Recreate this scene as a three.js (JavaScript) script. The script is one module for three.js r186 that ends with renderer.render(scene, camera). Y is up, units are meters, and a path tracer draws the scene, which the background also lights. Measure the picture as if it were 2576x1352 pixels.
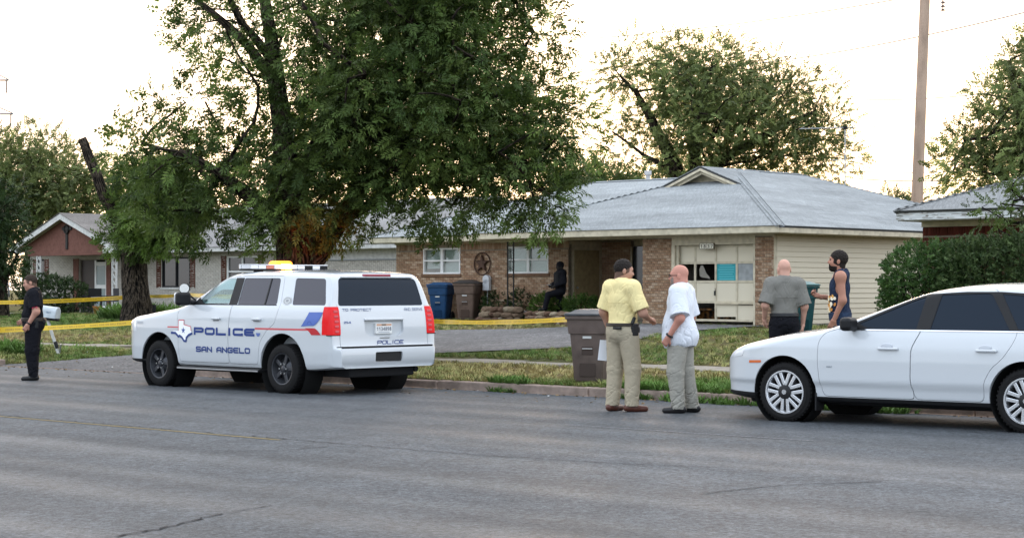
import * as THREE from 'three';
import { RoundedBoxGeometry } from 'three/addons/geometries/RoundedBoxGeometry.js';
import { mergeGeometries, mergeVertices, toCreasedNormals } from 'three/addons/utils/BufferGeometryUtils.js';
import { ImprovedNoise } from 'three/addons/math/ImprovedNoise.js';
import { Brush, Evaluator, ADDITION, SUBTRACTION, INTERSECTION } from 'three-bvh-csg';

// ---------- camera, sky, sun, exposure ----------
const scene = new THREE.Scene();
const EYE = 1.525;                       // metres above the road
const camera = new THREE.PerspectiveCamera(16.02, 1024 / 537, 0.5, 900);
camera.position.set(0, EYE, 0);
camera.setViewOffset(1024, 537, 0, -17.8, 1024, 537);
const renderer = new THREE.WebGLRenderer({ antialias: true });
renderer.toneMapping = THREE.LinearToneMapping;
renderer.toneMappingExposure = 2.7;
renderer.shadowMap.enabled = true;
const AMBER = 60;

const SUN_DIR = new THREE.Vector3(0.10, 0.075, -1).normalize();   // low, behind the trees, beyond the house
{ // evening sky: warm and bright where the sun went down, pale blue overhead and behind
  const w = 512, h = 256, d = new Float32Array(w * h * 4), mix = (a, b, k) => a + (b - a) * k;
  for (let y = 0; y < h; y++) for (let x = 0; x < w; x++) {
    const el = ((y + 0.5) / h - 0.5) * Math.PI, az = ((x + 0.5) / w - 0.5) * 2 * Math.PI;
    const D = new THREE.Vector3(Math.cos(az) * Math.cos(el), Math.sin(el), Math.sin(az) * Math.cos(el));
    const up = Math.max(0, D.y), c = D.dot(SUN_DIR), k = Math.pow(0.5 + 0.5 * c, 3.0), low = Math.exp(-up * 5);
    const cool = [mix(0.67, 0.67, low), mix(0.765, 0.735, low), mix(0.90, 0.80, low)];
    const warm = [mix(1.10, 1.45, low), mix(1.05, 0.98, low), mix(1.02, 0.60, low)];
    const glow = 0.4 * Math.exp(-(1 - c) * 30);
    const i = (y * w + x) * 4;
    d[i] = mix(cool[0], warm[0], k) + glow; d[i + 1] = mix(cool[1], warm[1], k) + glow * 0.5; d[i + 2] = mix(cool[2], warm[2], k) + glow * 0.12; d[i + 3] = 1;
  }
  const t = new THREE.DataTexture(d, w, h, THREE.RGBAFormat, THREE.FloatType);
  t.mapping = THREE.EquirectangularReflectionMapping; t.magFilter = THREE.LinearFilter; t.needsUpdate = true;
  scene.background = t; scene.environment = t;
}
const sun = new THREE.DirectionalLight(0xffd9b0, 0.7);
sun.position.copy(SUN_DIR).multiplyScalar(120); sun.castShadow = true; sun.shadow.radius = 20;
Object.assign(sun.shadow.camera, { left: -70, right: 70, top: 50, bottom: -30, near: 1, far: 320 });
scene.add(sun); scene.add(sun.target);

// ---------- helpers ----------
let seed_ = 12345;
const rnd = () => { seed_ = (seed_ + 0x6d2b79f5) | 0; let t = Math.imul(seed_ ^ (seed_ >>> 15), 1 | seed_); t = (t + Math.imul(t ^ (t >>> 7), 61 | t)) ^ t; return ((t ^ (t >>> 14)) >>> 0) / 4294967296; };
const rr = (a, b) => a + (b - a) * rnd();
const PN = new ImprovedNoise(), noise = (x, y, z = 0.37) => PN.noise(x, y, z);
const fbm = (x, y, z = 0.37, o = 4) => { let s = 0, a = 0.5; for (let i = 0; i < o; i++) { s += a * PN.noise(x, y, z + i * 7.1); x *= 2.03; y *= 2.03; z *= 2.03; a *= 0.5; } return s; };
const V = (x, y, z) => new THREE.Vector3(x, y, z);
const lerp = (a, b, k) => a + (b - a) * k, clamp = (x, a = 0, b = 1) => Math.min(b, Math.max(a, x));
const smooth = (a, b, x) => { const k = clamp((x - a) / (b - a)); return k * k * (3 - 2 * k); };
// street frame: s along the kerb (to the right and nearer), t away from the kerb towards the houses
const TH = 43 * Math.PI / 180, CT = Math.cos(TH), ST = Math.sin(TH), OX = 1.06, OZ = 26.6, TURN = -TH;
const W = (s, t, y = 0) => V(OX + CT * s + ST * t, y, -(OZ - ST * s + CT * t));
const toST = (x, z) => { const a = x - OX, b = -z - OZ; return [a * CT - b * ST, a * ST + b * CT]; };
// survey of the place: a bearing and a slope read in the photograph (of 2575 x 1352) at a known distance or setback
const FL = 4800, CX = 1288, CY = 720;
const at = (px, py, D) => V((px - CX) / FL * D, EYE - (py - CY) / FL * D, -D);
const sAt = (px, t) => { const k = (px - CX) / FL; return (k * (OZ + CT * t) - OX - ST * t) / (CT + ST * k); };
const yAt = (py, s, t) => EYE - (py - CY) / FL * (OZ - ST * s + CT * t);
const elev = (t) => t <= 0 ? 0.13 : t < 4.2 ? lerp(0.13, 0.16, t / 4.2) : t < 19 ? lerp(0.16, 0.5, (t - 4.2) / 14.8) : t < 60 ? lerp(0.5, 0.6, (t - 19) / 41) : 0.6;

const names = {};
function numbered(n) { const k = names[n] = (names[n] ?? -1) + 1; return k ? n + '_' + String(k).padStart(3, '0') : n; }
function setShadow(o) { o.traverse((m) => { if (m.isMesh) { m.castShadow = true; m.receiveShadow = true; } }); return o; }
function thing(name, label, category, pos, turn = 0, group) {
  const o = new THREE.Group(); o.name = numbered(name); o.position.copy(pos); o.rotation.y = turn;
  o.userData = { label, category }; if (group) o.userData.group = group; scene.add(o); return o;
}
function part(name, geo, m, parent, label) { const o = new THREE.Mesh(geo, m); o.name = name; o.castShadow = o.receiveShadow = true; if (label) o.userData.label = label; parent.add(o); return o; }
function struct(name, geo, m, label) { const o = part(numbered(name), geo, m, scene); o.userData.kind = 'structure'; if (label) o.userData.label = label; return o; }
function stuff(name, geo, m, mats, cols, parent = scene, label, category) {   // countless small pieces: one instanced object
  const o = new THREE.InstancedMesh(geo, m, mats.length); o.name = parent === scene ? numbered(name) : name; mats.forEach((x, i) => o.setMatrixAt(i, x));
  if (cols) cols.forEach((c, i) => o.setColorAt(i, c));
  o.castShadow = o.receiveShadow = true; o.userData.kind = 'stuff'; if (label) o.userData.label = label; if (category) o.userData.category = category; parent.add(o); return o;
}
function metric(g, k = 1) {  // uv in metres, by the way each face points
  if (g.index) g = g.toNonIndexed(); if (!g.attributes.normal) g.computeVertexNormals();
  const p = g.attributes.position, uv = new Float32Array(p.count * 2), a = V(), b = V(), c = V(), n = V();
  for (let i = 0; i < p.count; i += 3) {
    a.fromBufferAttribute(p, i); b.fromBufferAttribute(p, i + 1); c.fromBufferAttribute(p, i + 2);
    n.copy(b).sub(a).cross(c.clone().sub(a)); const x = Math.abs(n.x), y = Math.abs(n.y), z = Math.abs(n.z);
    for (let j = 0; j < 3; j++) { const q = [a, b, c][j]; const [u, v] = y >= x && y >= z ? [q.x, q.z] : x >= z ? [q.z, q.y] : [q.x, q.y]; uv[(i + j) * 2] = u * k; uv[(i + j) * 2 + 1] = v * k; }
  }
  g.setAttribute('uv', new THREE.BufferAttribute(uv, 2)); return g;
}
const move = (g, x, y, z) => (g.translate(x, y, z), g);
function bx(x0, x1, y0, y1, z0, z1, r = 0) {
  const g = r ? new RoundedBoxGeometry(x1 - x0, y1 - y0, z1 - z0, 1, r) : new THREE.BoxGeometry(x1 - x0, y1 - y0, z1 - z0);
  g.translate((x0 + x1) / 2, (y0 + y1) / 2, (z0 + z1) / 2); return metric(g);
}
function merge(list) { return mergeGeometries(list.map((g) => { g = g.index ? g.toNonIndexed() : g; for (const k of Object.keys(g.attributes)) if (!['position', 'normal', 'uv', 'color'].includes(k)) g.deleteAttribute(k); if (!g.attributes.normal) g.computeVertexNormals(); if (!g.attributes.uv) g.setAttribute('uv', new THREE.BufferAttribute(new Float32Array(g.attributes.position.count * 2), 2)); return g; })); }
function bar(a, b, r, r2 = r, n = 8) { // round bar between two points
  const d = b.clone().sub(a), g = new THREE.CylinderGeometry(r2, r, d.length(), n); g.translate(0, d.length() / 2, 0);
  g.applyQuaternion(new THREE.Quaternion().setFromUnitVectors(V(0, 1, 0), d.normalize())); g.translate(a.x, a.y, a.z); return g;
}
function tube(pts, r, n = 8, seg = pts.length * 4, closed = false) { return new THREE.TubeGeometry(new THREE.CatmullRomCurve3(pts, closed), seg, r, n, closed); }
function poly(points, i0) { // flat polygon, any plane
  const n = V(), o = points[0]; for (let i = 1; i < points.length - 1; i++) n.add(points[i].clone().sub(o).cross(points[i + 1].clone().sub(o))); n.normalize();
  const e = points[1].clone().sub(o).normalize(), f = n.clone().cross(e), c = points.map((p) => new THREE.Vector2(p.clone().sub(o).dot(e), p.clone().sub(o).dot(f)));
  const tri = THREE.ShapeUtils.triangulateShape(c, []), pos = [], nor = [], uv = [];
  for (const t of tri) for (const k of t) { pos.push(...points[k].toArray()); nor.push(...n.toArray()); uv.push(c[k].x, c[k].y); }
  const g = new THREE.BufferGeometry(); g.setAttribute('position', new THREE.Float32BufferAttribute(pos, 3)); g.setAttribute('normal', new THREE.Float32BufferAttribute(nor, 3)); g.setAttribute('uv', new THREE.Float32BufferAttribute(uv, 2)); return g;
}
// ---------- textures ----------
function dataTex(n, f, srgb) {
  const d = new Uint8Array(n * n * 4);
  for (let y = 0; y < n; y++) for (let x = 0; x < n; x++) { const c = f(x / n, y / n), i = (y * n + x) * 4; for (let k = 0; k < 3; k++) d[i + k] = clamp(Array.isArray(c) ? c[k] : c) * 255; d[i + 3] = 255; }
  const t = new THREE.DataTexture(d, n, n); t.wrapS = t.wrapT = THREE.RepeatWrapping; t.magFilter = THREE.LinearFilter; if (srgb) t.colorSpace = THREE.SRGBColorSpace; t.needsUpdate = true; return t;
}
const tiled = (x, y, f, z = 0.5) => { // seamless noise
  const a = x * f, b = y * f; return lerp(lerp(noise(a, b, z), noise(a - f, b, z), x), lerp(noise(a, b - f, z), noise(a - f, b - f, z), x), y) / Math.sqrt((x * x + (1 - x) ** 2) * (y * y + (1 - y) ** 2)) * 0.85; };
const rep = (t, k, k2 = k) => { const c = t.clone(); c.repeat.set(k, k2); c.needsUpdate = true; return c; };
function canvasTex(w, h, draw) { const c = document.createElement('canvas'); c.width = w; c.height = h; const g = c.getContext('2d'); draw(g, w, h); const t = new THREE.CanvasTexture(c); t.colorSpace = THREE.SRGBColorSpace; t.needsUpdate = true; return t; }
const T = {};
{ const hash = []; for (let i = 0; i < 512 * 512; i++) hash.push(rnd());
  T.grain = dataTex(512, (x, y) => { const h = hash[((y * 512) | 0) * 512 + ((x * 512) | 0)]; return 0.5 + 0.45 * (h - 0.5) + 0.4 * tiled(x, y, 60) + 0.3 * tiled(x, y, 14); });
  T.soft = dataTex(256, (x, y) => 0.5 + 0.5 * tiled(x, y, 6) + 0.3 * tiled(x, y, 17) + 0.2 * tiled(x, y, 40));
  T.mottle = dataTex(256, (x, y) => { const k = 0.86 + 0.14 * (0.5 + tiled(x, y, 9)) + 0.10 * (hash[((y * 256) | 0) * 512 + ((x * 256) | 0)] - 0.5); return [k, k, k]; }, true);
  T.asphalt = dataTex(1024, (x, y) => { const h = hash[(((y * 1024) | 0) % 512) * 512 + (((x * 1024) | 0) * 7 + ((y * 1024) | 0) * 3) % 512];
    const b = 0.70 + 0.10 * tiled(x, y, 7) + 0.07 * tiled(x, y, 30) + 0.24 * tiled(x, y, 70) + 0.34 * tiled(x, y, 190), st = h > 0.9 ? 0.26 : h < 0.14 ? -0.24 : (h - 0.5) * 0.2, k = b + st; return [k, k, k * 1.01]; }, true);
  T.bark = dataTex(256, (x, y) => { const f = Math.abs(tiled(x, y, 10)) ; const q = 0.62 - 1.1 * Math.abs(tiled(x, y * 0.5 + 0.25, 16)) + 0.3 * tiled(x, y, 30); return [q, q * 0.96, q * 0.9]; }, true);
  T.concrete = dataTex(512, (x, y) => { const h = hash[((y * 512) | 0) * 512 + ((x * 512) | 0)], k = 0.80 + 0.12 * tiled(x, y, 5) + 0.10 * tiled(x, y, 22) + 0.10 * (h - 0.5); return [k, k * 0.985, k * 0.96]; }, true);
}
const lin = (r, g, b) => new THREE.Color().setRGB(r, g, b);
function mat(r, g, b, rough = 0.8, o = {}) { return new THREE.MeshPhysicalMaterial({ color: lin(r, g, b), roughness: rough, specularIntensity: rough > 0.6 ? 0.25 : 0.6, ...o }); }
function phys(r, g, b, rough, o = {}) { return new THREE.MeshPhysicalMaterial({ color: lin(r, g, b), roughness: rough, ...o }); }
const M = {
  cream: mat(0.62, 0.55, 0.41, 0.7, { map: T.mottle, bumpMap: T.soft, bumpScale: 0.003 }),
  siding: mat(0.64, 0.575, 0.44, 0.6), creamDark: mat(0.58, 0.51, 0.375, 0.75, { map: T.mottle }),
  white: mat(0.72, 0.72, 0.70, 0.55), whitePaint: mat(0.62, 0.61, 0.58, 0.7, { map: T.mottle, bumpMap: T.soft, bumpScale: 0.004 }),
  mortar: mat(0.42, 0.36, 0.29, 0.95, { map: rep(T.concrete, 1) }), mortarWhite: mat(0.60, 0.57, 0.51, 0.95, { map: rep(T.concrete, 1) }),
  brick: mat(1, 1, 1, 0.9, { map: rep(T.concrete, 3), vertexColors: true, bumpMap: rep(T.grain, 2), bumpScale: 0.003 }),
  shingle: mat(1, 1, 1, 0.95, { map: rep(T.concrete, 2), bumpMap: rep(T.grain, 3), bumpScale: 0.003 }),
  underlay: mat(0.10, 0.10, 0.10, 0.95), soffit: mat(0.62, 0.55, 0.41, 0.8, { map: T.mottle }),
  concrete: mat(0.40, 0.37, 0.33, 0.92, { map: rep(T.concrete, 0.5), bumpMap: rep(T.grain, 0.8), bumpScale: 0.004 }),
  kerb: mat(0.42, 0.335, 0.295, 0.92, { map: rep(T.concrete, 0.7), bumpMap: rep(T.grain, 1), bumpScale: 0.006 }),
  glassDark: phys(0.012, 0.014, 0.016, 0.06, { specularIntensity: 1 }), pane: phys(0.92, 0.96, 0.95, 0.02, { transmission: 1, thickness: 0 }),
  black: mat(0.012, 0.012, 0.013, 0.5), blackRough: mat(0.02, 0.02, 0.021, 0.85), iron: mat(0.018, 0.017, 0.016, 0.5, { metalness: 0.4 }),
  steel: mat(0.35, 0.36, 0.37, 0.35, { metalness: 0.9 }), wood: mat(0.16, 0.10, 0.07, 0.85, { map: rep(T.bark, 1, 1) }),
  room: mat(0.34, 0.31, 0.27, 0.9),
};
// ---------- ground, road, kerb, sidewalk, drives ----------
const ROADW = 15.6;
function strip(s0, s1, ns, ts, yf, uvk = 1, colf) {
  const pos = [], uv = [], uv1 = [], col = [], idx = [];
  for (let i = 0; i <= ns; i++) for (let j = 0; j < ts.length; j++) {
    const s = lerp(s0, s1, i / ns), t = ts[j], p = W(s, t, yf(s, t)); pos.push(p.x, p.y, p.z); uv.push(s * uvk, t * uvk); uv1.push(i / ns, j / (ts.length - 1)); if (colf) col.push(...colf(s, t));
    if (i < ns && j < ts.length - 1) { const a = i * ts.length + j, b = a + ts.length; idx.push(a, b, a + 1, b, b + 1, a + 1); }
  }
  const g = new THREE.BufferGeometry(); g.setAttribute('position', new THREE.Float32BufferAttribute(pos, 3)); g.setAttribute('uv', new THREE.Float32BufferAttribute(uv, 2)); g.setAttribute('uv1', new THREE.Float32BufferAttribute(uv1, 2));
  if (colf) g.setAttribute('color', new THREE.Float32BufferAttribute(col, 3)); g.setIndex(idx); g.computeVertexNormals(); return g;
}
const range = (a, b, n) => Array.from({ length: n + 1 }, (_, i) => lerp(a, b, i / n));
// how dry the lawn is at a place: 0 green, 1 straw and bare earth
function dry(s, t) {
  let d = 0.37 + 1.0 * fbm(s * 0.22, t * 0.35, 3.1) + 0.5 * fbm(s * 1.1, t * 1.4, 9.2);
  d += 0.75 * Math.exp(-(((t - 2.6) / 1.3) ** 2) - (((s + 2.8) / 2.6) ** 2));       // bare patch beside the police car
  d -= 0.55 * Math.exp(-(((t - 1.6) / 1.4) ** 2) - (((s - 2.2) / 2.4) ** 2));
  d += 0.55 * Math.exp(-(((t - 16.2) / 1.2) ** 2) - (((s + 17.6) / 2.2) ** 2)) - 0.45 * Math.exp(-(((t - 16.2) / 1.3) ** 2) - (((s + 13.5) / 2.4) ** 2));
  d += 0.55 * Math.exp(-(((t - 8) / 2.2) ** 2)) * (s < -17 ? 1 : 0) - 0.4 * Math.exp(-(((t - 16) / 4) ** 2)) * (s < -24 ? 1 : 0);
  return clamp(d);
}
M.lawn = mat(1, 1, 1, 0.95, { vertexColors: true, map: rep(T.concrete, 0.9), bumpMap: rep(T.grain, 1.2), bumpScale: 0.03 });
const soil = (s, t) => { const d = dry(s, t), e = clamp(0.5 + fbm(s * 3, t * 3, 5)); return [lerp(0.075, 0.25, d) * lerp(0.8, 1.15, e), lerp(0.12, 0.185, d) * lerp(0.8, 1.15, e), lerp(0.025, 0.095, d) * lerp(0.8, 1.15, e)]; };
const mouth = (s) => smooth(-15.6, -15.0, s) * (1 - smooth(-9.2, -8.7, s)), dip = (s, t) => 0.115 * mouth(s) * (1 - smooth(0.2, 3.5, t));
const lawnTs = [0.155, ...range(0.16, 24, 110), 30, 45, 70, 120, 260, 420];
{ const near = strip(-70, 24, 300, lawnTs, (s, t) => t < 0.158 ? -0.1 : elev(t) - dip(s, t) + 0.02 * noise(s * 0.8, t * 0.8) * smooth(0.2, 1, t) * (1 - mouth(s)) * 0.3, 1, soil);
  const left = strip(-420, -70, 6, lawnTs, (s, t) => t < 0.158 ? -0.1 : elev(t), 1, soil), right = strip(24, 420, 6, lawnTs, (s, t) => t < 0.158 ? -0.1 : elev(t), 1, soil);
  struct('ground', merge([near, left, right].map((g) => { g.deleteAttribute('uv1'); return g; })), M.lawn, 'patchy dry lawn sloping up from the kerb to the houses');
  struct('ground', strip(-420, 420, 20, [-420, -100, -40, -ROADW - 0.16], () => 0.13, 1, soil), M.lawn, 'grass verge on the near side of the street'); }
// asphalt: worn grey, darker along the wheel tracks
const lanes = [-1.7, -2.9, -4.1, -5.6, -6.5, -9.1, -10.4, -11.3, -13.0], laneW = [0.7, 1, 0.45, 1.1, 0.4, 0.9, 0.5, 1.1, 0.7], laneB = [0.2, 0.34, 0.14, 0.38, 0.16, 0.3, 0.15, 0.34, 0.25];
function tarColour(s, t) {
  const w = 0.35 * fbm(s * 0.16, 4.2, 1.7); let k = 1.16 + 0.42 * fbm(s * 0.045, t * 1.7, 2.2) + 0.20 * fbm(s * 0.12, t * 5, 5.5) + 0.10 * fbm(s * 0.8, t * 1.6, 6.1);
  lanes.forEach((l, i) => { k -= 0.36 * laneW[i] * Math.exp(-(((t + w + 0.25 * fbm(s * 0.09, i * 3.3, 4.4) - l) / laneB[i]) ** 2)) * (0.55 + 0.9 * fbm(s * 0.10, l * 3, 8.8) + 0.45 * fbm(s * 2.1, t * 3, 1.2)); });
  if (t > -0.55) k += 0.12 * (0.5 + fbm(s * 1.5, t * 2, 3)); // dust in the gutter
  return [0.110 * k, 0.122 * k, 0.132 * k];
}
M.tar = mat(1, 1, 1, 1.0, { specularIntensity: 0.55, vertexColors: true, map: rep(T.asphalt, 0.33), bumpMap: rep(T.grain, 0.55), bumpScale: 0.012 });
{ const tex = dataTex(512, (x, y) => { const t = lerp(-ROADW, 0, y); let k = 0.74 + 0.12 * tiled(x, y, 5); lanes.forEach((l, i) => { k -= 0.16 * laneW[i] * Math.exp(-(((t - l + 0.45) / (laneB[i] + 0.06)) ** 2)); }); return k + 0.10 * tiled(x, y, 23); }); tex.channel = 1; M.tar.roughnessMap = tex; }
struct('road', strip(-60, 30, 450, range(-ROADW, 0, 130), () => 0, 1, tarColour), M.tar, 'worn grey asphalt street with dark wheel tracks');
struct('road', strip(-420, -60, 4, [-ROADW, 0], () => 0, 1, () => [0.11, 0.122, 0.132]), M.tar, 'far end of the asphalt street');
struct('road', strip(30, 420, 4, [-ROADW, 0], () => 0, 1, () => [0.11, 0.122, 0.132]), M.tar, 'near end of the asphalt street');
function ribbon(pts, w, y, wob = 0.3) { // thin band on the ground through (s,t) points
  const pos = [], idx = [], uv = []; let L = 0;
  for (let i = 0; i < pts.length; i++) { const a = pts[Math.max(0, i - 1)], b = pts[Math.min(pts.length - 1, i + 1)]; let ds = b[0] - a[0], dt = b[1] - a[1], n = Math.hypot(ds, dt) || 1; const k = w * (1 - wob + 2 * wob * rnd()) / 2; if (i) L += Math.hypot(pts[i][0] - pts[i - 1][0], pts[i][1] - pts[i - 1][1]);
    for (const q of [-1, 1]) { const p = W(pts[i][0] - dt / n * k * q, pts[i][1] + ds / n * k * q, typeof y === 'function' ? y(pts[i][1]) : y); pos.push(p.x, p.y, p.z); uv.push(L, q * k); }
    if (i) { const c = (i - 1) * 2; idx.push(c, c + 2, c + 1, c + 2, c + 3, c + 1); } }
  const g = new THREE.BufferGeometry(); g.setAttribute('position', new THREE.Float32BufferAttribute(pos, 3)); g.setAttribute('uv', new THREE.Float32BufferAttribute(uv, 2)); g.setIndex(idx); g.computeVertexNormals(); if (g.attributes.normal.getY(0) < 0) { g.setIndex(idx.reverse()); g.computeVertexNormals(); } return g;
}
{ // painted lines, worn through in places; seams and cracks
  M.yellowPaint = mat(0.33, 0.265, 0.13, 0.85, { map: rep(T.asphalt, 0.5) }); M.whiteLine = mat(0.34, 0.34, 0.34, 0.85, { map: rep(T.asphalt, 0.5) });
  const line = []; for (let s = -40; s < 2.6; s += 0.12) if (noise(s * 1.9, 5.2) + 0.95 > smooth(-6, 3.0, s) * 0.95) line.push(ribbon([[s, -7.86], [s + 0.12, -7.86]], 0.07, 0.004, 0.25));
  for (let s = -40; s < 1.2; s += 0.12) if (noise(s * 1.7, 1.2) + 0.25 > smooth(-9, 2.0, s)) line.push(ribbon([[s, -7.62], [s + 0.12, -7.62]], 0.06, 0.004, 0.25));
  struct('road_marking', merge(line), M.yellowPaint, 'faded yellow centre line of the street');
  const wl = []; for (let s = 3.4; s < 6.6; s += 0.1) if (noise(s * 3, 2.2) > -0.35) wl.push(ribbon([[s, -4.33], [s + 0.1, -4.33]], 0.045, 0.004, 0.2));
  struct('road_marking', merge(wl), M.whiteLine, 'thin worn white line on the asphalt');
  M.crack = mat(0.03, 0.03, 0.032, 0.95);
  const toG = (px, py) => { const p = at(px, py, FL * EYE / (py - CY)); return toST(p.x, p.z); };
  const crack = (pts, w) => { const out = []; for (let i = 0; i < pts.length - 1; i++) { const n = Math.max(2, Math.ceil(Math.hypot(pts[i + 1][0] - pts[i][0], pts[i + 1][1] - pts[i][1]) / 0.07)); for (let k = 0; k < n; k++) { const f = k / n; out.push([lerp(pts[i][0], pts[i + 1][0], f) + rr(-0.02, 0.02), lerp(pts[i][1], pts[i + 1][1], f) + rr(-0.03, 0.03)]); } } return ribbon(out, w, 0.006, 0.7); };
  struct('road_crack', merge([crack([[-30, -7.74], [2.4, -7.74], toG(1010, 1128), toG(1200, 1143), toG(1560, 1165), toG(1800, 1175)], 0.016), crack([toG(270, 1352), toG(400, 1330), toG(560, 1290), toG(700, 1268)], 0.018),
    crack([toG(1770, 1240), toG(1900, 1226), toG(2010, 1217), toG(2240, 1210)], 0.014), crack([toG(560, 1135), toG(720, 1131), toG(830, 1122), toG(990, 1126)], 0.012)]), M.crack, 'dark cracks and the centre seam in the asphalt');
}
// kerb: cast pieces with joints; lowered at the driveway mouth
{ const kerb = new THREE.Group(); kerb.name = 'kerb'; kerb.userData = { kind: 'structure', label: 'low weathered concrete kerb along the lawn' }; kerb.position.copy(W(0, 0)); kerb.rotation.y = TURN; scene.add(kerb);
  for (let s = -60; s < 30; s += 3) { const low = s > -15.5 && s < -9.5, h = low ? 0.012 : 0.122 + 0.012 * noise(s, 2); part('kerb_piece', bx(s + 0.012, s + 2.988, -0.1, h, -0.17, -0.005 + 0.015 * noise(s, 7), 0.025), M.kerb, kerb); }
  const far = struct('kerb', move(bx(-210, 210, -0.1, 0.13, 0, 0.16, 0.03), 0, 0, 0), M.kerb, 'kerb on the near side of the street'); far.position.copy(W(0, -ROADW)); far.rotation.y = TURN; }
// sidewalk slabs
{ const walk = new THREE.Group(); walk.name = 'sidewalk'; walk.userData = { kind: 'structure', label: 'pale concrete sidewalk crossing the lawn' }; walk.position.copy(W(0, 0)); walk.rotation.y = TURN; scene.add(walk);
  for (let s = -60; s < 30; s += 1.5) { const o = part('slab', bx(s + 0.008, s + 1.492, -0.08, 0.012 + 0.008 * noise(s * 0.7, 3), -5.45, -4.3, 0.008), M.concrete, walk); o.position.y = elev(4.6) + 0.012; o.rotation.z = 0.004 * noise(s, 1); } }
// driveway: one grey sheet from the street mouth round to the garage, and the left neighbour's walk
function area(pts, lift, m, name, label) {
  const sh = new THREE.Shape(pts.map((p) => new THREE.Vector2(p[0], p[1]))), g = new THREE.ShapeGeometry(sh, 6); let q = g.toNonIndexed(); // subdivide so that it follows the slope
  let tris = []; const P = q.attributes.position; for (let i = 0; i < P.count; i++) tris.push([P.getX(i), P.getY(i)]);
  for (let r = 0; r < 4; r++) { const out = []; for (let i = 0; i < tris.length; i += 3) { const [a, b, c] = [tris[i], tris[i + 1], tris[i + 2]], m2 = (p, o) => [(p[0] + o[0]) / 2, (p[1] + o[1]) / 2], ab = m2(a, b), bc = m2(b, c), ca = m2(c, a); out.push(a, ab, ca, ab, b, bc, ca, bc, c, ab, bc, ca); } tris = out; }
  const pos = [], uv = [], col = []; for (const [s, t] of tris) { const p = W(s, t, t < 0.16 ? lerp(0.008, 0.04, t / 0.16) : Math.max(elev(t) - dip(s, t), 0.0) + lift * smooth(0.16, 1.5, t) + 0.012); pos.push(p.x, p.y, p.z); uv.push(s, t); const k = 1 + 0.5 * fbm(s * 0.5, t * 0.5, 4.4); col.push(k, k, k); }
  const geo = new THREE.BufferGeometry(); geo.setAttribute('position', new THREE.Float32BufferAttribute(pos, 3)); geo.setAttribute('uv', new THREE.Float32BufferAttribute(uv, 2)); geo.setAttribute('color', new THREE.Float32BufferAttribute(col, 3)); geo.computeVertexNormals();
  return struct(name, geo, m, label);
}
M.drive = mat(0.255, 0.25, 0.245, 0.95, { map: rep(T.asphalt, 0.3), vertexColors: true, bumpMap: rep(T.grain, 0.7), bumpScale: 0.006 });
area([[-15.1, 0.02], [-9.2, 0.02], [-9.3, 4], [-9.3, 6.2], [-8.3, 9], [-9.3, 12.5], [-10.9, 15.8], [-11.2, 20.2], [-14.8, 20.2], [-15.3, 17.8], [-16, 15.6], [-17.8, 14.2], [-15.3, 11], [-13.6, 6], [-14, 4], [-14.6, 2.2]], 0.012, M.drive, 'driveway', 'grey asphalt driveway curving behind the police car to the garage');
area([[-43.5, 5.4], [-41.5, 5.4], [-42.4, 12], [-45, 22], [-46.6, 22], [-44.6, 12]], 0.035, M.concrete, 'garden_path', 'pale concrete path leading to the neighbour porch');
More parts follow.
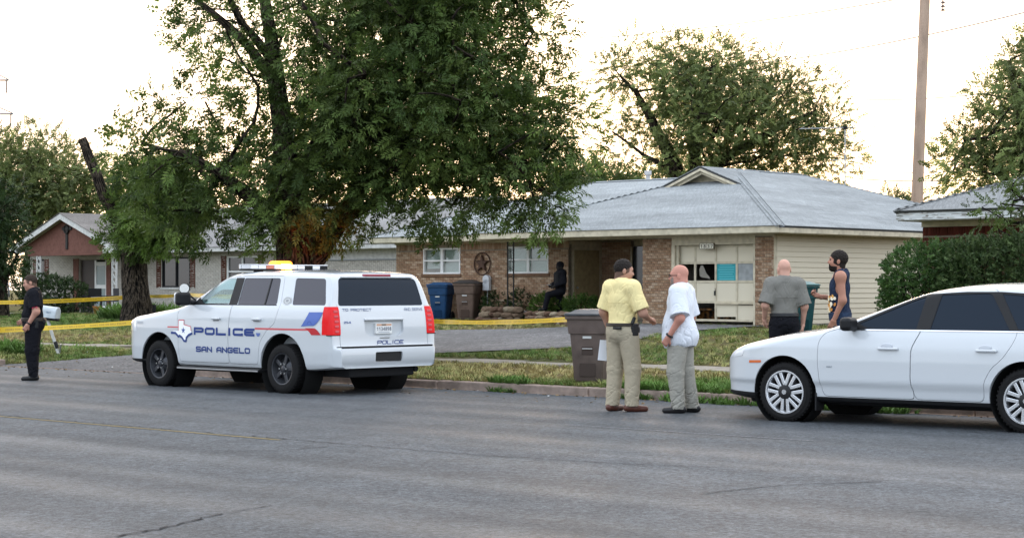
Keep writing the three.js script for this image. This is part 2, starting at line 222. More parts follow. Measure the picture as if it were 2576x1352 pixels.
// grass tufts and straw
{ const blade = []; for (let i = 0; i < 9; i++) { const a = rr(0, 6.28), l = rr(0.5, 1), lean = rr(0.15, 0.75), r0 = rr(0, 0.45), w = 0.085; const bx0 = Math.cos(a) * r0, bz0 = Math.sin(a) * r0, dx = Math.cos(a + rr(-1, 1)) * lean, dz = Math.sin(a + rr(-1, 1)) * lean, sx = -Math.sin(a) * w, sz = Math.cos(a) * w;
    const q = [V(bx0 - sx, 0, bz0 - sz), V(bx0 + sx, 0, bz0 + sz), V(bx0 + dx * 0.45 + sx * 0.7, l * 0.65, bz0 + dz * 0.45 + sz * 0.7), V(bx0 + dx * 0.45 - sx * 0.7, l * 0.65, bz0 + dz * 0.45 - sz * 0.7), V(bx0 + dx, l, bz0 + dz)];
    blade.push(0, 1, 2, 0, 2, 3, 3, 2, 4); blade.q = (blade.q || []); blade.q.push(q); }
  const pos = []; for (const q of blade.q) for (const k of [0, 1, 2, 0, 2, 3, 3, 2, 4]) pos.push(...q[k].toArray());
  T.tuft = new THREE.BufferGeometry(); T.tuft.setAttribute('position', new THREE.Float32BufferAttribute(pos, 3)); T.tuft.computeVertexNormals();
  const n = T.tuft.attributes.normal; for (let i = 0; i < n.count; i++) { const v = V(n.getX(i), 0, n.getZ(i)).multiplyScalar(0.5).add(V(0, 1, 0)).normalize(); n.setXYZ(i, v.x, v.y, v.z); }
  M.grass = phys(1, 1, 1, 0.9, { specularIntensity: 0.15, side: THREE.DoubleSide, transmission: 0.3, thickness: 0 });
  const inDrive = (s, t) => (t < 20.3 && t > 15.6 && s > -15.6 && s < -10.9) || (t >= 12.3 && t <= 15.6 && s > -17.2 + (t - 14.2) * 0.3 && s < -9.4 - (t - 12.5) * 0.5) || (t < 12.3 && s > (t < 6 ? lerp(-15.1, -13.5, t / 6) : lerp(-13.5, -16.2, (t - 6) / 6.3)) && s < (t < 6.4 ? -9.2 : -8.4));
  const m = [], c = [], o = new THREE.Object3D();
  const sow = (s0, s1, t0, t1, den, h) => { const N = (s1 - s0) * (t1 - t0) * den; for (let i = 0; i < N; i++) { const s = rr(s0, s1), t = rr(t0, t1); if ((t > 4.25 && t < 5.5) || inDrive(s, t)) continue; const d = dry(s, t); if (rnd() < d * 0.72) continue;
      const tall = 1 + 0.9 * Math.max(0, fbm(s * 0.7, t * 0.7, 2.7)); o.position.copy(W(s, t, elev(t) - dip(s, t) - 0.008)); o.rotation.set(0, rr(0, 6.28), 0); const k = h * rr(0.6, 1.3) * tall; o.scale.set(k * rr(0.9, 1.5), k, k * rr(0.9, 1.5)); o.updateMatrix(); m.push(o.matrix.clone());
      const y = clamp(d * 1.1 + rr(-0.3, 0.4)), b = rr(0.7, 1.25); c.push(lin(lerp(0.10, 0.34, y) * b, lerp(0.185, 0.285, y) * b, lerp(0.038, 0.12, y) * b)); } };
  sow(-40, 10, 0.14, 4.3, 130, 0.075); sow(-34, 6, 5.45, 12, 60, 0.07); sow(-52, 4, 12, 21, 34, 0.08); sow(-8, 9, 0.06, 0.5, 90, 0.07); sow(-40, -16, 0.3, 3.6, 60, 0.14);
  // overgrown grass hanging over the kerb by the bin and at the cars, and round the left tree
  const clump = (s, t, r, n2, h) => { for (let i = 0; i < n2; i++) { const a = rr(0, 6.28), q = r * Math.sqrt(rnd()), S = s + Math.cos(a) * q, U = t + Math.sin(a) * q * 0.6; o.position.copy(W(S, U, U < 0 ? 0 : elev(U))); o.rotation.set(rr(-0.3, 0.3), rr(0, 6.28), rr(-0.3, 0.3)); const k = h * rr(0.5, 1.3); o.scale.set(k * 1.2, k, k * 1.2); o.updateMatrix(); m.push(o.matrix.clone()); const b = rr(0.7, 1.3); c.push(lin(0.09 * b, 0.165 * b, 0.035 * b)); } };
  clump(0.9, 0.12, 0.4, 150, 0.10); clump(2.1, 0.12, 0.8, 240, 0.10); clump(4.6, 0.05, 0.7, 200, 0.12); clump(7.4, 0, 0.7, 140, 0.12); clump(-1.6, 0.14, 0.4, 100, 0.09); clump(-34.5, 17.5, 1.6, 420, 0.4); clump(3.2, 0.08, 0.5, 120, 0.10); clump(-17.2, 1.2, 1.2, 260, 0.24); clump(-19.5, 1.6, 1.8, 260, 0.22);
  stuff('grass', T.tuft, M.grass, m, c, scene, 'patchy green and straw coloured lawn grass', 'grass');
  console.log('tufts', m.length);
}
// ---------- house builders ----------
function frameAt(parent, name, x, z, ang) { const g = new THREE.Group(); g.name = name; g.position.set(x, 0, z); g.rotation.y = ang; parent.add(g); return g; }
function wallShape(L, y0, y1, holes) { const s = new THREE.Shape([[0, y0], [L, y0], [L, y1], [0, y1]].map((p) => new THREE.Vector2(...p))); for (const h of holes) s.holes.push(new THREE.Path([[h[0], h[2]], [h[0], h[3]], [h[1], h[3]], [h[1], h[2]]].map((p) => new THREE.Vector2(...p)))); return s; }
const tint = (g, c) => { const n = g.attributes.position.count, a = new Float32Array(n * 3); for (let i = 0; i < n; i++) a.set(c, i * 3); g.setAttribute('color', new THREE.BufferAttribute(a, 3)); return g; };
// a wall in its own frame (x along it, y up, z out of it), turned into place, with real bricks; cnt = bricks that become parts of their own
function brickWall(house, [x, z, ang], L, y0, y1, holes, tone, mortar, cnt = 0, soldier = false) {
  const g = new THREE.ExtrudeGeometry(wallShape(L, y0, y1, holes), { depth: 0.13, bevelEnabled: false }); g.translate(0, 0, -0.145);
  const w = part('brick_wall', metric(g), mortar, house); w.position.set(x, 0, z); w.rotation.y = ang;
  const rows = [], H = 0.0735, Bw = 0.205; let k = 0;
  const variants = [0, 1, 2, 3, 4, 5].map((i) => tint(metric(move(new RoundedBoxGeometry(0.195, 0.063, 0.028, 1, 0.004), rr(-1, 1) * 0, 0, 0)), tone(i / 5)));
  const add = (cx, cy, len, hgt) => { for (const h of holes) if (cx + len / 2 > h[0] + 0.005 && cx - len / 2 < h[1] - 0.005 && cy + hgt / 2 > h[2] + 0.005 && cy - hgt / 2 < h[3] - 0.005) {
      if (cx - len / 2 < h[0] - 0.03 && cx + len / 2 > h[0]) { const r = h[0] - (cx - len / 2) - 0.004; if (r > 0.03) add((cx - len / 2) + r / 2, cy, r, hgt); }
      if (cx + len / 2 > h[1] + 0.03 && cx - len / 2 < h[1]) { const r = cx + len / 2 - h[1] - 0.004; if (r > 0.03) add(h[1] + 0.004 + r / 2, cy, r, hgt); } return; }
    const v = (rnd() * 6) | 0, o = [cx + rr(-0.002, 0.002), cy + rr(-0.0015, 0.0015), rr(-0.004, 0.003), len / 0.195, hgt / 0.063, v]; rows.push(o); };
  let top = y1 - 0.01; if (soldier) { for (let a = 0.036; a < L; a += H) add(a, y1 - 0.105, 0.063, 0.195); top = y1 - 0.21; }
  for (let r = 0, y = y0 + 0.036; y < top - 0.02; y += H, r++) for (let a = (r % 2 ? 0.0 : -Bw / 2); a < L; a += Bw) { const l0 = Math.max(0.004, a + 0.005), l1 = Math.min(L - 0.004, a + Bw - 0.005); if (l1 - l0 > 0.03) add((l0 + l1) / 2, y, l1 - l0, 0.063); }
  const rest = [];
  for (const [cx, cy, cz, sx, sy, v] of rows) { if (k++ < cnt) { const b = part('brick', variants[v], M.brick, w); b.position.set(cx, cy, cz); b.scale.set(sx, sy, 1); } else { const q = tint(metric(bx(-0.0975, 0.0975, -0.0315, 0.0315, -0.014, 0.014)), tone(v / 5)); q.scale(sx, sy, 1); q.translate(cx, cy, cz); rest.push(q); } }
  if (rest.length) { const o = part('brick_field', merge(rest), M.brick, w); o.userData.kind = 'stuff'; }
  return w;
}
const tanTone = (k) => { const c = [[0.30, 0.185, 0.115], [0.335, 0.215, 0.14], [0.25, 0.15, 0.095], [0.37, 0.25, 0.17], [0.28, 0.165, 0.105], [0.41, 0.29, 0.205]][Math.round(k * 5)]; return c.map((v, i) => v * [1.66, 1.76, 1.84][i]); };
const whiteTone = (k) => { const b = [0.80, 0.76, 0.84, 0.73, 0.78, 0.69][Math.round(k * 5)]; return [b, b * 0.965, b * 0.90]; };
const redTone = (k) => { const b = [1, 0.8, 1.15, 0.7, 0.9, 1.05][Math.round(k * 5)]; return [0.17 * b, 0.045 * b, 0.032 * b]; };
// a shingled roof plane: points in house coordinates, the first two along the eave
function roofPlane(house, name, pts, tone, grade = 1) {
  const e = pts[1].clone().sub(pts[0]).normalize(), n = V(); for (let i = 1; i < pts.length - 1; i++) n.add(pts[i].clone().sub(pts[0]).cross(pts[i + 1].clone().sub(pts[0]))); n.normalize(); if (n.y < 0) n.negate();
  const up = n.clone().cross(e); if (up.y < 0) up.negate(); const o = pts[0], c = pts.map((p) => [p.clone().sub(o).dot(e), p.clone().sub(o).dot(up)]);
  const deck = poly(pts), low = pts.map((p) => p.clone().addScaledVector(n, -0.06)); const sides = [];
  for (let i = 0; i < pts.length; i++) { const j = (i + 1) % pts.length; sides.push(poly([pts[i], pts[j], low[j], low[i]])); }
  const sheet = part(name, merge([deck, ...sides]), M.underlay, house), exp = 0.142, top = Math.max(...c.map((p) => p[1])), m = [], col = [], o3 = new THREE.Object3D(), basis = new THREE.Matrix4().makeBasis(e, n, e.clone().cross(n));
  const q = new THREE.Quaternion().setFromRotationMatrix(basis), tilt = new THREE.Quaternion().setFromAxisAngle(e, (up.dot(e.clone().cross(n)) > 0 ? 1 : -1) * -0.075); q.premultiply(tilt);
  for (let v = -0.02, r = 0; v < top; v += exp, r++) { const y = Math.max(0.01, v + exp * 0.5), xs = []; for (let i = 0; i < c.length; i++) { const a = c[i], b = c[(i + 1) % c.length]; if ((a[1] > y) !== (b[1] > y)) xs.push(a[0] + (b[0] - a[0]) * (y - a[1]) / (b[1] - a[1])); } xs.sort((a, b) => a - b);
    for (let k = 0; k + 1 < xs.length; k += 2) for (let a = xs[k] - 0.05 - rnd() * 0.3; a < xs[k + 1] + 0.05;) { const l = rr(0.2, 0.36), p0 = Math.max(a, xs[k] - 0.05), p1 = Math.min(a + l, xs[k + 1] + 0.05); a += l; if (p1 - p0 < 0.03) continue;
      o3.position.copy(o).addScaledVector(e, (p0 + p1) / 2).addScaledVector(up, v + exp * 0.52).addScaledVector(n, 0.012); o3.quaternion.copy(q); o3.scale.set(p1 - p0 - 0.006, 1, 1); o3.updateMatrix(); m.push(o3.matrix.clone());
      const b = (0.93 + 0.14 * rnd()) * (1 + 0.45 * fbm((p0 + o.x) * 0.35, v * 1.5, 2.2 + o.z)) * grade; col.push(lin(tone[0] * b, tone[1] * b, tone[2] * b)); } }
  stuff('shingles', SHINGLE, M.shingle, m, col, sheet); return sheet;
}
const SHINGLE = metric(new THREE.BoxGeometry(1, 0.011, 0.175));
function ridgeCap(house, a, b, tone) { const d = b.clone().sub(a), L = d.length(), n = Math.ceil(L / 0.2); d.normalize(); const side = V(0, 1, 0).cross(d).normalize(), list = []; for (let i = 0; i < n; i++) { const g = new THREE.CylinderGeometry(0.13, 0.145, 0.24, 5, 1, true, 0, Math.PI); const k = (0.8 + 0.3 * rnd()); tint(g, tone.map((x) => x * k)); g.rotateY(-Math.PI / 2); g.scale(1, 1, 0.35); const m = new THREE.Matrix4().makeBasis(side, d, side.clone().cross(d).negate().multiplyScalar(-1)); if (m.determinant() < 0) m.makeBasis(side.negate(), d, side.clone().cross(d)); g.applyMatrix4(m); const p = a.clone().addScaledVector(d, (i + 0.5) * L / n); g.translate(p.x, p.y - 0.015, p.z); list.push(g.toNonIndexed()); } M.cap ??= mat(1, 1, 1, 0.95, { vertexColors: true, side: THREE.DoubleSide, map: rep(T.concrete, 1) }); return part('ridge_cap', merge(list), M.cap, house); }
// sash window in a wall frame: two single hung units side by side, blinds behind the panes
function sashWindow(wall, a0, a1, y0, y1, units, blindM, gapAt = []) {
  const f = part('window', merge([bx(a0, a1, y1 - 0.05, y1, -0.09, 0.012, 0.004), bx(a0, a1, y0, y0 + 0.05, -0.09, 0.02, 0.004), ...Array.from({ length: units + 1 }, (_, i) => { const x = lerp(a0, a1, i / units), w = i && i < units ? 0.05 : 0.045; return i === 0 ? bx(a0, a0 + w, y0 + 0.05, y1 - 0.05, -0.09, 0.012, 0.004) : i === units ? bx(a1 - w, a1, y0 + 0.05, y1 - 0.05, -0.09, 0.012, 0.004) : bx(x - w, x + w, y0 + 0.05, y1 - 0.05, -0.09, 0.006, 0.004); })]), M.white, wall);
  const ym = (y0 + y1) / 2 + 0.01;
  for (let i = 0; i < units; i++) { const x0 = lerp(a0, a1, i / units) + (i ? 0.05 : 0.045), x1 = lerp(a0, a1, (i + 1) / units) - (i < units - 1 ? 0.05 : 0.045);
    part('meeting_rail', bx(x0, x1, ym - 0.024, ym + 0.024, -0.07, 0.002, 0.003), M.white, f);
    part('pane', bx(x0, x1, y0 + 0.05, ym - 0.024, -0.045, -0.041), M.pane, f); part('pane', bx(x0, x1, ym + 0.024, y1 - 0.05, -0.06, -0.056), M.pane, f);
    const sl = []; const low = gapAt.includes(i) ? y0 + 0.17 : y0 + 0.05; for (let y = low; y < y1 - 0.06; y += 0.045) { const s = new THREE.BoxGeometry(x1 - x0 - 0.01, 0.048, 0.003); s.rotateX(-0.5); s.translate((x0 + x1) / 2, y + 0.02, -0.12); sl.push(metric(s)); }
    part('blind', merge(sl), blindM, f); part('room', merge([bx(x0 - 0.04, x1 + 0.04, y0, y1, -1.82, -1.8), bx(x0 - 0.04, x0 - 0.03, y0, y1, -1.8, -0.15), bx(x1 + 0.03, x1 + 0.04, y0, y1, -1.8, -0.15), bx(x0 - 0.04, x1 + 0.04, y1, y1 + 0.01, -1.8, -0.15), bx(x0 - 0.04, x1 + 0.04, y0 - 0.01, y0, -1.8, -0.15)]), M.room, f); }
  return f;
}
M.blind = mat(0.30, 0.33, 0.32, 0.75); M.blindGreen = mat(0.22, 0.28, 0.25, 0.75);
const ROOFTONE = [0.40, 0.435, 0.465];

// ---------- the tan brick house with the garage ----------
const tanHouse = thing('brick_house', 'low tan brick house with grey hip roof and single battered garage door', 'house', W(-18, 20.3, 0.5), TURN);
{ const H = tanHouse, L = (s, t, y) => V(s + 18, y - 0.5, -(t - 20.3)), X = (s) => s + 18, Z = (t) => -(t - 20.3), Yh = (y) => y - 0.5;
  part('foundation', merge([bx(X(-26.5), X(-11.15), -0.5, 0.06, Z(30.5), Z(21.52)), bx(X(-19.2), X(-11.14), -0.5, 0.03, Z(21.5), Z(20.32))]), M.concrete, H);
  const top = 2.36;
  // bedroom wall with two windows (facing the street)
  const t1 = 21.5, s0 = -26.5, LB = 7.24;
  const w1 = [sAt(1065, t1) - s0, sAt(1158, t1) - s0], w2 = [sAt(1277, t1) - s0, sAt(1380, t1) - s0];
  const hole = [[w1[0], w1[1], 1.42, 2.22], [w2[0], w2[1], 1.42, 2.22]];
  const front = brickWall(H, [X(s0), Z(t1), 0], LB, 0.06, top, hole, tanTone, M.mortar, 70, true);
  for (const [a, b] of [w1, w2]) part('window_sill', bx(a - 0.06, b + 0.06, 1.33, 1.42, -0.1, 0.05, 0.01), M.brickSill ??= mat(0.27, 0.165, 0.11, 0.9, { map: T.concrete }), front);
  sashWindow(front, w1[0], w1[1], 1.42, 2.22, 2, M.blind, [0]); sashWindow(front, w2[0], w2[1], 1.42, 2.22, 2, M.blindGreen);
  brickWall(H, [X(s0), Z(30.5), -Math.PI / 2], 9, 0.06, top, [], tanTone, M.mortar, 0);   // left end
  // entry recess: return wall, beige panel door, brick, dark window
  const sR = s0 + LB, t2 = 23.0;
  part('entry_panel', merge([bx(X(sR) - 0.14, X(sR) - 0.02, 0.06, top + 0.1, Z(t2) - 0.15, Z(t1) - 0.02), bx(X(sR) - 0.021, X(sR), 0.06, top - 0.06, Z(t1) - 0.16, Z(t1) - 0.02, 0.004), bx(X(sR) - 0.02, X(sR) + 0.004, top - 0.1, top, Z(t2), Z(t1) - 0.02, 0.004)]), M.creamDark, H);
  const back = [sAt(1450, t2), sAt(1512, t2), sAt(1586, t2), sAt(1618, t2)];
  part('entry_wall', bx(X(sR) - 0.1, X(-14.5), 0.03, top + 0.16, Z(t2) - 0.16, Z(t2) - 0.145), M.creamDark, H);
  { const d = part('front_door', bx(X(sR) - 0.02, X(sR) + 0.012, 0.05, 2.1, Z(t2) + 0.12, Z(t1) - 0.28, 0.006), mat(0.36, 0.28, 0.15, 0.55, { map: T.mottle }), H); part('handle', new THREE.SphereGeometry(0.035, 12, 8).translate(X(sR) + 0.045, 1.0, Z(t1) - 0.36), M.steel, d); }
  brickWall(H, [X(sR) + 0.01, Z(t2), 0], back[2] - sR - 0.01, 0.06, top, [], tanTone, M.mortar, 0);
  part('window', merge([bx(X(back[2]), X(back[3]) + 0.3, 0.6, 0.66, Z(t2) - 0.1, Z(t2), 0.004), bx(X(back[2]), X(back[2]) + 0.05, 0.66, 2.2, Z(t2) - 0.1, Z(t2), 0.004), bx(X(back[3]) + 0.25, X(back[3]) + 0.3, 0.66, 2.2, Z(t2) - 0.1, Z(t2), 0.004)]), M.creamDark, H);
  part('pane', bx(X(back[2]) + 0.05, X(back[3]) + 0.25, 0.66, 2.2, Z(t2) - 0.06, Z(t2) - 0.05), M.glassDark, H);
  // garage front: pillar, door, pillar
  const g0 = -15.5, d0 = sAt(1690, 20.3), d1 = sAt(1900, 20.3), g1 = -11.17;
  brickWall(H, [X(g0), Z(20.3), 0], d0 - g0 - 0.0, 0.03, top, [], tanTone, M.mortar, 140);
  brickWall(H, [X(d1), Z(20.3), 0], g1 - d1, 0.03, top, [], tanTone, M.mortar, 90);
  brickWall(H, [X(g0), Z(23), -Math.PI / 2], 2.7, 0.03, top, [], tanTone, M.mortar, 0);
  // garage door: four by four panels in stiles and rails, windows in the second row
  const D = part('garage_door', merge([...[0, 1, 2, 3, 4].map((i) => bx(X(d0) + (d1 - d0) * i / 4 - (i === 0 ? 0 : 0.03), X(d0) + (d1 - d0) * i / 4 + (i === 4 ? 0 : 0.03) + 0.002, 0.14, 2.1, Z(20.42) - 0.04, Z(20.42), 0.004)), ...[0, 1, 2, 3, 4].map((i) => { const y = [0.14, 0.62, 1.16, 1.66, 2.10][i]; return bx(X(d0), X(d1), y - 0.03, y + 0.03, Z(20.42) - 0.037, Z(20.42) - 0.003, 0.004); })]), M.cream, H, 'battered cream garage door with a broken out panel');
  const rowsY = [[0.17, 0.59], [0.65, 1.13], [1.19, 1.63], [1.69, 2.07]];
  for (let r = 0; r < 4; r++) for (let k = 0; k < 4; k++) { const a = X(d0) + (d1 - d0) * k / 4 + 0.032, b = X(d0) + (d1 - d0) * (k + 1) / 4 - 0.03, [y0, y1] = rowsY[r];
    if (r === 0 && k === 1) continue;                                      // the panel that is missing
    if (r === 2 && k === 0) continue;                          // empty window
    if (r === 2) { if (k > 1) part('pane', bx(a, b, y0, y1, Z(20.42) - 0.028, Z(20.42) - 0.022), k === 3 ? mat(0.33, 0.35, 0.35, 0.5, { map: T.mottle }) : k === 2 ? (M.teal = mat(0.03, 0.30, 0.33, 0.6)) : M.room, D, ['black empty window of the garage door', 'dark garage window with a torn piece of card', 'garage window covered with turquoise sheeting', 'grey clouded garage window'][k]);
      if (k === 1) { const s = new THREE.Shape([[0.10, 0.12], [0.09, 0.30], [0.14, 0.40], [0.21, 0.40], [0.28, 0.27], [0.33, 0.18], [0.42, 0.10], [0.45, 0.04], [0.33, 0.07], [0.2, 0.08]].map((p) => new THREE.Vector2(...p))); const g = new THREE.ExtrudeGeometry(s, { depth: 0.004, bevelEnabled: false }); g.translate(a + 0.02, y0, Z(20.42) - 0.018); part('torn_card', metric(g), mat(0.26, 0.24, 0.20, 0.9, { map: T.mottle }), D); }
      if (k === 2) { const st = []; for (let y = y0 + 0.03; y < y1 - 0.03; y += 0.062) st.push(bx(a + 0.04 + rnd() * 0.06, b - 0.04 - rnd() * 0.1, y, y + 0.022, Z(20.42) - 0.02, Z(20.42) - 0.017)); part('stripes', merge(st), mat(0.10, 0.45, 0.50, 0.6), D); }
      continue; }
    const o = part('door_panel', bx(a, b, y0, y1, Z(20.42) - 0.028, Z(20.42) - 0.016 - rnd() * 0.004, 0.004), M.siding, D); if (r === 0 && k > 1) { o.rotation.z = k === 2 ? 0.012 : -0.008; o.rotation.x = 0.01; } }
  part('handle', merge([bx(X(d0) + (d1 - d0) * 0.5 - 0.035, X(d0) + (d1 - d0) * 0.5 + 0.012, 0.80, 0.92, Z(20.42), Z(20.42) + 0.03, 0.006), bx(X(d0) + (d1 - d0) * 0.5 - 0.012, X(d0) + (d1 - d0) * 0.5 + 0.0, 0.78, 0.99, Z(20.42), Z(20.42) + 0.015, 0.004)]), M.black, D);
  part('bent_strip', bx(X(d0) + (d1 - d0) * 0.5, X(d1), 0.60, 0.618, Z(20.42) + 0.0, Z(20.42) + 0.05, 0.004), M.cream, D).rotation.z = -0.006;
  part('garage_shelf', merge([bx(X(d0) + 0.3, X(d0) + 1.6, 0.40, 0.45, Z(21.0), Z(20.5)), bx(X(d0) + 0.3, X(d0) + 1.6, 0.15, 0.38, Z(20.8), Z(20.7))]), mat(0.42, 0.20, 0.06, 0.7, { map: rep(T.bark, 0.5) }), H);
  part('garage_interior', merge([bx(X(d0) - 0.3, X(d1) + 0.2, 0.03, 2.3, Z(24.6), Z(24.5)), bx(X(d0) - 0.3, X(d0) - 0.2, 0.03, 2.3, Z(24.5), Z(20.6)), bx(X(d1) + 0.2, X(d1) + 0.3, 0.03, 2.3, Z(24.5), Z(20.6)), bx(X(d0) - 0.3, X(d1) + 0.3, 2.3, 2.34, Z(24.5), Z(20.6))]), M.room, H);
  part('jamb', merge([bx(X(d0), X(d0) + 0.11, 0.03, 2.14, Z(20.38), Z(20.28), 0.006), bx(X(d0) + 0.112, X(d0) + 0.2, 0.03, 2.135, Z(20.40), Z(20.34), 0.006), bx(X(d0), X(d1), 2.135, top, Z(20.40), Z(20.29), 0.006), bx(X(d1) - 0.06, X(d1), 0.03, 2.135, Z(20.4), Z(20.285), 0.006)]), M.cream, H);
  // house number board over the door
  { const c = sAt(1781, 20.3), y = 2.09; const b = part('number_board', bx(X(c) - 0.24, X(c) + 0.24, y - 0.07, y + 0.09, Z(20.28), Z(20.24), 0.006), mat(0.16, 0.13, 0.09, 0.7), H, 'house number board reading 1837');
    const tex = canvasTex(256, 88, (g, w, h) => { g.fillStyle = '#4a4132'; g.fillRect(0, 0, w, h); g.fillStyle = '#e9e4d2'; g.font = 'bold 84px sans-serif'; g.textAlign = 'center'; ['1', '8', '3', '7'].forEach((d, i) => { g.fillRect(6 + i * 62, 5, 56, 78); }); g.fillStyle = '#3c352a'; g.font = 'bold 76px sans-serif'; ['1', '8', '3', '7'].forEach((d, i) => g.fillText(d, 34 + i * 62, 72)); });
    const p = new THREE.PlaneGeometry(0.47, 0.155); p.translate(X(c), y + 0.01, Z(20.24) + 0.002); part('house_number', p, mat(1, 1, 1, 0.6, { map: tex }), b); }
  // siding on the right side of the house, one board per lap
  { const n = 17, len = 13, ex = (top - 0.05) / n, wall = part('siding_wall', bx(X(-11.4), X(-11.2), -0.3, top, Z(20.36 + len), Z(20.36)), M.creamDark, H);
    for (let i = 0; i < n; i++) { const g = new THREE.BufferGeometry(), y = 0.05 + i * ex, pos = [], x0 = X(-11.198), q = (xx, yy, zz) => [xx, yy, zz], zA = Z(20.34), zB = Z(20.36 + len);
      const prof = [[x0, y - 0.012], [x0 + 0.030, y - 0.012], [x0 + 0.032, y - 0.004], [x0 + 0.012, y + ex], [x0, y + ex]]; for (let k = 0; k < 5; k++) { const a = prof[k], b = prof[(k + 1) % 5]; pos.push(...q(a[0], a[1], zA), ...q(b[0], b[1], zB), ...q(a[0], a[1], zB), ...q(a[0], a[1], zA), ...q(b[0], b[1], zA), ...q(b[0], b[1], zB)); }
      for (let k = 1; k < 4; k++) { pos.push(...q(...prof[0], zA), ...q(...prof[k + 1], zA), ...q(...prof[k], zA)); }
      g.setAttribute('position', new THREE.Float32BufferAttribute(pos, 3)); g.computeVertexNormals(); part('siding_board', metric(g), M.siding, wall); }
    part('corner_trim', bx(X(-11.215), X(-11.15), -0.02, top, Z(20.42), Z(20.30), 0.006), M.cream, H); }
  part('rear_wall', bx(X(-26.5), X(-11.2), 0.06, top, Z(33.2), Z(33.0)), M.cream, H);
  // eaves: soffit, frieze boards, fascias
  const ye = 3.08, k = 0.345, P = (s, t, y) => L(s, t, y);
  const f2 = [], fz = [];
  f2.push(bx(X(-21.4), X(-10.58), Yh(2.90), Yh(3.07), Z(19.72), Z(19.68), 0.006), bx(X(-10.62), X(-10.58), Yh(2.90), Yh(3.07), Z(34), Z(19.725)), bx(X(-21.4), X(-21.36), Yh(2.90), Yh(3.07), Z(20.9), Z(19.725)));
  f2.push(bx(X(-27.1), X(-21.41), Yh(2.90), Yh(3.07), Z(20.92), Z(20.88), 0.006), bx(X(-27.1), X(-27.06), Yh(2.9), Yh(3.07), Z(31), Z(20.925)));
  part('fascia', merge(f2), M.cream, H);
  part('soffit', merge([bx(X(-21.36), X(-10.62), Yh(2.885), Yh(2.905), Z(23.0), Z(19.73)), bx(X(-27.05), X(-21.4), Yh(2.885), Yh(2.905), Z(21.6), Z(20.93)), bx(X(-11.2), X(-10.63), Yh(2.885), Yh(2.905), Z(33.9), Z(23.01))]), M.soffit, H);
  part('frieze_board', merge([bx(X(-26.55), X(-19.3), top - 0.02, Yh(2.885), Z(21.5) - 0.01, Z(21.5) + 0.035, 0.004), bx(X(-19.3) + 0.001, X(-11.14), top - 0.02, Yh(2.884), Z(20.3) - 0.01, Z(20.3) + 0.03, 0.004), bx(X(-21.0), X(-19.3), top - 0.03, Yh(2.885), Z(20.30), Z(20.2), 0.004), bx(X(-11.2), X(-11.12), top - 0.02, Yh(2.884), Z(33), Z(20.36))]), M.cream, H);
  // roof planes
  const rise = 5.4 * k, yr = ye + rise;
  roofPlane(H, 'roof', [P(-21.4, 19.68, ye), P(-10.56, 19.68, ye), P(-16, 25.1, yr)], ROOFTONE);
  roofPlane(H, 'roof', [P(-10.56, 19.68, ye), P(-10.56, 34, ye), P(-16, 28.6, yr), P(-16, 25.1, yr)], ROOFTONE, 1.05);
  roofPlane(H, 'roof', [P(-21.4, 34, ye), P(-21.4, 19.68, ye), P(-16, 25.1, yr), P(-16, 28.6, yr)], ROOFTONE);
  part('roof', poly([P(-10.56, 34, ye), P(-21.4, 34, ye), P(-16, 28.6, yr)]), M.underlay, H);
  const my = ye + 5.05 * k;
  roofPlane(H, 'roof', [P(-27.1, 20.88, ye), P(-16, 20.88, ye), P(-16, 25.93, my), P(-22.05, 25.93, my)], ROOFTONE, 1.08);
  roofPlane(H, 'roof', [P(-27.1, 31, ye), P(-27.1, 20.88, ye), P(-22.05, 25.93, my)], ROOFTONE);
  part('roof', poly([P(-16, 31, ye), P(-27.1, 31, ye), P(-22.05, 25.93, my), P(-16, 25.93, my)]), M.underlay, H);
  for (const [a, b] of [[P(-21.4, 19.68, ye), P(-16, 25.1, yr)], [P(-10.56, 19.68, ye), P(-16, 25.1, yr)], [P(-16, 25.1, yr), P(-16, 28.6, yr)], [P(-16, 28.6, yr), P(-10.56, 34, ye)], [P(-27.1, 20.88, ye), P(-22.05, 25.93, my)], [P(-22.05, 25.93, my), P(-17, 25.93, my)]]) ridgeCap(H, a.clone().setY(a.y + 0.02), b.clone().setY(b.y + 0.02), ROOFTONE.map((x) => x * 0.97));
  // the small gable at the top of the front slope
  const gp = yr + 0.03, hw = 1.5, gb = gp - hw * 0.385, tf = 23.55;
  roofPlane(H, 'gablet', [P(-16 - hw, tf, gb), P(-16 - hw, 25.4, gb), P(-16, 26.2, gp), P(-16, tf, gp)], ROOFTONE); roofPlane(H, 'gablet', [P(-16 + hw, 25.4, gb), P(-16 + hw, tf, gb), P(-16, tf, gp), P(-16, 26.2, gp)], ROOFTONE);
  const rake = (sg) => { const out = []; for (const [o, w, y] of [[0.0, 0.05, 0.13], [0.06, 0.04, 0.22]]) { const g = new THREE.ExtrudeGeometry(new THREE.Shape([[0, gp - 0.06 - o * 0.6], [sg * hw, gb - 0.06 - o * 0.6], [sg * hw, gb - y], [0, gp - y]].map((p) => new THREE.Vector2(p[0], p[1] - 0.5))), { depth: w, bevelEnabled: false }); g.translate(2, 0, Z(tf) + 0.0 - o - (o ? 0.02 : 0)); out.push(metric(g)); } return out; };
  part('gable_trim', merge([...rake(-1), ...rake(1)]), M.cream, H);
  part('gable_vent', poly([P(-16 - hw + 0.2, tf + 0.35, gb - 0.02), P(-16 + hw - 0.2, tf + 0.35, gb - 0.02), P(-16, tf + 0.35, gp - 0.1)]), M.creamDark, H);
  // flue pipe
  { const p = sAt(1630, 26.4); part('flue', merge([bar(P(p, 26.4, my - 0.3), P(p, 26.4, my + 0.22), 0.07, 0.07, 14), bar(P(p, 26.4, my + 0.2), P(p, 26.4, my + 0.33), 0.11, 0.11, 14)]), mat(0.5, 0.5, 0.5, 0.5), H); }
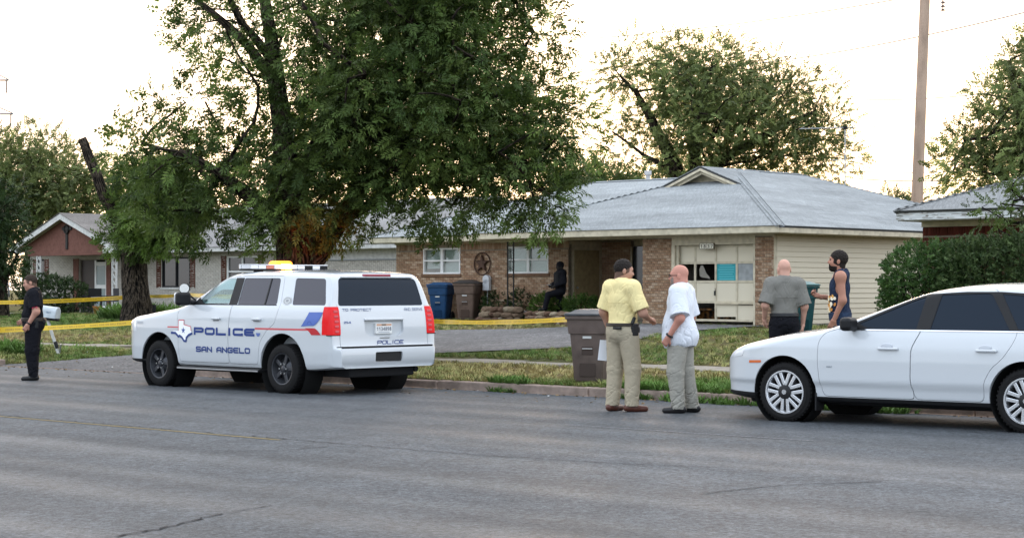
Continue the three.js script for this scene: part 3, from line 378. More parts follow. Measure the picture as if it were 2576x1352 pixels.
  // porch posts of wrought iron
  { const list = [], tp = 20.25; for (const q of [sAt(1277, tp), sAt(1292, tp)]) list.push(bx(X(q) - 0.016, X(q) + 0.016, -0.1, Yh(2.89), Z(tp) - 0.016, Z(tp) + 0.016)); const a = sAt(1277, tp), b = sAt(1292, tp); for (let y = 0.3; y < 2.3; y += 0.24) { list.push(tube([V(X(a), y, Z(tp)), V((X(a) + X(b)) / 2, y + 0.06, Z(tp)), V(X(b), y + 0.12, Z(tp))], 0.007, 5)); list.push(tube([V(X(b), y, Z(tp)), V((X(a) + X(b)) / 2, y + 0.06, Z(tp)), V(X(a), y + 0.12, Z(tp))], 0.007, 5)); }
    part('porch_post', merge(list), M.iron, H, 'pair of black wrought iron posts'); }
  part('porch_floor', bx(X(-19.24), X(-15.5), -0.4, 0.05, Z(23), Z(20.4)), M.concrete, H);
}
// ---------- white brick house on the left ----------
const whiteHouse = thing('brick_house', 'white painted brick house with brown gabled porch and brown shutters', 'house', W(-42, 24, 0.5), TURN);
{ const H = whiteHouse, X = (s) => s + 42, Z = (t) => -(t - 24), Yh = (y) => y - 0.5, P = (s, t, y) => V(X(s), Yh(y), Z(t)), tw = 26.2, top = 2.42;
  M.brown = mat(0.185, 0.085, 0.065, 0.75, { map: T.mottle }); M.shutter = mat(0.135, 0.06, 0.042, 0.75, { map: T.mottle });
  const s0 = -54.5, s1 = -28.7, Lw = s1 - s0, A = (px) => sAt(px, tw) - s0;
  const door = [A(200), A(268)], win = [A(408), A(478)], win2 = [A(572), A(648)], winL = [A(96), A(112)];
  const holes = [[door[0], door[1], 0.05, 2.15], [win[0], win[1], 1.0, 2.2], [win2[0], win2[1], 1.0, 2.2], [winL[0], winL[1], 1.1, 2.2]];
  const w = brickWall(H, [X(s0), Z(tw), 0], Lw, -0.1, 1.86 + 0.5, holes, whiteTone, M.mortarWhite, 0);
  brickWall(H, [X(s1), Z(tw), Math.PI / 2], 8, -0.1, top, [], whiteTone, M.mortarWhite, 0);
  brickWall(H, [X(s0), Z(tw + 8), -Math.PI / 2], 8, -0.1, top, [], whiteTone, M.mortarWhite, 0);
  part('upper_siding', bx(A(780), Lw + 0.012, 2.02, top + 0.1, 0.005, 0.045, 0.004), M.whitePaint, w);
  part('siding_trim', bx(A(780), Lw + 0.016, 1.97, 2.02, 0.004, 0.06, 0.004), mat(0.28, 0.29, 0.29, 0.7), w);
  // entrance: dark doorway with a pale storm door, brown trim
  part('hallway', merge([bx(door[0] - 1, door[1] + 1, 0.0, 2.4, -3.02, -3.0), bx(door[0] - 1, door[0] - 0.98, 0, 2.4, -3, -0.15), bx(door[1] + 0.98, door[1] + 1, 0, 2.4, -3, -0.15), bx(door[0] - 1, door[1] + 1, 2.4, 2.42, -3, -0.15), bx(door[0] - 1, door[1] + 1, -0.02, 0.0, -3, -0.15)]), M.room, w);
  { const d = part('storm_door', merge([bx(lerp(door[0], door[1], 0.54), lerp(door[0], door[1], 0.60), 0.06, 2.14, -0.08, -0.03, 0.004), bx(door[1] - 0.12, door[1] - 0.01, 0.06, 2.14, -0.08, -0.03, 0.004), ...[0.06, 0.95, 1.9].map((y) => bx(lerp(door[0], door[1], 0.60), door[1] - 0.12, y, y + 0.16, -0.075, -0.035, 0.004))]), M.white, w); part('pane', bx(lerp(door[0], door[1], 0.60), door[1] - 0.12, 0.1, 2.0, -0.06, -0.055), mat(0.22, 0.28, 0.28, 0.15), d); part('door_leaf', bx(door[0] + 0.02, lerp(door[0], door[1], 0.54), 0.06, 2.14, -0.12, -0.08, 0.006), mat(0.03, 0.018, 0.014, 0.5), d); }
  part('shutter', bx(door[0] - 0.42, door[0] - 0.02, 0.0, 2.2, 0.004, 0.04, 0.006), M.brown, w); part('shutter', bx(door[1] + 0.02, door[1] + 0.34, 0.0, 2.2, 0.004, 0.04, 0.006), M.brown, w);
  for (const q of [win, win2, winL]) { const wf = part('window', merge([bx(q[0], q[1], 1.0, 1.06, -0.1, 0.01, 0.004), bx(q[0], q[1], 2.14, 2.2, -0.1, 0.01, 0.004), bx(q[0], q[0] + 0.05, 1.06, 2.14, -0.1, 0.008, 0.004), bx(q[1] - 0.05, q[1], 1.06, 2.14, -0.1, 0.008, 0.004), ...(q === winL ? [] : [bx((q[0] + q[1]) / 2 - 0.03, (q[0] + q[1]) / 2 + 0.03, 1.06, 2.14, -0.1, 0.006, 0.004)]), ...(q === win2 ? [bx(q[0] + 0.05, q[1] - 0.05, 1.58, 1.64, -0.1, 0.004, 0.004)] : [])]), q === win2 ? M.white : M.blackRough, w); part('pane', bx(q[0] + 0.05, q[1] - 0.05, 1.06, 2.14, -0.06, -0.05), M.glassDark, wf);
    const sw = q === winL ? 0.3 : 0.3; for (const e of [q[0] - sw - 0.05, q[1] + 0.05]) { const sl = [bx(e, e + 0.05, 0.98, 2.22, 0.004, 0.035, 0.004), bx(e + sw - 0.05, e + sw, 0.98, 2.22, 0.004, 0.035, 0.004), bx(e + 0.05, e + sw - 0.05, 0.98, 2.22, 0.003, 0.012)]; for (let y = 1.02; y < 2.2; y += 0.07) { const b = new THREE.BoxGeometry(sw - 0.1, 0.055, 0.008); b.rotateX(0.5); b.translate(e + sw / 2, y + 0.03, 0.022); sl.push(metric(b)); } part('shutter', merge(sl), q === winL ? M.brown : M.shutter, w); }
    part('window_sill', bx(q[0] - 0.08, q[1] + 0.08, 0.92, 1.0, -0.08, 0.05, 0.008), M.whitePaint, w); }
  // gabled porch
  const ga = sAt(28, 24), gb = sAt(292, 24), gm = (ga + gb) / 2, ye = 3.12, k = 0.37, hw = (gb - ga) / 2, yr = ye + hw * k, tf = 23.9;
  const tri = new THREE.Shape([[ga + 0.75, 2.80], [gb - 0.1, 2.80], [gb - 0.1, 3.05], [gm, yr - 0.16], [ga + 0.75, ye + 0.1]].map((p) => new THREE.Vector2(X(p[0]), Yh(p[1])))), tg = new THREE.ExtrudeGeometry(tri, { depth: 0.1, bevelEnabled: false }); tg.translate(0, 0, Z(24.35)); part('gable', metric(tg), M.brown, H, 'brown gable of the porch');
  const rake = []; for (const sg of [-1, 1]) { const g = new THREE.ExtrudeGeometry(new THREE.Shape([[gm, yr - 0.02], [gm + sg * hw, ye - 0.02], [gm + sg * hw, ye - 0.22], [gm, yr - 0.24]].map((p) => new THREE.Vector2(X(p[0]), Yh(p[1])))), { depth: 0.05, bevelEnabled: false }); g.translate(0, 0, Z(tf) - 0.04); rake.push(metric(g)); } rake.push(bx(X(gb - 0.75), X(gb), Yh(2.84), Yh(3.08), Z(24.2), Z(tf) + 0.012, 0.01), bx(X(ga), X(ga + 0.5), Yh(2.9), Yh(3.08), Z(24.2), Z(tf) + 0.012, 0.01)); part('gable_trim', merge(rake), M.whitePaint, H);
  part('gable_soffit', merge([poly([P(ga, tf, ye - 0.1), P(gm, tf, yr - 0.1), P(gm, 25, yr - 0.1), P(ga, 25, ye - 0.1)]), poly([P(gm, tf, yr - 0.1), P(gb, tf, ye - 0.1), P(gb, 25, ye - 0.1), P(gm, 25, yr - 0.1)])]), M.soffit, H);
  const WT = [0.27, 0.255, 0.25];
  roofPlane(H, 'roof', [P(ga, 31, ye), P(ga, tf, ye), P(gm, tf, yr), P(gm, 31, yr)], WT); roofPlane(H, 'roof', [P(gb, tf, ye), P(gb, 31, ye), P(gm, 31, yr), P(gm, tf, yr)], WT);
  // cross shaped ornament on the gable
  part('gable_ornament', merge([bx(X(gm) - 0.07, X(gm) + 0.09, Yh(3.05), Yh(3.98), Z(24.25), Z(24.2), 0.02), bx(X(gm) - 0.32, X(gm) + 0.36, Yh(3.82), Yh(3.96), Z(24.245), Z(24.195), 0.02), new THREE.TorusGeometry(0.16, 0.035, 6, 18).translate(X(gm) + 0.01, Yh(3.86), Z(24.2))]), M.iron, H, 'dark cross shaped ornament on the gable');
  // lattice porch posts
  const post = (s) => { const l = [], x = X(s), z = Z(24.3); for (const q of [-0.13, 0.13]) l.push(bx(x + q - 0.03, x + q + 0.03, -0.1, Yh(2.82), z - 0.03, z + 0.03, 0.004)); for (let y = 0.0; y < 2.2; y += 0.26) { l.push(bar(V(x - 0.12, y, z), V(x + 0.12, y + 0.24, z), 0.022, 0.022, 6), bar(V(x + 0.12, y, z), V(x - 0.12, y + 0.24, z), 0.022, 0.022, 6)); } part('porch_post', merge(l), M.whitePaint, H); };
  post(sAt(288, 24.3)); post(sAt(98, 24.3));
  part('porch_floor', bx(X(ga + 0.6), X(gb), -0.4, 0.04, Z(tw), Z(24.1)), M.concrete, H);
  // main roof
  const e0 = 25.6, rs = 31, ry = 3.05 + (rs - e0) * 0.34;
  roofPlane(H, 'roof', [P(-55.2, e0, 3.05), P(-28.1, e0, 3.05), P(-31.2, rs, ry), P(-52.2, rs, ry)], [0.33, 0.33, 0.34]); part('roof', poly([P(-28.1, 36.4, 3.05), P(-55.2, 36.4, 3.05), P(-52.2, rs, ry), P(-31.2, rs, ry)]), M.underlay, H); roofPlane(H, 'roof', [P(-28.1, e0, 3.05), P(-28.1, 36.4, 3.05), P(-31.2, rs, ry)], [0.33, 0.33, 0.34]); part('roof', poly([P(-55.2, 36.4, 3.05), P(-55.2, e0, 3.05), P(-52.2, rs, ry)]), M.underlay, H);
  part('fascia', merge([bx(X(gb), X(-28.1), Yh(2.88), Yh(3.04), Z(e0) - 0.04, Z(e0), 0.004), bx(X(-28.14), X(-28.1), Yh(2.88), Yh(3.04), Z(36), Z(e0) - 0.045)]), M.whitePaint, H);
  part('soffit', bx(X(gb), X(-28.2), Yh(2.86), Yh(2.885), Z(tw), Z(e0) - 0.05), M.whitePaint, H);
  part('rear_wall', bx(X(s0), X(s1), -0.1, top, Z(34.4), Z(34.2)), M.whitePaint, H);
}
// ---------- red brick house on the right, mostly behind the hedge ----------
const redHouse = thing('brick_house', 'dark red brick house with peeling white eaves behind the hedge', 'house', W(-3, 19.5, 0.5), TURN);
{ const H = redHouse, X = (s) => s + 3, Z = (t) => -(t - 19.5), Yh = (y) => y - 0.5, P = (s, t, y) => V(X(s), Yh(y), Z(t));
  const s0 = sAt(2255, 18.2), s1 = s0 + 11, ye = 3.28, top = 2.42, sw = sAt(2322, 19.1);
  brickWall(H, [X(sw), Z(19.1), 0], s1 - sw - 1, -0.1, top, [], redTone, M.mortar, 0, true); brickWall(H, [X(sw), Z(27), -Math.PI / 2], 7.9, -0.1, top, [], redTone, M.mortar, 0);
  M.peel = mat(1, 1, 1, 0.8, { map: canvasTex(1024, 64, (g, w, h) => { g.fillStyle = '#c9cccb'; g.fillRect(0, 0, w, h); for (let i = 0; i < 420; i++) { const x = rnd() * w, y = rnd() * h; g.fillStyle = ['#8d8880', '#b7b4ad', '#6e6860', '#dedfdd'][i & 3]; g.beginPath(); g.ellipse(x, y, rr(2, 14), rr(1, 5), 0, 0, 7); g.fill(); } }) });
  const fas = new THREE.BoxGeometry(s1 - s0, 0.2, 0.04); fas.translate(X((s0 + s1) / 2), Yh(3.16), Z(18.2)); part('fascia', fas, M.peel, H, 'white fascia with peeling paint'); part('drip_edge', bx(X(s0) - 0.02, X(s1), Yh(3.25), Yh(3.275), Z(18.2) - 0.02, Z(18.2) + 0.03), mat(0.2, 0.2, 0.2, 0.6), H); const f2 = new THREE.BoxGeometry(0.04, 0.2, 9); f2.translate(X(s0), Yh(3.16), Z(18.225) - 4.5); part('fascia', f2, M.peel, H);
  part('soffit', bx(X(s0) + 0.02, X(s1), Yh(3.04), Yh(3.06), Z(19.3), Z(18.23)), M.whitePaint, H); part('soffit', bx(X(s0) + 0.02, X(sw), Yh(3.04), Yh(3.06), Z(27), Z(19.305)), M.whitePaint, H);
  part('frieze_board', merge([bx(X(sw) - 0.02, X(s1) - 1, top, Yh(3.04), Z(19.14), Z(19.06), 0.004), bx(X(sw) - 0.04, X(sw), top, Yh(3.04), Z(27), Z(19.15))]), M.soffit, H);
  const rise = 4.6 * 0.36; roofPlane(H, 'roof', [P(s0 - 0.03, 18.15, ye), P(s1, 18.15, ye), P(s1, 22.75, ye + rise), P(s0 + 4.6, 22.75, ye + rise)], [0.33, 0.35, 0.37]); roofPlane(H, 'roof', [P(s0 - 0.03, 27.4, ye), P(s0 - 0.03, 18.15, ye), P(s0 + 4.6, 22.75, ye + rise)], [0.33, 0.35, 0.37]); part('roof', poly([P(s1, 27.4, ye), P(s0, 27.4, ye), P(s0 + 4.6, 22.75, ye + rise), P(s1, 22.75, ye + rise)]), M.underlay, H);
  ridgeCap(H, P(s0, 18.15, ye + 0.02), P(s0 + 4.6, 22.75, ye + rise + 0.02), [0.27, 0.28, 0.29]);
  part('rear_wall', bx(X(sw), X(s1) - 1, -0.1, top, Z(27.2), Z(27)), M.blackRough, H); part('end_wall', bx(X(s1) - 1, X(s1) - 0.8, -0.1, top, Z(27), Z(19.2)), M.blackRough, H); }
// ---------- trees and shrubs ----------
function leafSpray(nl, len, lw, stalk, droop) { // a twig with leaflets in pairs, about 1 unit long along +x
  const pos = [], nor = [], q = new THREE.Quaternion(), e = new THREE.Euler();
  const leaf = (o, yaw, roll, pitch, l, w) => { e.set(roll, yaw, pitch, 'YZX'); q.setFromEuler(e); const P = [V(0, 0, 0), V(l * 0.45, 0.04 * l, w), V(l, -0.10 * l, 0), V(l * 0.45, 0.04 * l, -w), V(l * 0.5, -0.05 * l, 0)].map((p) => p.applyQuaternion(q).add(o)), n = V(0, 1, 0).applyQuaternion(q);
    for (const [a, b, c] of [[0, 1, 4], [1, 2, 4], [0, 4, 3], [4, 2, 3]]) for (const k of [a, b, c]) { pos.push(P[k].x, P[k].y, P[k].z); nor.push(n.x, n.y, n.z); } };
  for (let i = 0; i < nl; i++) { const f = (i + 0.5) / nl, side = i % 2 ? 1 : -1, o = V(f * stalk, -droop * f * f, 0); leaf(o, side * rr(0.7, 1.3), rr(-0.6, 0.6), rr(-0.7, 0.15), len * rr(0.75, 1.2), lw * rr(0.8, 1.2)); }
  leaf(V(stalk, -droop, 0), 0, rr(-0.4, 0.4), -0.5, len, lw);
  const g = new THREE.BufferGeometry(); g.setAttribute('position', new THREE.Float32BufferAttribute(pos, 3)); g.setAttribute('normal', new THREE.Float32BufferAttribute(nor, 3)); return g;
}
const SPRAY = { pecan: leafSpray(13, 0.42, 0.075, 0.85, 0.28), small: leafSpray(16, 0.24, 0.075, 0.9, 0.15), holly: leafSpray(14, 0.26, 0.09, 0.7, 0.05) };
M.leaf = phys(1, 1, 1, 0.6, { side: THREE.DoubleSide, transmission: 0.5, thickness: 0, specularIntensity: 0.2 });
M.hedge = phys(1, 1, 1, 0.5, { side: THREE.DoubleSide, transmission: 0.25, thickness: 0, specularIntensity: 0.25 });
M.barkDark = mat(0.20, 0.168, 0.142, 0.95, { map: rep(T.bark, 1.2, 0.6), bumpMap: rep(T.bark, 1.2, 0.6), bumpScale: 0.03 });
M.barkGrey = mat(0.15, 0.13, 0.115, 0.95, { map: rep(T.bark, 1.2, 0.6), bumpMap: rep(T.bark, 1.2, 0.6), bumpScale: 0.025 });
function limb(a, b, r0, r1, bend, n = 7) { // tapered, slightly crooked
  const mid = a.clone().add(b).multiplyScalar(0.5).add(bend), c = new THREE.QuadraticBezierCurve3(a, mid, b), N = Math.max(2, Math.ceil(a.distanceTo(b) / 0.35)), pos = [], uv = [], idx = [], X = V(), Y = V();
  let ref = Math.abs(b.clone().sub(a).normalize().y) > 0.9 ? V(1, 0, 0) : V(0, 1, 0);
  for (let i = 0; i <= N; i++) { const p = c.getPoint(i / N), d = c.getTangent(i / N); X.crossVectors(ref, d).normalize(); Y.crossVectors(d, X).normalize(); const r = lerp(r0, r1, i / N);
    for (let k = 0; k <= n; k++) { const w = k / n * 2 * Math.PI, q = r * (1 + 0.13 * noise(p.x * 3 + Math.cos(w) * 1.5, p.y * 2, p.z * 3 + Math.sin(w) * 1.5)); pos.push(p.x + q * (X.x * Math.cos(w) + Y.x * Math.sin(w)), p.y + q * (X.y * Math.cos(w) + Y.y * Math.sin(w)), p.z + q * (X.z * Math.cos(w) + Y.z * Math.sin(w))); uv.push(k / n * Math.max(0.3, 6.28 * r), i / N * a.distanceTo(b)); if (i < N && k < n) { const o = i * (n + 1) + k; idx.push(o, o + 1, o + n + 1, o + 1, o + n + 2, o + n + 1); } } }
  const g = new THREE.BufferGeometry(); g.setAttribute('position', new THREE.Float32BufferAttribute(pos, 3)); g.setAttribute('uv', new THREE.Float32BufferAttribute(uv, 2)); g.setIndex(idx); g.computeVertexNormals(); return g.toNonIndexed();
}
const inside = (x, y, poly) => { let c = false; for (let i = 0, j = poly.length - 1; i < poly.length; j = i++) { const [a, b] = poly[i], [d, e] = poly[j]; if ((b > y) !== (e > y) && x < (d - a) * (y - b) / (e - b) + a) c = !c; } return c; };
function edgeDist(x, y, poly) { let m = 1e9; for (let i = 0, j = poly.length - 1; i < poly.length; j = i++) { const [a, b] = poly[i], [d, e] = poly[j], k = clamp(((x - a) * (d - a) + (y - b) * (e - b)) / ((d - a) ** 2 + (e - b) ** 2 || 1)); m = Math.min(m, Math.hypot(x - a - k * (d - a), y - b - k * (e - b))); } return m; }
// spec: base point, distance D, outline (silhouette as surveyed), depth of the crown, limbs as chains, leaves
function tree(o, spec) {
  const { D, outline, thick, r, sprays, size, spray, cols, gaps = [], thin = () => 1, limbs, m = M.barkDark, up = 0.15, leafM = M.leaf } = spec, origin = o.position, k = D / FL, xs = outline.map((p) => p[0]), ys = outline.map((p) => p[1]);
  const nodes = [], woodL = [], trunkL = [];
  limbs.forEach((ch, ci) => { let prev = null; ch.forEach(([px, py, dz, rad], i) => { const p = at(px, py, D + dz).sub(origin); if (i === 0 && ci === 0) p.y = -0.1; if (prev) { (ci === 0 ? trunkL : woodL).push(limb(prev.p, p, prev.r, rad, V(rr(-0.06, 0.06), 0, rr(-0.06, 0.06)).multiplyScalar(prev.p.distanceTo(p)), 11)); } prev = { p, r: rad }; if (i || ci) nodes.push({ p, r: rad, root: true }); }); });
  const clumps = []; const want = spec.clumps; let tries = 0;
  while (clumps.length < want && tries++ < want * 60) { const x = rr(Math.min(...xs), Math.max(...xs)), y = rr(Math.min(...ys), Math.max(...ys)); if (!inside(x, y, outline)) continue; const e = edgeDist(x, y, outline) * k; if (e < r * 0.55) continue; if (gaps.some((g) => Math.hypot((x - g[0]) / g[2], (y - g[1]) / g[3]) < 1) || rnd() > thin(x, y)) continue;
    const dz = Math.min(thick, 0.7 + e * 1.1); const p = at(x, y, D + rr(-dz, dz)).sub(origin); if (clumps.some((c) => c.p.distanceTo(p) < r * 0.75)) continue; clumps.push({ p, r: r * rr(0.75, 1.25), e, thin: thin(x, y) }); }
  // branches: every clump joins the nearest wood, the nearest ones first
  const left = clumps.map((c) => c); while (left.length) { let bi = 0, bn = null, bd = 1e9; const step = left.length > 200 ? 3 : 1; for (let i = 0; i < left.length; i += step) for (const n of nodes) { const d = left[i].p.distanceTo(n.p) + (n.root ? 0 : 0.25) + (left[i].p.y < n.p.y ? 0.5 : 0); if (d < bd) { bd = d; bi = i; bn = n; } }
    const c = left.splice(bi, 1)[0]; c.from = bn; nodes.push({ p: c.p, c, n: 0 }); c.node = nodes[nodes.length - 1]; }
  for (const c of clumps) { let f = c.from, w = 1; while (f && f.c) { f.c.w = (f.c.w || 1) + w; f = f.c.from; } }
  for (const c of clumps) { const a = c.from.p, rw = Math.min(c.from.root ? c.from.r * 0.7 : 1, 0.016 * Math.sqrt(c.w || 1) * (spec.wood || 1) + 0.006); woodL.push(limb(a, c.p, rw, rw * 0.7, V(rr(-0.12, 0.12), rr(-0.05, 0.15), rr(-0.12, 0.12)).multiplyScalar(a.distanceTo(c.p)), 5)); }
  part('trunk', merge(trunkL), m, o); if (woodL.length) part('branches', merge(woodL), m, o);
  const mats = [], col = [], t = new THREE.Object3D(), dir = V(), out = V();
  for (const c of clumps) { const N = Math.round(sprays * (c.r / r) ** 2 * (c.thin < 1 ? 0.55 + 0.45 * c.thin : 1));
    const tone = rr(0.62, 1.45), hue = rnd(); for (let i = 0; i < N; i++) { do dir.set(rr(-1, 1), rr(-1, 1), rr(-1, 1)); while (dir.lengthSq() > 1); const q = Math.cbrt(dir.length()); dir.normalize(); t.position.copy(c.p).addScaledVector(dir, q * c.r).add(V(0, -0.1 * c.r, 0));  // per-clump tone paints sunlit clumps and dark gaps into the leaf colour
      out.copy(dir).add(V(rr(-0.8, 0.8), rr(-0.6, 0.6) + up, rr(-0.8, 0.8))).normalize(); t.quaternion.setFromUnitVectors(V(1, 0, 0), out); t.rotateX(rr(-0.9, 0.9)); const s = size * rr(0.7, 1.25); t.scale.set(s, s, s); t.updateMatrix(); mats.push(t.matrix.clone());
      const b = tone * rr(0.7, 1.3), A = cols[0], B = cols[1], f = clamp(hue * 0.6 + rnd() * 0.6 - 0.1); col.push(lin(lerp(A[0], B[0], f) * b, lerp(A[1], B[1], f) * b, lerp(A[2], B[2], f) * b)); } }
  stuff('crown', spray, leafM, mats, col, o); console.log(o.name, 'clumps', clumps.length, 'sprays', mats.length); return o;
}
const GREEN = [[0.056, 0.098, 0.024], [0.122, 0.170, 0.042]], OLIVE = [[0.115, 0.155, 0.052], [0.20, 0.235, 0.080]], DEEP = [[0.022, 0.045, 0.016], [0.05, 0.085, 0.024]];
const ground = (px, D, label, cat, name = 'tree') => { const p = at(px, CY, D), [, t] = toST(p.x, p.z); return thing(name, label, cat, V(p.x, elev(t), p.z)); };
// the big shade tree behind the police car
tree(ground(748, 36, 'large dark leafy shade tree rising behind the police car', 'tree'), { D: 36, thick: 2.7, r: 0.62, clumps: 315, sprays: 68, size: 0.255, spray: SPRAY.pecan, cols: GREEN, wood: 1.1,
  outline: [[395, 40], [470, 90], [440, 120], [520, 200], [430, 190], [345, 205], [375, 260], [310, 300], [300, 340], [265, 390], [320, 450], [370, 540], [420, 585], [480, 605], [600, 590], [690, 612], [800, 615], [880, 590], [960, 570], [1020, 515], [1070, 560], [1150, 598], [1210, 520], [1290, 520], [1350, 585], [1425, 560], [1440, 480], [1470, 420], [1510, 330], [1500, 240], [1400, 190], [1420, 95], [1380, 20], [1390, -60], [1300, -330], [1050, -470], [750, -460], [500, -330], [410, -100]],
  gaps: [[585, 255, 62, 48], [470, 160, 40, 30], [880, 40, 24, 34], [620, 350, 26, 20], [930, 110, 20, 24], [1200, 330, 42, 22], [850, 300, 20, 20], [1120, 600, 50, 40]], thin: (x, y) => (x < 640 && y < 260 ? 0.24 : x < 790 && y < 330 ? 0.30 : x < 560 && y < 420 ? 0.62 : y < 160 && x < 1000 ? 0.6 : y < 330 && x > 1150 ? 0.75 : x > 640 && x < 800 && y < 480 ? 0.5 : 1),
  limbs: [[[755, 800, 0, 0.50], [748, 690, 0, 0.40], [742, 610, 0, 0.38], [730, 520, 0, 0.30], [716, 400, 0.1, 0.23], [706, 280, 0.2, 0.19], [690, 160, 0.3, 0.15], [672, 40, 0.4, 0.12], [660, -120, 0.5, 0.08]], [[752, 690, 0, 0.32], [790, 640, 0.2, 0.27], [840, 575, 0.5, 0.20], [910, 470, 0.8, 0.14], [1010, 360, 0.8, 0.10], [1140, 280, 0.6, 0.07], [1300, 220, 0.4, 0.04]], [[700, 220, 0.2, 0.13], [620, 110, 0.2, 0.09], [520, 20, 0.2, 0.06], [470, -20, 0.2, 0.04]], [[742, 600, 0, 0.2], [660, 520, -0.6, 0.14], [560, 440, -1, 0.1], [450, 380, -1.2, 0.06]], [[730, 500, 0.4, 0.2], [800, 360, 0.8, 0.15], [860, 220, 1, 0.12], [900, 60, 1.2, 0.09], [960, -80, 1.2, 0.06]], [[690, 160, 0.3, 0.1], [610, 60, 0.1, 0.07], [560, -40, 0, 0.05]], [[850, 560, 0.5, 0.12], [1000, 470, 0.6, 0.08], [1180, 420, 0.4, 0.055], [1340, 420, 0, 0.035]]] });
// smaller tree on the left with the sawn off limb
tree(ground(342, 60, 'smaller tree with thick trunk and one sawn off limb by the white house', 'tree'), { D: 60, thick: 2.6, r: 0.6, clumps: 60, sprays: 70, size: 0.30, spray: SPRAY.pecan, cols: [[0.08, 0.14, 0.03], [0.15, 0.22, 0.045]], m: M.barkDark,
  outline: [[310, 450], [380, 400], [470, 440], [520, 520], [500, 585], [430, 610], [360, 622], [300, 625], [250, 605], [235, 570], [290, 560], [300, 500]], thin: () => 1,
  limbs: [[[342, 800, 0, 0.53], [340, 720, 0, 0.42], [338, 660, 0, 0.40], [328, 610, 0, 0.36], [298, 560, -0.3, 0.24], [266, 500, -0.5, 0.19], [240, 430, -0.5, 0.165], [217, 375, -0.5, 0.15], [206, 349, -0.5, 0.145], [205.5, 347, -0.5, 0.02]], [[340, 640, 0, 0.3], [400, 560, 0, 0.2], [450, 500, 0.4, 0.1]], [[332, 610, 0, 0.24], [350, 520, 0.6, 0.16], [370, 450, 0.6, 0.08]]] });
// broad tree behind the tan house
tree(ground(1712, 76, 'broad airy tree growing behind the tan house garage', 'tree'), { D: 76, thick: 4.5, r: 0.82, clumps: 185, sprays: 52, size: 0.37, spray: SPRAY.small, cols: OLIVE, wood: 0.9, m: M.barkDark,
  outline: [[1480, 160], [1560, 130], [1590, 62], [1640, 90], [1720, 78], [1790, 100], [1850, 96], [1900, 130], [1955, 108], [1970, 160], [2080, 170], [2130, 230], [2160, 310], [2190, 400], [2150, 450], [2060, 455], [1950, 440], [1750, 450], [1640, 440], [1560, 420], [1500, 350], [1480, 270], [1520, 220]],
  gaps: [[1560, 250, 62, 30], [1540, 350, 50, 40], [1640, 340, 30, 30], [1700, 270, 22, 22], [1860, 190, 22, 18], [2070, 260, 26, 18], [1760, 400, 22, 16], [1900, 330, 18, 14]], thin: (x, y) => (x < 1660 ? 0.45 : x > 2090 ? 0.35 : y < 130 ? 0.55 : x > 1990 && y < 300 ? 0.6 : 0.9),
  limbs: [[[1712, 760, 0, 0.5], [1708, 520, 0, 0.42], [1700, 430, 0, 0.36], [1676, 370, 0, 0.26], [1640, 300, 0, 0.18], [1600, 230, 0, 0.1], [1560, 190, 0, 0.05]], [[1705, 480, 0, 0.32], [1752, 430, 0, 0.28], [1745, 350, 0, 0.2], [1760, 260, 0, 0.14], [1790, 170, 0, 0.08]], [[1752, 440, 0, 0.24], [1850, 380, 0, 0.18], [1960, 320, 0, 0.12], [2050, 280, 0, 0.07]], [[1700, 430, 0, 0.13], [1620, 390, 0.5, 0.07], [1540, 330, 0.5, 0.04]]] });
// tree on the right
tree(ground(2600, 62, 'leafy tree at the right edge behind the red brick house', 'tree'), { D: 62, thick: 3.4, r: 0.75, clumps: 125, sprays: 54, size: 0.38, spray: SPRAY.small, cols: OLIVE, wood: 1.3,
  outline: [[2560, 60], [2500, 100], [2455, 160], [2420, 190], [2395, 240], [2440, 290], [2400, 310], [2345, 370], [2330, 440], [2370, 480], [2480, 500], [2620, 520], [2800, 520], [2880, 380], [2850, 180], [2760, 40], [2640, 20]], thin: (x, y) => (y < 260 && x < 2560 ? 0.34 : 0.9), gaps: [[2440, 250, 40, 24]],
  limbs: [[[2600, 760, 0, 0.4], [2595, 560, 0, 0.3], [2580, 420, 0, 0.2], [2560, 260, 0, 0.12], [2540, 150, 0, 0.05]], [[2595, 520, 0, 0.2], [2500, 420, 0, 0.12], [2420, 370, 0, 0.06]], [[2598, 540, 0, 0.2], [2700, 400, 0, 0.12]]] });
// trees far left, behind the white house
tree(ground(80, 100, 'broad tree on the far left behind the brown porch gable', 'tree'), { D: 100, thick: 5, r: 1.15, clumps: 115, sprays: 62, size: 0.48, spray: SPRAY.small, cols: OLIVE, wood: 1.6,
  outline: [[-160, 360], [-60, 320], [10, 330], [70, 318], [120, 310], [160, 330], [190, 350], [230, 335], [240, 400], [330, 420], [420, 440], [430, 520], [330, 560], [200, 570], [60, 580], [-80, 600], [-200, 560]], thin: (x, y) => (y < 370 ? 0.55 : 1), gaps: [[255, 500, 26, 22], [205, 395, 18, 18]],
  limbs: [[[80, 760, 0, 0.5], [85, 600, 0, 0.4], [90, 480, 0, 0.24], [70, 380, 0, 0.1]], [[85, 560, 0, 0.3], [180, 460, 0, 0.16], [260, 430, 0, 0.08]], [[85, 580, 0, 0.25], [-40, 450, 0, 0.12]]] });
tree(ground(10, 68, 'dark scraggly tree beside the brown porch at the left edge', 'tree'), { D: 68, thick: 2.2, r: 0.62, clumps: 62, sprays: 46, size: 0.36, spray: SPRAY.small, cols: DEEP, wood: 1.2,
  outline: [[-120, 470], [-20, 450], [60, 470], [80, 540], [40, 600], [62, 660], [60, 730], [-10, 750], [-120, 740]], thin: () => 0.75, limbs: [[[10, 780, 0, 0.22], [5, 690, 0, 0.15], [0, 600, 0, 0.1], [10, 520, 0, 0.05]], [[8, 720, 0, 0.1], [45, 640, 0, 0.05]]] });
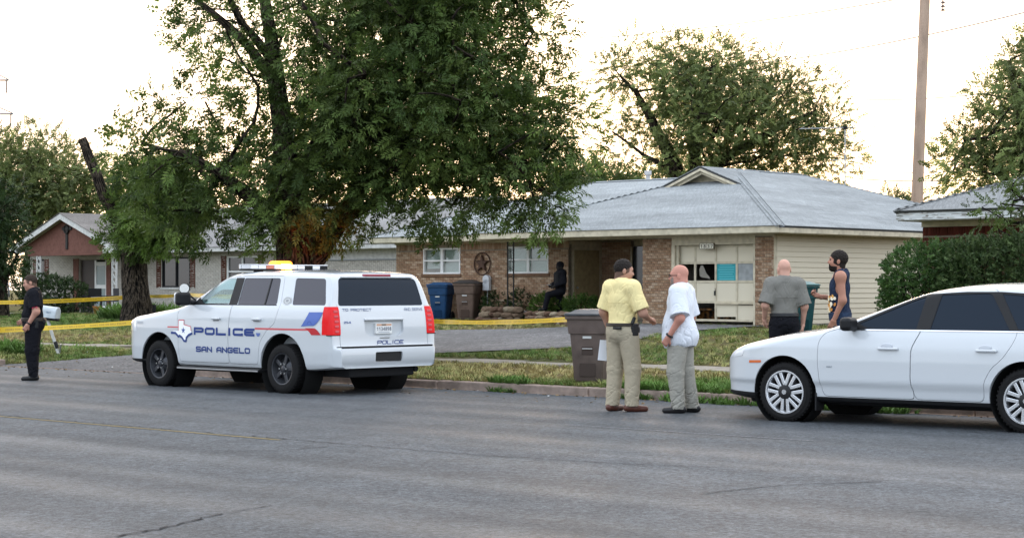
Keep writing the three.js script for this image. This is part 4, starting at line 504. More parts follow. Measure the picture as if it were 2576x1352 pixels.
// low tree line between the houses, far behind
tree(ground(1500, 92, 'low green trees behind the main roof of the tan house', 'tree'), { D: 92, thick: 3, r: 0.95, clumps: 46, sprays: 64, size: 0.5, spray: SPRAY.small, cols: GREEN, wood: 1.2, outline: [[1400, 420], [1470, 400], [1530, 425], [1600, 430], [1660, 440], [1660, 520], [1400, 540]], limbs: [[[1500, 740, 0, 0.3], [1505, 560, 0, 0.2], [1510, 460, 0, 0.08]]] });
tree(ground(2245, 96, 'small distant bush top beside the utility pole', 'tree'), { D: 96, thick: 1.5, r: 0.6, clumps: 12, sprays: 40, size: 0.4, spray: SPRAY.small, cols: OLIVE, outline: [[2200, 490], [2240, 478], [2290, 488], [2350, 480], [2360, 540], [2200, 540]], thin: () => 0.6, limbs: [[[2245, 740, 0, 0.15], [2250, 540, 0, 0.08]]] });
// tree branch with pale twigs in front of the red house, at the right edge
tree(ground(2640, 37, 'thin limbed tree drooping over the hedge at the right edge', 'tree'), { D: 37, thick: 1.2, r: 0.34, clumps: 34, sprays: 13, size: 0.22, spray: SPRAY.small, cols: GREEN, wood: 0.7, m: M.barkGrey, outline: [[2385, 520], [2430, 480], [2490, 470], [2530, 430], [2580, 390], [2700, 380], [2720, 560], [2640, 620], [2560, 600], [2480, 560], [2440, 545], [2400, 560]], thin: (x) => (x < 2500 ? 0.55 : 0.9),
  limbs: [[[2640, 780, 0, 0.1], [2630, 620, 0, 0.08], [2600, 520, 0, 0.05], [2540, 470, 0, 0.03]], [[2630, 640, -0.3, 0.03], [2560, 600, -0.4, 0.02], [2495, 570, -0.4, 0.012]], [[2620, 600, -0.3, 0.03], [2550, 625, -0.4, 0.015], [2510, 650, -0.4, 0.01]], [[2625, 560, -0.3, 0.03], [2540, 560, -0.4, 0.02], [2470, 520, -0.4, 0.01]]] });
// ---------- hedges and shrubs: leafy skin over a woody inside ----------
function shrub(label, cat, blobs, spec) { // blobs: [px, py, D, rx, ry, rz]
  const b0 = blobs[0], c0 = at(b0[0], CY, b0[2]), [, tt] = toST(c0.x, c0.z), o = thing('shrub', label, cat, V(c0.x, elev(tt), c0.z), 0, spec.group), { n, size, spray, cols } = spec, mats = [], col = [], t = new THREE.Object3D(), core = [], B = blobs.map(([px, py, D, rx, ry, rz]) => ({ c: at(px, py, D).sub(o.position), r: V(rx, ry, rz) }));
  for (const b of B) { for (let i = 0; i < 22; i++) { const d = V(rr(-1, 1), rr(-0.3, 1), rr(-1, 1)).normalize(), e = d.clone().multiply(b.r).multiplyScalar(rr(0.6, 0.92)).add(b.c); core.push(limb(V(b.c.x + rr(-0.1, 0.1), -0.03, b.c.z + rr(-0.1, 0.1)), e, 0.018, 0.005, V(rr(-0.08, 0.08), rr(0, 0.1), rr(-0.08, 0.08)), 5)); }
    const area = b.r.x * b.r.y * 4 * n * 1.7; for (let i = 0; i < area; i++) { const inner = i % 5 > 2; const d = V(rr(-1, 1), rr(-1, 1), rr(-1, 1)); if (d.lengthSq() > 1) { i--; continue; } d.normalize(); const f = (inner ? 0.25 + 0.6 * Math.sqrt(rnd()) : 0.82 + 0.22 * Math.sqrt(rnd())) * (1 + 0.16 * noise(d.x * 3.2 + b.c.x, d.y * 3.2, d.z * 3.2)), p = d.clone().multiply(b.r).multiplyScalar(f).add(b.c); if (p.y < 0.02) continue; if (B.some((x) => x !== b && p.clone().sub(x.c).divide(x.r).length() < 0.75)) continue;
      t.position.copy(p); const out = d.clone().add(V(rr(-0.9, 0.9), rr(-0.5, 0.9), rr(-0.9, 0.9))).normalize(); t.quaternion.setFromUnitVectors(V(1, 0, 0), out); t.rotateX(rr(-1, 1)); const s = size * rr(0.7, 1.3); t.scale.set(s, s, s); t.updateMatrix(); mats.push(t.matrix.clone()); const q = rr(0.65, 1.35), h = rnd(); col.push(lin(lerp(cols[0][0], cols[1][0], h) * q, lerp(cols[0][1], cols[1][1], h) * q, lerp(cols[0][2], cols[1][2], h) * q)); } }
  part('stems', merge(core), M.barkGrey, o); stuff('foliage', spray, spec.m || M.hedge, mats, col, o); return o;
}
const HED = [[0.036, 0.085, 0.024], [0.09, 0.16, 0.04]], HED2 = [[0.04, 0.072, 0.024], [0.09, 0.13, 0.045]];
shrub('clipped round dark green bush beside the cream siding', 'bush', [[2312, 700, 35.5, 0.66, 0.64, 0.8], [2330, 775, 35.5, 0.80, 0.9, 0.9], [2390, 705, 35.8, 0.75, 0.72, 0.8]], { n: 620, size: 0.13, spray: SPRAY.holly, cols: HED });
shrub('tall rambling dark hedge in front of the red brick house', 'hedge', [[2520, 708, 35.2, 1.0, 0.80, 0.9], [2450, 735, 35, 0.8, 0.95, 0.9], [2640, 700, 34.6, 1.1, 0.9, 0.9], [2560, 790, 35, 1.5, 0.9, 0.9]], { n: 560, size: 0.14, spray: SPRAY.holly, cols: HED2 });
shrub('dark clipped bush in front of the brown porch', 'bush', [[145, 745, 72, 0.95, 0.75, 0.8], [185, 752, 72, 0.75, 0.65, 0.8], [105, 742, 72.5, 0.8, 0.8, 0.8]], { n: 170, size: 0.2, spray: SPRAY.holly, cols: DEEP });
shrub('bright green bushy plant below the crouching figure', 'bush', [[1372, 772, 55, 0.42, 0.36, 0.4], [1402, 776, 55, 0.36, 0.32, 0.35]], { n: 420, size: 0.15, spray: SPRAY.holly, cols: [[0.07, 0.13, 0.025], [0.13, 0.20, 0.04]], m: M.leaf });
shrub('bright green bushy plant in front of the entry recess', 'bush', [[1462, 772, 54, 0.5, 0.33, 0.4], [1500, 776, 54, 0.4, 0.3, 0.4]], { n: 420, size: 0.15, spray: SPRAY.holly, cols: [[0.06, 0.12, 0.025], [0.11, 0.18, 0.035]], m: M.leaf });
shrub('low dark shrubs along the brick wall under the window', 'bush', [[1262, 765, 57.5, 0.55, 0.36, 0.4], [1320, 762, 56.8, 0.5, 0.38, 0.4], [1232, 770, 58, 0.35, 0.32, 0.35]], { n: 300, size: 0.17, spray: SPRAY.holly, cols: DEEP });

// unseen trees added behind the viewpoint: they darken what glass and paint mirror
{ const a = tree(ground(1288, 60, 'unseen broad tree added on the near side of the road to darken reflections', 'tree'), { D: 60, thick: 4, r: 1.3, clumps: 46, sprays: 34, size: 0.8, spray: SPRAY.small, cols: GREEN, outline: [[1020, 560], [980, 420], [1060, 300], [1200, 240], [1380, 230], [1520, 300], [1590, 430], [1550, 560], [1400, 620], [1180, 620]], limbs: [[[1288, 760, 0, 0.4], [1288, 600, 0, 0.35], [1290, 450, 0, 0.2]]] });
  a.position.copy(W(4, -29, 0.13)); a.userData.group = 'unseen trees added to darken reflections'; [[-22, -28.5, 2], [29, -28, 4], [-36, -30, 5]].forEach(([s, t, r]) => { const c = a.clone(); c.name = numbered('tree'); c.position.copy(W(s, t, 0.13)); c.rotation.y = r * 1.1; c.userData = { ...a.userData, label: 'unseen broad tree added behind the viewpoint to darken reflections, ' + ['first', 'second', 'third', 'fourth', 'fifth'][r - 1] + ' copy along the near kerb' }; scene.add(c); }); }
// ---------- vehicles ----------
const EV = new Evaluator(); EV.useGroups = false; EV.attributes = ['position', 'normal', 'uv'];
const interp = (tab, x) => { if (x <= tab[0][0]) return tab[0][1]; for (let i = 1; i < tab.length; i++) if (x <= tab[i][0]) { const k = (x - tab[i - 1][0]) / (tab[i][0] - tab[i - 1][0]); return lerp(tab[i - 1][1], tab[i][1], k); } return tab[tab.length - 1][1]; };
const soft3 = (tab, x, w) => 0.25 * interp(tab, x - w) + 0.5 * interp(tab, x) + 0.25 * interp(tab, x + w);
function smoothLine(pts, step) { // rounded polyline through the profile
  const c = new THREE.CatmullRomCurve3(pts.map((p) => V(p[0], p[1], 0)), false, 'centripetal'), L = c.getLength(), n = Math.ceil(L / step); return c.getSpacedPoints(n).map((p) => [p.x, p.y]); }
class CarShape { // closed body from cross sections along its length; x forward, y up, left side is -z
  constructor(s) { this.s = s; this.line = smoothLine(s.top, 0.045); }
  half(u, y) { const s = this.s; return soft3(s.plan, u, 0.04) * soft3(s.side, y, 0.014); }
  geo(inset = 0) {
    const s = this.s, K = [], NS = 30, NC = 7, NT = 8, pos = [], idx = [], st = this.line;
    const mid = (s.u0 + s.u1) / 2;
    for (const [u, yt0] of st) { const yb = interp(s.bottom, u) + inset, yt = Math.max(yb + 0.03, yt0 - inset), uu = u + (u > mid ? -inset : inset), row = [], hgt = yt - yb, rv = Math.min(interp(s.rv, u), hgt * 0.42), crown = Math.min(interp(s.crown, u), hgt * 0.2);
      const w = (y) => Math.max(0.05, this.half(u, y) - inset); const rh = Math.min(interp(s.rh, u), w(yt) * 0.6);
      row.push([yb, 0], [yb, w(yb) * 0.5], [yb, w(yb) - 0.05]);
      for (let i = 0; i < NS; i++) { const y = lerp(yb + 0.02, yt - rv, i / (NS - 1)); row.push([y, w(y) - (i === 0 ? 0.012 : 0)]); }
      for (let i = 1; i <= NC; i++) { const a = i / NC * Math.PI / 2, y = yt - rv + rv * Math.sin(a); row.push([y, w(y) - rh * (1 - Math.cos(a))]); }
      const [yl, wl] = row[row.length - 1]; for (let i = 1; i <= NT; i++) { const f = 1 - i / NT; row.push([yl + crown * (1 - f * f), wl * f]); }
      K.push([uu, row]); }
    const n = K[0][1].length, ring = 2 * n - 2; // left side then mirrored
    for (const [u, row] of K) { for (const [y, w] of row) pos.push(u, y, -w); for (let i = n - 2; i > 0; i--) pos.push(u, row[i][0], row[i][1]); }
    for (let i = 0; i < K.length - 1; i++) for (let j = 0; j < ring; j++) { const a = i * ring + j, b = i * ring + (j + 1) % ring, c = a + ring, d = b + ring; idx.push(a, b, c, b, d, c); }
    const cap = (o, flip) => { const c = pos.length / 3; let y = 0; for (let j = 0; j < ring; j++) y += pos[(o + j) * 3 + 1]; pos.push(pos[o * 3], y / ring, 0); for (let j = 0; j < ring; j++) { const a = o + j, b = o + (j + 1) % ring; flip ? idx.push(c, b, a) : idx.push(c, a, b); } };
    cap(0, true); cap((K.length - 1) * ring, false);
    let g = new THREE.BufferGeometry(); g.setAttribute('position', new THREE.Float32BufferAttribute(pos, 3)); g.setIndex(idx); g.computeVertexNormals();
    // outward check
    const P = g.attributes.position; let vol = 0; for (let i = 0; i < idx.length; i += 3) { const a = V().fromBufferAttribute(P, idx[i]), b = V().fromBufferAttribute(P, idx[i + 1]), c = V().fromBufferAttribute(P, idx[i + 2]); vol += a.dot(b.cross(c)); } if (vol < 0) { g.setIndex(idx.reverse()); g.computeVertexNormals(); }
    g = toCreasedNormals(g, 0.55); g.setAttribute('uv', new THREE.BufferAttribute(new Float32Array(g.attributes.position.count * 2), 2)); return g;
  }
  brush(inset = 0) { const b = new Brush(this.geo(inset)); b.updateMatrixWorld(); return b; }
  skin(u0, u1, y0, y1, off, nu = 24, nv = 10) { // patch that follows the left side; u0 at the image left (front)
    const pos = [], uv = [], idx = []; for (let j = 0; j <= nv; j++) for (let i = 0; i <= nu; i++) { const u = lerp(u0, u1, i / nu), y = lerp(y0, y1, j / nv); pos.push(u, y, -(this.half(u, y) + off)); uv.push(i / nu, j / nv); if (i < nu && j < nv) { const a = j * (nu + 1) + i; idx.push(a, a + 1, a + nu + 1, a + 1, a + nu + 2, a + nu + 1); } }
    const g = new THREE.BufferGeometry(); g.setAttribute('position', new THREE.Float32BufferAttribute(pos, 3)); g.setAttribute('uv', new THREE.Float32BufferAttribute(uv, 2)); g.setIndex(idx); g.computeVertexNormals(); if (g.attributes.normal.getZ(0) > 0) { g.setIndex(idx.reverse()); g.computeVertexNormals(); } return g; }
  rearU(y) { let best = null; for (let i = this.line.length - 1; i > 0; i--) { const [u, a] = this.line[i], [q, b] = this.line[i - 1]; if ((a - y) * (b - y) <= 0 && u < 0) { best = lerp(u, q, (y - a) / ((b - a) || 1)); break; } } return best ?? this.line[this.line.length - 1][0]; }
  rear(v0, v1, y0, y1, off, n = 8) { // patch on the tail: v0 is the image left (vehicle left)
    const pos = [], uv = [], idx = []; for (let j = 0; j <= n; j++) for (let i = 0; i <= n; i++) { const y = lerp(y0, y1, j / n), v = lerp(v0, v1, i / n); pos.push(this.rearU(y) - off, y, -v); uv.push(i / n, j / n); if (i < n && j < n) { const a = j * (n + 1) + i; idx.push(a, a + 1, a + n + 1, a + 1, a + n + 2, a + n + 1); } }
    const g = new THREE.BufferGeometry(); g.setAttribute('position', new THREE.Float32BufferAttribute(pos, 3)); g.setAttribute('uv', new THREE.Float32BufferAttribute(uv, 2)); g.setIndex(idx); g.computeVertexNormals(); if (g.attributes.normal.getX(0) > 0) { g.setIndex(idx.reverse()); g.computeVertexNormals(); } return g; }
}
function roundPoly(pts, r) { const s = new THREE.Shape(), n = pts.length; pts.forEach((p, i) => { const a = pts[(i + n - 1) % n], b = pts[(i + 1) % n], d1 = Math.hypot(a[0] - p[0], a[1] - p[1]), d2 = Math.hypot(b[0] - p[0], b[1] - p[1]), q = Math.min(p[2] ?? r, d1 * 0.45, d2 * 0.45), A = [p[0] + (a[0] - p[0]) / d1 * q, p[1] + (a[1] - p[1]) / d1 * q], B = [p[0] + (b[0] - p[0]) / d2 * q, p[1] + (b[1] - p[1]) / d2 * q]; i ? s.lineTo(...A) : s.moveTo(...A); s.quadraticCurveTo(p[0], p[1], ...B); }); s.closePath(); return s; }
function grow(pts, d) { const cx = pts.reduce((a, p) => a + p[0], 0) / pts.length, cy = pts.reduce((a, p) => a + p[1], 0) / pts.length, n = pts.length; let A = 0; for (let i = 0; i < n; i++) { const p = pts[i], q = pts[(i + 1) % n]; A += p[0] * q[1] - q[0] * p[1]; } const sg = A > 0 ? 1 : -1;
  return pts.map((p, i) => { const a = pts[(i + n - 1) % n], b = pts[(i + 1) % n], n1 = [(p[1] - a[1]), -(p[0] - a[0])], n2 = [(b[1] - p[1]), -(b[0] - p[0])], l1 = Math.hypot(...n1), l2 = Math.hypot(...n2), m = [n1[0] / l1 + n2[0] / l2, n1[1] / l1 + n2[1] / l2], k = sg * d * 2 / Math.max(0.5, m[0] ** 2 + m[1] ** 2); return [p[0] + m[0] * k, p[1] + m[1] * k, p[2]]; }); }
const B = (g) => { if (g.index) g = g.toNonIndexed(); if (!g.attributes.uv) g.setAttribute('uv', new THREE.BufferAttribute(new Float32Array(g.attributes.position.count * 2), 2)); const b = new Brush(g); b.updateMatrixWorld(); return b; };
const prism = (pts, r, z0, z1) => { const g = new THREE.ExtrudeGeometry(roundPoly(pts, r), { depth: z1 - z0, bevelEnabled: false, curveSegments: 6 }); g.translate(0, 0, z0); return B(g); };
const prismX = (pts, r, x0, x1) => { const g = new THREE.ExtrudeGeometry(roundPoly(pts.map((p) => [p[0], p[1], p[2]]), r), { depth: x1 - x0, bevelEnabled: false, curveSegments: 6 }); g.rotateY(-Math.PI / 2); g.scale(1, 1, 1); g.translate(x1, 0, 0); return B(g); }; // points are (z, y): x -> z
const discZ = (u, y, r, z0, z1, n = 40) => { const g = new THREE.CylinderGeometry(r, r, z1 - z0, n); g.rotateX(Math.PI / 2); g.translate(u, y, (z0 + z1) / 2); return B(g); };
const sub = (a, b) => EV.evaluate(a, b, SUBTRACTION), cap2 = (a, b) => EV.evaluate(a, b, INTERSECTION), add2 = (a, b) => EV.evaluate(a, b, ADDITION);
M.carWhite = phys(0.51, 0.532, 0.55, 0.35, { clearcoat: 1, clearcoatRoughness: 0.05 });
M.tint = phys(0.006, 0.013, 0.024, 0.03, { specularIntensity: 0.3 }); M.tintSuv = phys(0.040, 0.038, 0.050, 0.05, { specularIntensity: 0.8 }); M.carGlass = phys(0.80, 0.90, 0.90, 0.02, { transmission: 1, thickness: 0 });
M.plastic = mat(0.012, 0.012, 0.013, 0.5, { specularIntensity: 0.4 }); M.gap = mat(0.03, 0.031, 0.033, 0.8); M.rubber = mat(0.016, 0.0155, 0.0155, 0.8, { specularIntensity: 0.15, bumpMap: rep(T.grain, 2), bumpScale: 0.002 });
M.steelBlack = mat(0.05, 0.052, 0.058, 0.35, { metalness: 0.5 }); M.chrome = mat(0.75, 0.76, 0.78, 0.16, { metalness: 1 }); M.alloy = mat(0.62, 0.63, 0.65, 0.25, { metalness: 0.9 });
M.redLamp = phys(0.42, 0.004, 0.008, 0.2, { specularIntensity: 0.4, emissive: lin(0.5, 0.012, 0.012), emissiveIntensity: 0.22 }); M.pinkLamp = phys(0.60, 0.10, 0.11, 0.2, { specularIntensity: 0.5 }); M.amberLamp = phys(0.6, 0.13, 0.03, 0.2, { clearcoat: 1 });
function lathe(pts, n = 48) { const g = new THREE.LatheGeometry(pts.map((p) => new THREE.Vector2(...p)), n); g.rotateX(Math.PI / 2); return toCreasedNormals(g, 0.5); } // axis along z
function wheel(car, x, z, R, width, rimR, rimM, make) { // outer face towards -z on the left
  const w = new THREE.Group(); w.name = 'wheel'; w.position.set(x, R, z); if (z > 0) w.rotation.y = Math.PI; car.add(w); const h = width / 2;
  part('tyre', merge([lathe([[rimR, h * 0.9], [rimR + 0.02, h], [R - 0.045, h], [R - 0.012, h * 0.86], [R, h * 0.6], [R, -h * 0.6], [R - 0.012, -h * 0.86], [R - 0.045, -h * 1.0], [rimR + 0.05, -h * 1.04], [rimR + 0.012, -h], [rimR, -h * 0.85], [rimR - 0.01, 0], [rimR, h * 0.9]]), ...Array.from({ length: 44 }, (_, i) => { const g = new THREE.BoxGeometry(0.02, 0.012, width * 0.8); g.translate(0, R - 0.002, 0); g.rotateZ(i / 44 * 2 * Math.PI); return g; })]), M.rubber, w);
  make(w, rimR, h); return w; }
// ----- the police utility vehicle -----
const suv = thing('police_car', 'white police utility vehicle with blue POLICE lettering and lit amber roof light', 'police car', V(-2.585, 0, -28.07), Math.PI - 0.755); suv.scale.z = 1.05;
{ const C = suv, S = new CarShape({ u0: -1.13, u1: 3.97,
    top: [[3.90, 0.40], [3.955, 0.52], [3.96, 0.70], [3.93, 0.86], [3.86, 0.98], [3.70, 1.055], [3.4, 1.10], [2.9, 1.16], [2.5, 1.21], [2.36, 1.245], [2.22, 1.30], [1.55, 1.66], [1.38, 1.715], [1.1, 1.74], [0.5, 1.75], [-0.2, 1.745], [-0.68, 1.725], [-0.83, 1.695], [-0.885, 1.62], [-0.97, 1.28], [-1.0, 1.18], [-1.035, 0.95], [-1.045, 0.74], [-1.06, 0.685], [-1.125, 0.665], [-1.14, 0.60], [-1.135, 0.48], [-1.10, 0.40]],
    bottom: [[-1.14, 0.38], [-0.6, 0.34], [0.5, 0.33], [2.4, 0.33], [3.4, 0.35], [3.95, 0.37]],
    plan: [[-1.14, 0.86], [-1.09, 0.935], [-1.0, 0.975], [-0.8, 0.992], [0, 1.0], [2.9, 1.0], [3.4, 0.985], [3.65, 0.955], [3.82, 0.88], [3.92, 0.76], [3.97, 0.64]],
    side: [[0.3, 0.945], [0.42, 0.975], [0.60, 0.992], [0.9, 0.99], [1.05, 0.985], [1.18, 0.965], [1.245, 0.945], [1.27, 0.925], [1.68, 0.80], [1.76, 0.775]],
    rv: [[-1.13, 0.03], [-0.9, 0.06], [-0.6, 0.08], [1.4, 0.075], [2.3, 0.06], [3.4, 0.10], [3.95, 0.05]], rh: [[-1.13, 0.05], [-0.9, 0.05], [-0.6, 0.15], [1.4, 0.13], [2.3, 0.06], [3.4, 0.16], [3.95, 0.12]], crown: [[-1.13, 0.0], [-0.9, 0.01], [0, 0.025], [2, 0.025], [3, 0.035], [3.9, 0.02]] });
  const shell = S.brush(), inner = S.brush(0.035), R = 0.352, ax = 2.93;
  // door outlines and windows on the left side
  const doorF = [[2.40, 0.40], [2.43, 0.62], [2.46, 1.14], [2.36, 1.235], [2.10, 1.262], [1.66, 1.635], [1.52, 1.685, 0.08], [1.165, 1.695, 0.03], [1.20, 1.25], [1.24, 0.80], [1.22, 0.40]], doorR = [[1.20, 0.40], [1.22, 0.80], [1.18, 1.25], [1.145, 1.695, 0.03], [0.16, 1.690, 0.06], [0.10, 1.25], [0.17, 1.0], [0.34, 0.90], [0.50, 0.72], [0.56, 0.40]];
  const winF = [[2.07, 1.262], [1.70, 1.565], [1.55, 1.645, 0.05], [1.255, 1.655, 0.03], [1.29, 1.262]], winR = [[1.085, 1.262], [1.06, 1.655], [0.235, 1.65, 0.05], [0.185, 1.262]], winQ = [[-0.16, 1.268, 0.04], [-0.10, 1.645, 0.05], [-0.74, 1.635, 0.05], [-0.86, 1.268, 0.04]];
  const arches = [[ax, 0.475], [0, 0.50]];
  let body = shell; for (const [u, r] of arches) for (const sd of [-1, 1]) { const g = new THREE.CylinderGeometry(r, r, 0.62, 44); g.rotateX(Math.PI / 2); g.scale(1, 1, 1); g.translate(u, 0.36, sd * 0.98); body = sub(body, B(g)); }
  const cabin = cap2(S.brush(0.06), prism([[2.9, 0.9], [2.9, 1.9], [-0.8, 1.9], [-0.8, 0.9]], 0.01, -1.2, 1.2)); body = sub(body, cabin);
  for (const d of [doorF, doorR]) body = sub(body, prism(grow(d, 0.006), 0.05, -1.2, -0.80));
  body = sub(body, prism(grow(winQ, 0.004), 0.04, -1.2, -0.5)); for (const q of [winF, winR, winQ]) body = sub(body, prism(q, 0.04, 0.5, 1.2));
  const shieldP = [[-0.80, 1.275], [-0.68, 1.64, 0.06], [0.68, 1.64, 0.06], [0.80, 1.275]], rearP = [[-0.79, 1.255, 0.05], [-0.71, 1.645, 0.06], [0.71, 1.645, 0.06], [0.79, 1.255, 0.05]];
  body = sub(body, prismX(shieldP, 0.05, 1.3, 2.8)); body = sub(body, prismX(rearP, 0.05, -1.2, -0.7));
  // lamps at the tail corners, plate recess, tow opening
  const lampP = (sg) => [[sg * 0.80, 0.85, 0.02], [sg * 0.80, 1.245, 0.02], [sg * 1.1, 1.245, 0.02], [sg * 1.1, 0.85, 0.02]]; const lampCut = (sg) => prismX(sg > 0 ? lampP(1) : lampP(-1), 0.02, -1.4, -0.86);
  body = sub(body, lampCut(1)); body = sub(body, lampCut(-1)); body = sub(body, prismX([[-0.36, 0.88], [-0.36, 1.06], [0.36, 1.06], [0.36, 0.88], [0.28, 0.82], [-0.28, 0.82]], 0.03, -1.4, -0.995)); body = sub(body, prismX([[-0.25, 0.46], [-0.25, 0.60], [0.25, 0.60], [0.25, 0.46]], 0.03, -1.4, -1.04));
  body = sub(body, prismX([[-0.90, 0.672], [-0.90, 0.686], [0.90, 0.686], [0.90, 0.672]], 0.002, -1.4, -1.0)); // tailgate lower joint
  body = sub(body, prismX([[-0.815, 0.69], [-0.815, 1.27], [-0.807, 1.27], [-0.807, 0.69]], 0.001, -1.4, -0.9)); body = sub(body, prismX([[0.807, 0.69], [0.807, 1.27], [0.815, 1.27], [0.815, 0.69]], 0.001, -1.4, -0.9));
  part('body', body.geometry, M.carWhite, C);
  for (const [d, w, hu] of [[doorF, winF, 1.50], [doorR, winR, 0.55]]) { let g = cap2(shell, prism(d, 0.05, -1.2, -0.78)); for (const [u, r] of arches) { const q = new THREE.CylinderGeometry(r + 0.005, r + 0.005, 0.62, 44); q.rotateX(Math.PI / 2); q.translate(u, 0.36, -0.98); g = sub(g, B(q)); } g = sub(g, prism(w, 0.04, -1.2, -0.4)); const D = part('door', g.geometry, M.carWhite, C);
    const y = 1.055, zz = -(S.half(hu, y)); part('handle', move(new RoundedBoxGeometry(0.19, 0.032, 0.03, 2, 0.012), hu, y, zz - 0.026), M.carWhite, D); part('handle_cup', move(new RoundedBoxGeometry(0.14, 0.055, 0.012, 2, 0.006), hu + 0.02, y - 0.012, zz - 0.0), mat(0.3, 0.31, 0.32, 0.5), D); }
  const shellIn = sub(S.brush(0.006), S.brush(0.014)), pane = (p, z0, z1, m, name, lab) => part(name, cap2(shellIn, prism(grow(p, 0.012), 0.04, z0, z1)).geometry, m, C, lab);
  pane(winF, -1.2, -0.4, M.carGlass, 'side_window', 'clear front side window'); pane(winF, 0.4, 1.2, M.carGlass, 'side_window'); pane(winR, -1.2, -0.4, M.tintSuv, 'side_window', 'dark tinted rear door window'); pane(winR, 0.4, 1.2, M.tintSuv, 'side_window'); pane(winQ, -1.2, -0.4, M.tintSuv, 'side_window', 'dark tinted quarter window'); pane(winQ, 0.4, 1.2, M.tintSuv, 'side_window');
  part('window_divider', cap2(sub(S.brush(-0.001), S.brush(0.02)), prism([[0.475, 1.262], [0.455, 1.65], [0.43, 1.65], [0.445, 1.262]], 0.001, -1.2, -0.4)).geometry, M.plastic, C); part('window_trim', cap2(sub(S.brush(-0.003), S.brush(0.02)), prism([[1.285, 1.255], [1.252, 1.658], [1.065, 1.658], [1.09, 1.255]], 0.001, -1.2, -0.4)).geometry, M.plastic, C, 'black door pillar trim');
  part('windscreen', cap2(shellIn, prismX(grow(shieldP, 0.012), 0.05, 1.3, 2.8)).geometry, M.carGlass, C); part('rear_window', cap2(shellIn, prismX(grow(rearP, 0.012), 0.05, -1.3, -0.6)).geometry, M.tint, C);
  // cabin furniture, seen through the front windows
  part('seat', merge([bx(1.0, 1.12, 0.95, 1.50, -0.70, -0.2, 0.05), bx(1.0, 1.12, 0.95, 1.50, 0.2, 0.70, 0.05), bx(1.02, 1.10, 1.5, 1.62, -0.55, -0.35, 0.03), bx(1.02, 1.10, 1.5, 1.62, 0.35, 0.55, 0.03), bx(2.05, 2.35, 0.95, 1.20, -0.8, 0.8, 0.05), bx(0.93, 0.97, 0.95, 1.64, -0.76, 0.76)]), M.blackRough, C);
  // lamps
  for (const sg of [-1, 1]) { const g = cap2(S.brush(-0.006), lampCut(sg)); const l = part('tail_lamp', g.geometry, M.redLamp, C); for (const y of [0.88, 0.95, 1.02, 1.09, 1.16]) part('lamp_core', bx(S.rearU(y) - 0.014, S.rearU(y) + 0.02, y, y + 0.035, sg > 0 ? 0.83 : -0.90, sg > 0 ? 0.90 : -0.83, 0.006), M.pinkLamp, l); part('lamp_bezel', bx(S.rearU(0.85) - 0.004, S.rearU(0.85) + 0.1, 0.838, 0.85, sg > 0 ? 0.80 : -0.975, sg > 0 ? 0.975 : -0.80, 0.003), M.plastic, l); }
  part('brake_lamp', bx(S.rearU(1.67) - 0.05, S.rearU(1.67) + 0.02, 1.672, 1.705, -0.24, 0.24, 0.008), mat(0.30, 0.05, 0.07, 0.3), C, 'dull red high brake lamp'); part('spoiler', bx(S.rearU(1.66) - 0.035, S.rearU(1.66) + 0.12, 1.655, 1.672, -0.66, 0.66, 0.006), M.carWhite, C);
  part('bumper_step', bx(-1.128, -1.04, 0.655, 0.688, -0.84, 0.84, 0.01), M.plastic, C, 'black bumper step pad'); part('tow_opening', bx(-1.12, -1.05, 0.47, 0.59, -0.24, 0.24), M.black, C);
  part('running_board', merge([bx(0.48, 2.44, 0.285, 0.335, -1.02, -0.80, 0.02), bx(0.48, 2.44, 0.285, 0.335, 0.80, 1.02, 0.02)]), M.plastic, C); part('step_trim', bx(0.5, 2.42, 0.290, 0.312, -1.027, -1.015, 0.004), M.steel, C);
  part('underbody', merge([bx(-1.0, 3.8, 0.24, 0.40, -0.6, 0.6, 0.03), bx(-0.08, 0.08, 0.27, 0.42, -0.85, 0.85, 0.03), bx(ax - 0.08, ax + 0.08, 0.27, 0.42, -0.85, 0.85, 0.03), bar(V(-1.02, 0.33, 0.62), V(0.4, 0.36, 0.55), 0.04)]), M.blackRough, C);
  for (const [u, r] of arches) for (const sd of [-1, 1]) { const g = new THREE.CylinderGeometry(r - 0.008, r - 0.008, 0.32, 40, 1, true, 0, Math.PI * 2); g.rotateX(Math.PI / 2); g.translate(u, 0.36, sd * 0.80); part('wheel_liner', g, M.gapIn ??= mat(0.012, 0.012, 0.012, 0.95, { side: THREE.DoubleSide }), C); const d = new THREE.CylinderGeometry(r - 0.01, r - 0.01, 0.01, 40); d.rotateX(Math.PI / 2); d.translate(u, 0.36, sd * 0.64); part('wheel_liner', d, M.gapIn, C); }
  // headlamps, grille (mostly turned away)
  part('headlamp', cap2(S.brush(-0.004), prismX([[-0.99, 0.84], [-0.99, 1.02], [-0.55, 0.98], [-0.55, 0.82]], 0.02, 3.55, 4.1)).geometry, phys(0.7, 0.72, 0.74, 0.1, { clearcoat: 1 }), C); part('headlamp', cap2(S.brush(-0.004), prismX([[0.55, 0.82], [0.55, 0.98], [0.99, 1.02], [0.99, 0.84]], 0.02, 3.55, 4.1)).geometry, phys(0.7, 0.72, 0.74, 0.1, { clearcoat: 1 }), C); part('grille', cap2(S.brush(-0.003), prismX([[-0.5, 0.6], [-0.5, 0.98], [0.5, 0.98], [0.5, 0.6]], 0.03, 3.6, 4.1)).geometry, M.plastic, C); part('air_dam', cap2(S.brush(-0.003), prism([[3.2, 0.3], [3.2, 0.41], [4.1, 0.41], [4.1, 0.3]], 0.01, -1.1, 1.1)).geometry, M.plastic, C);
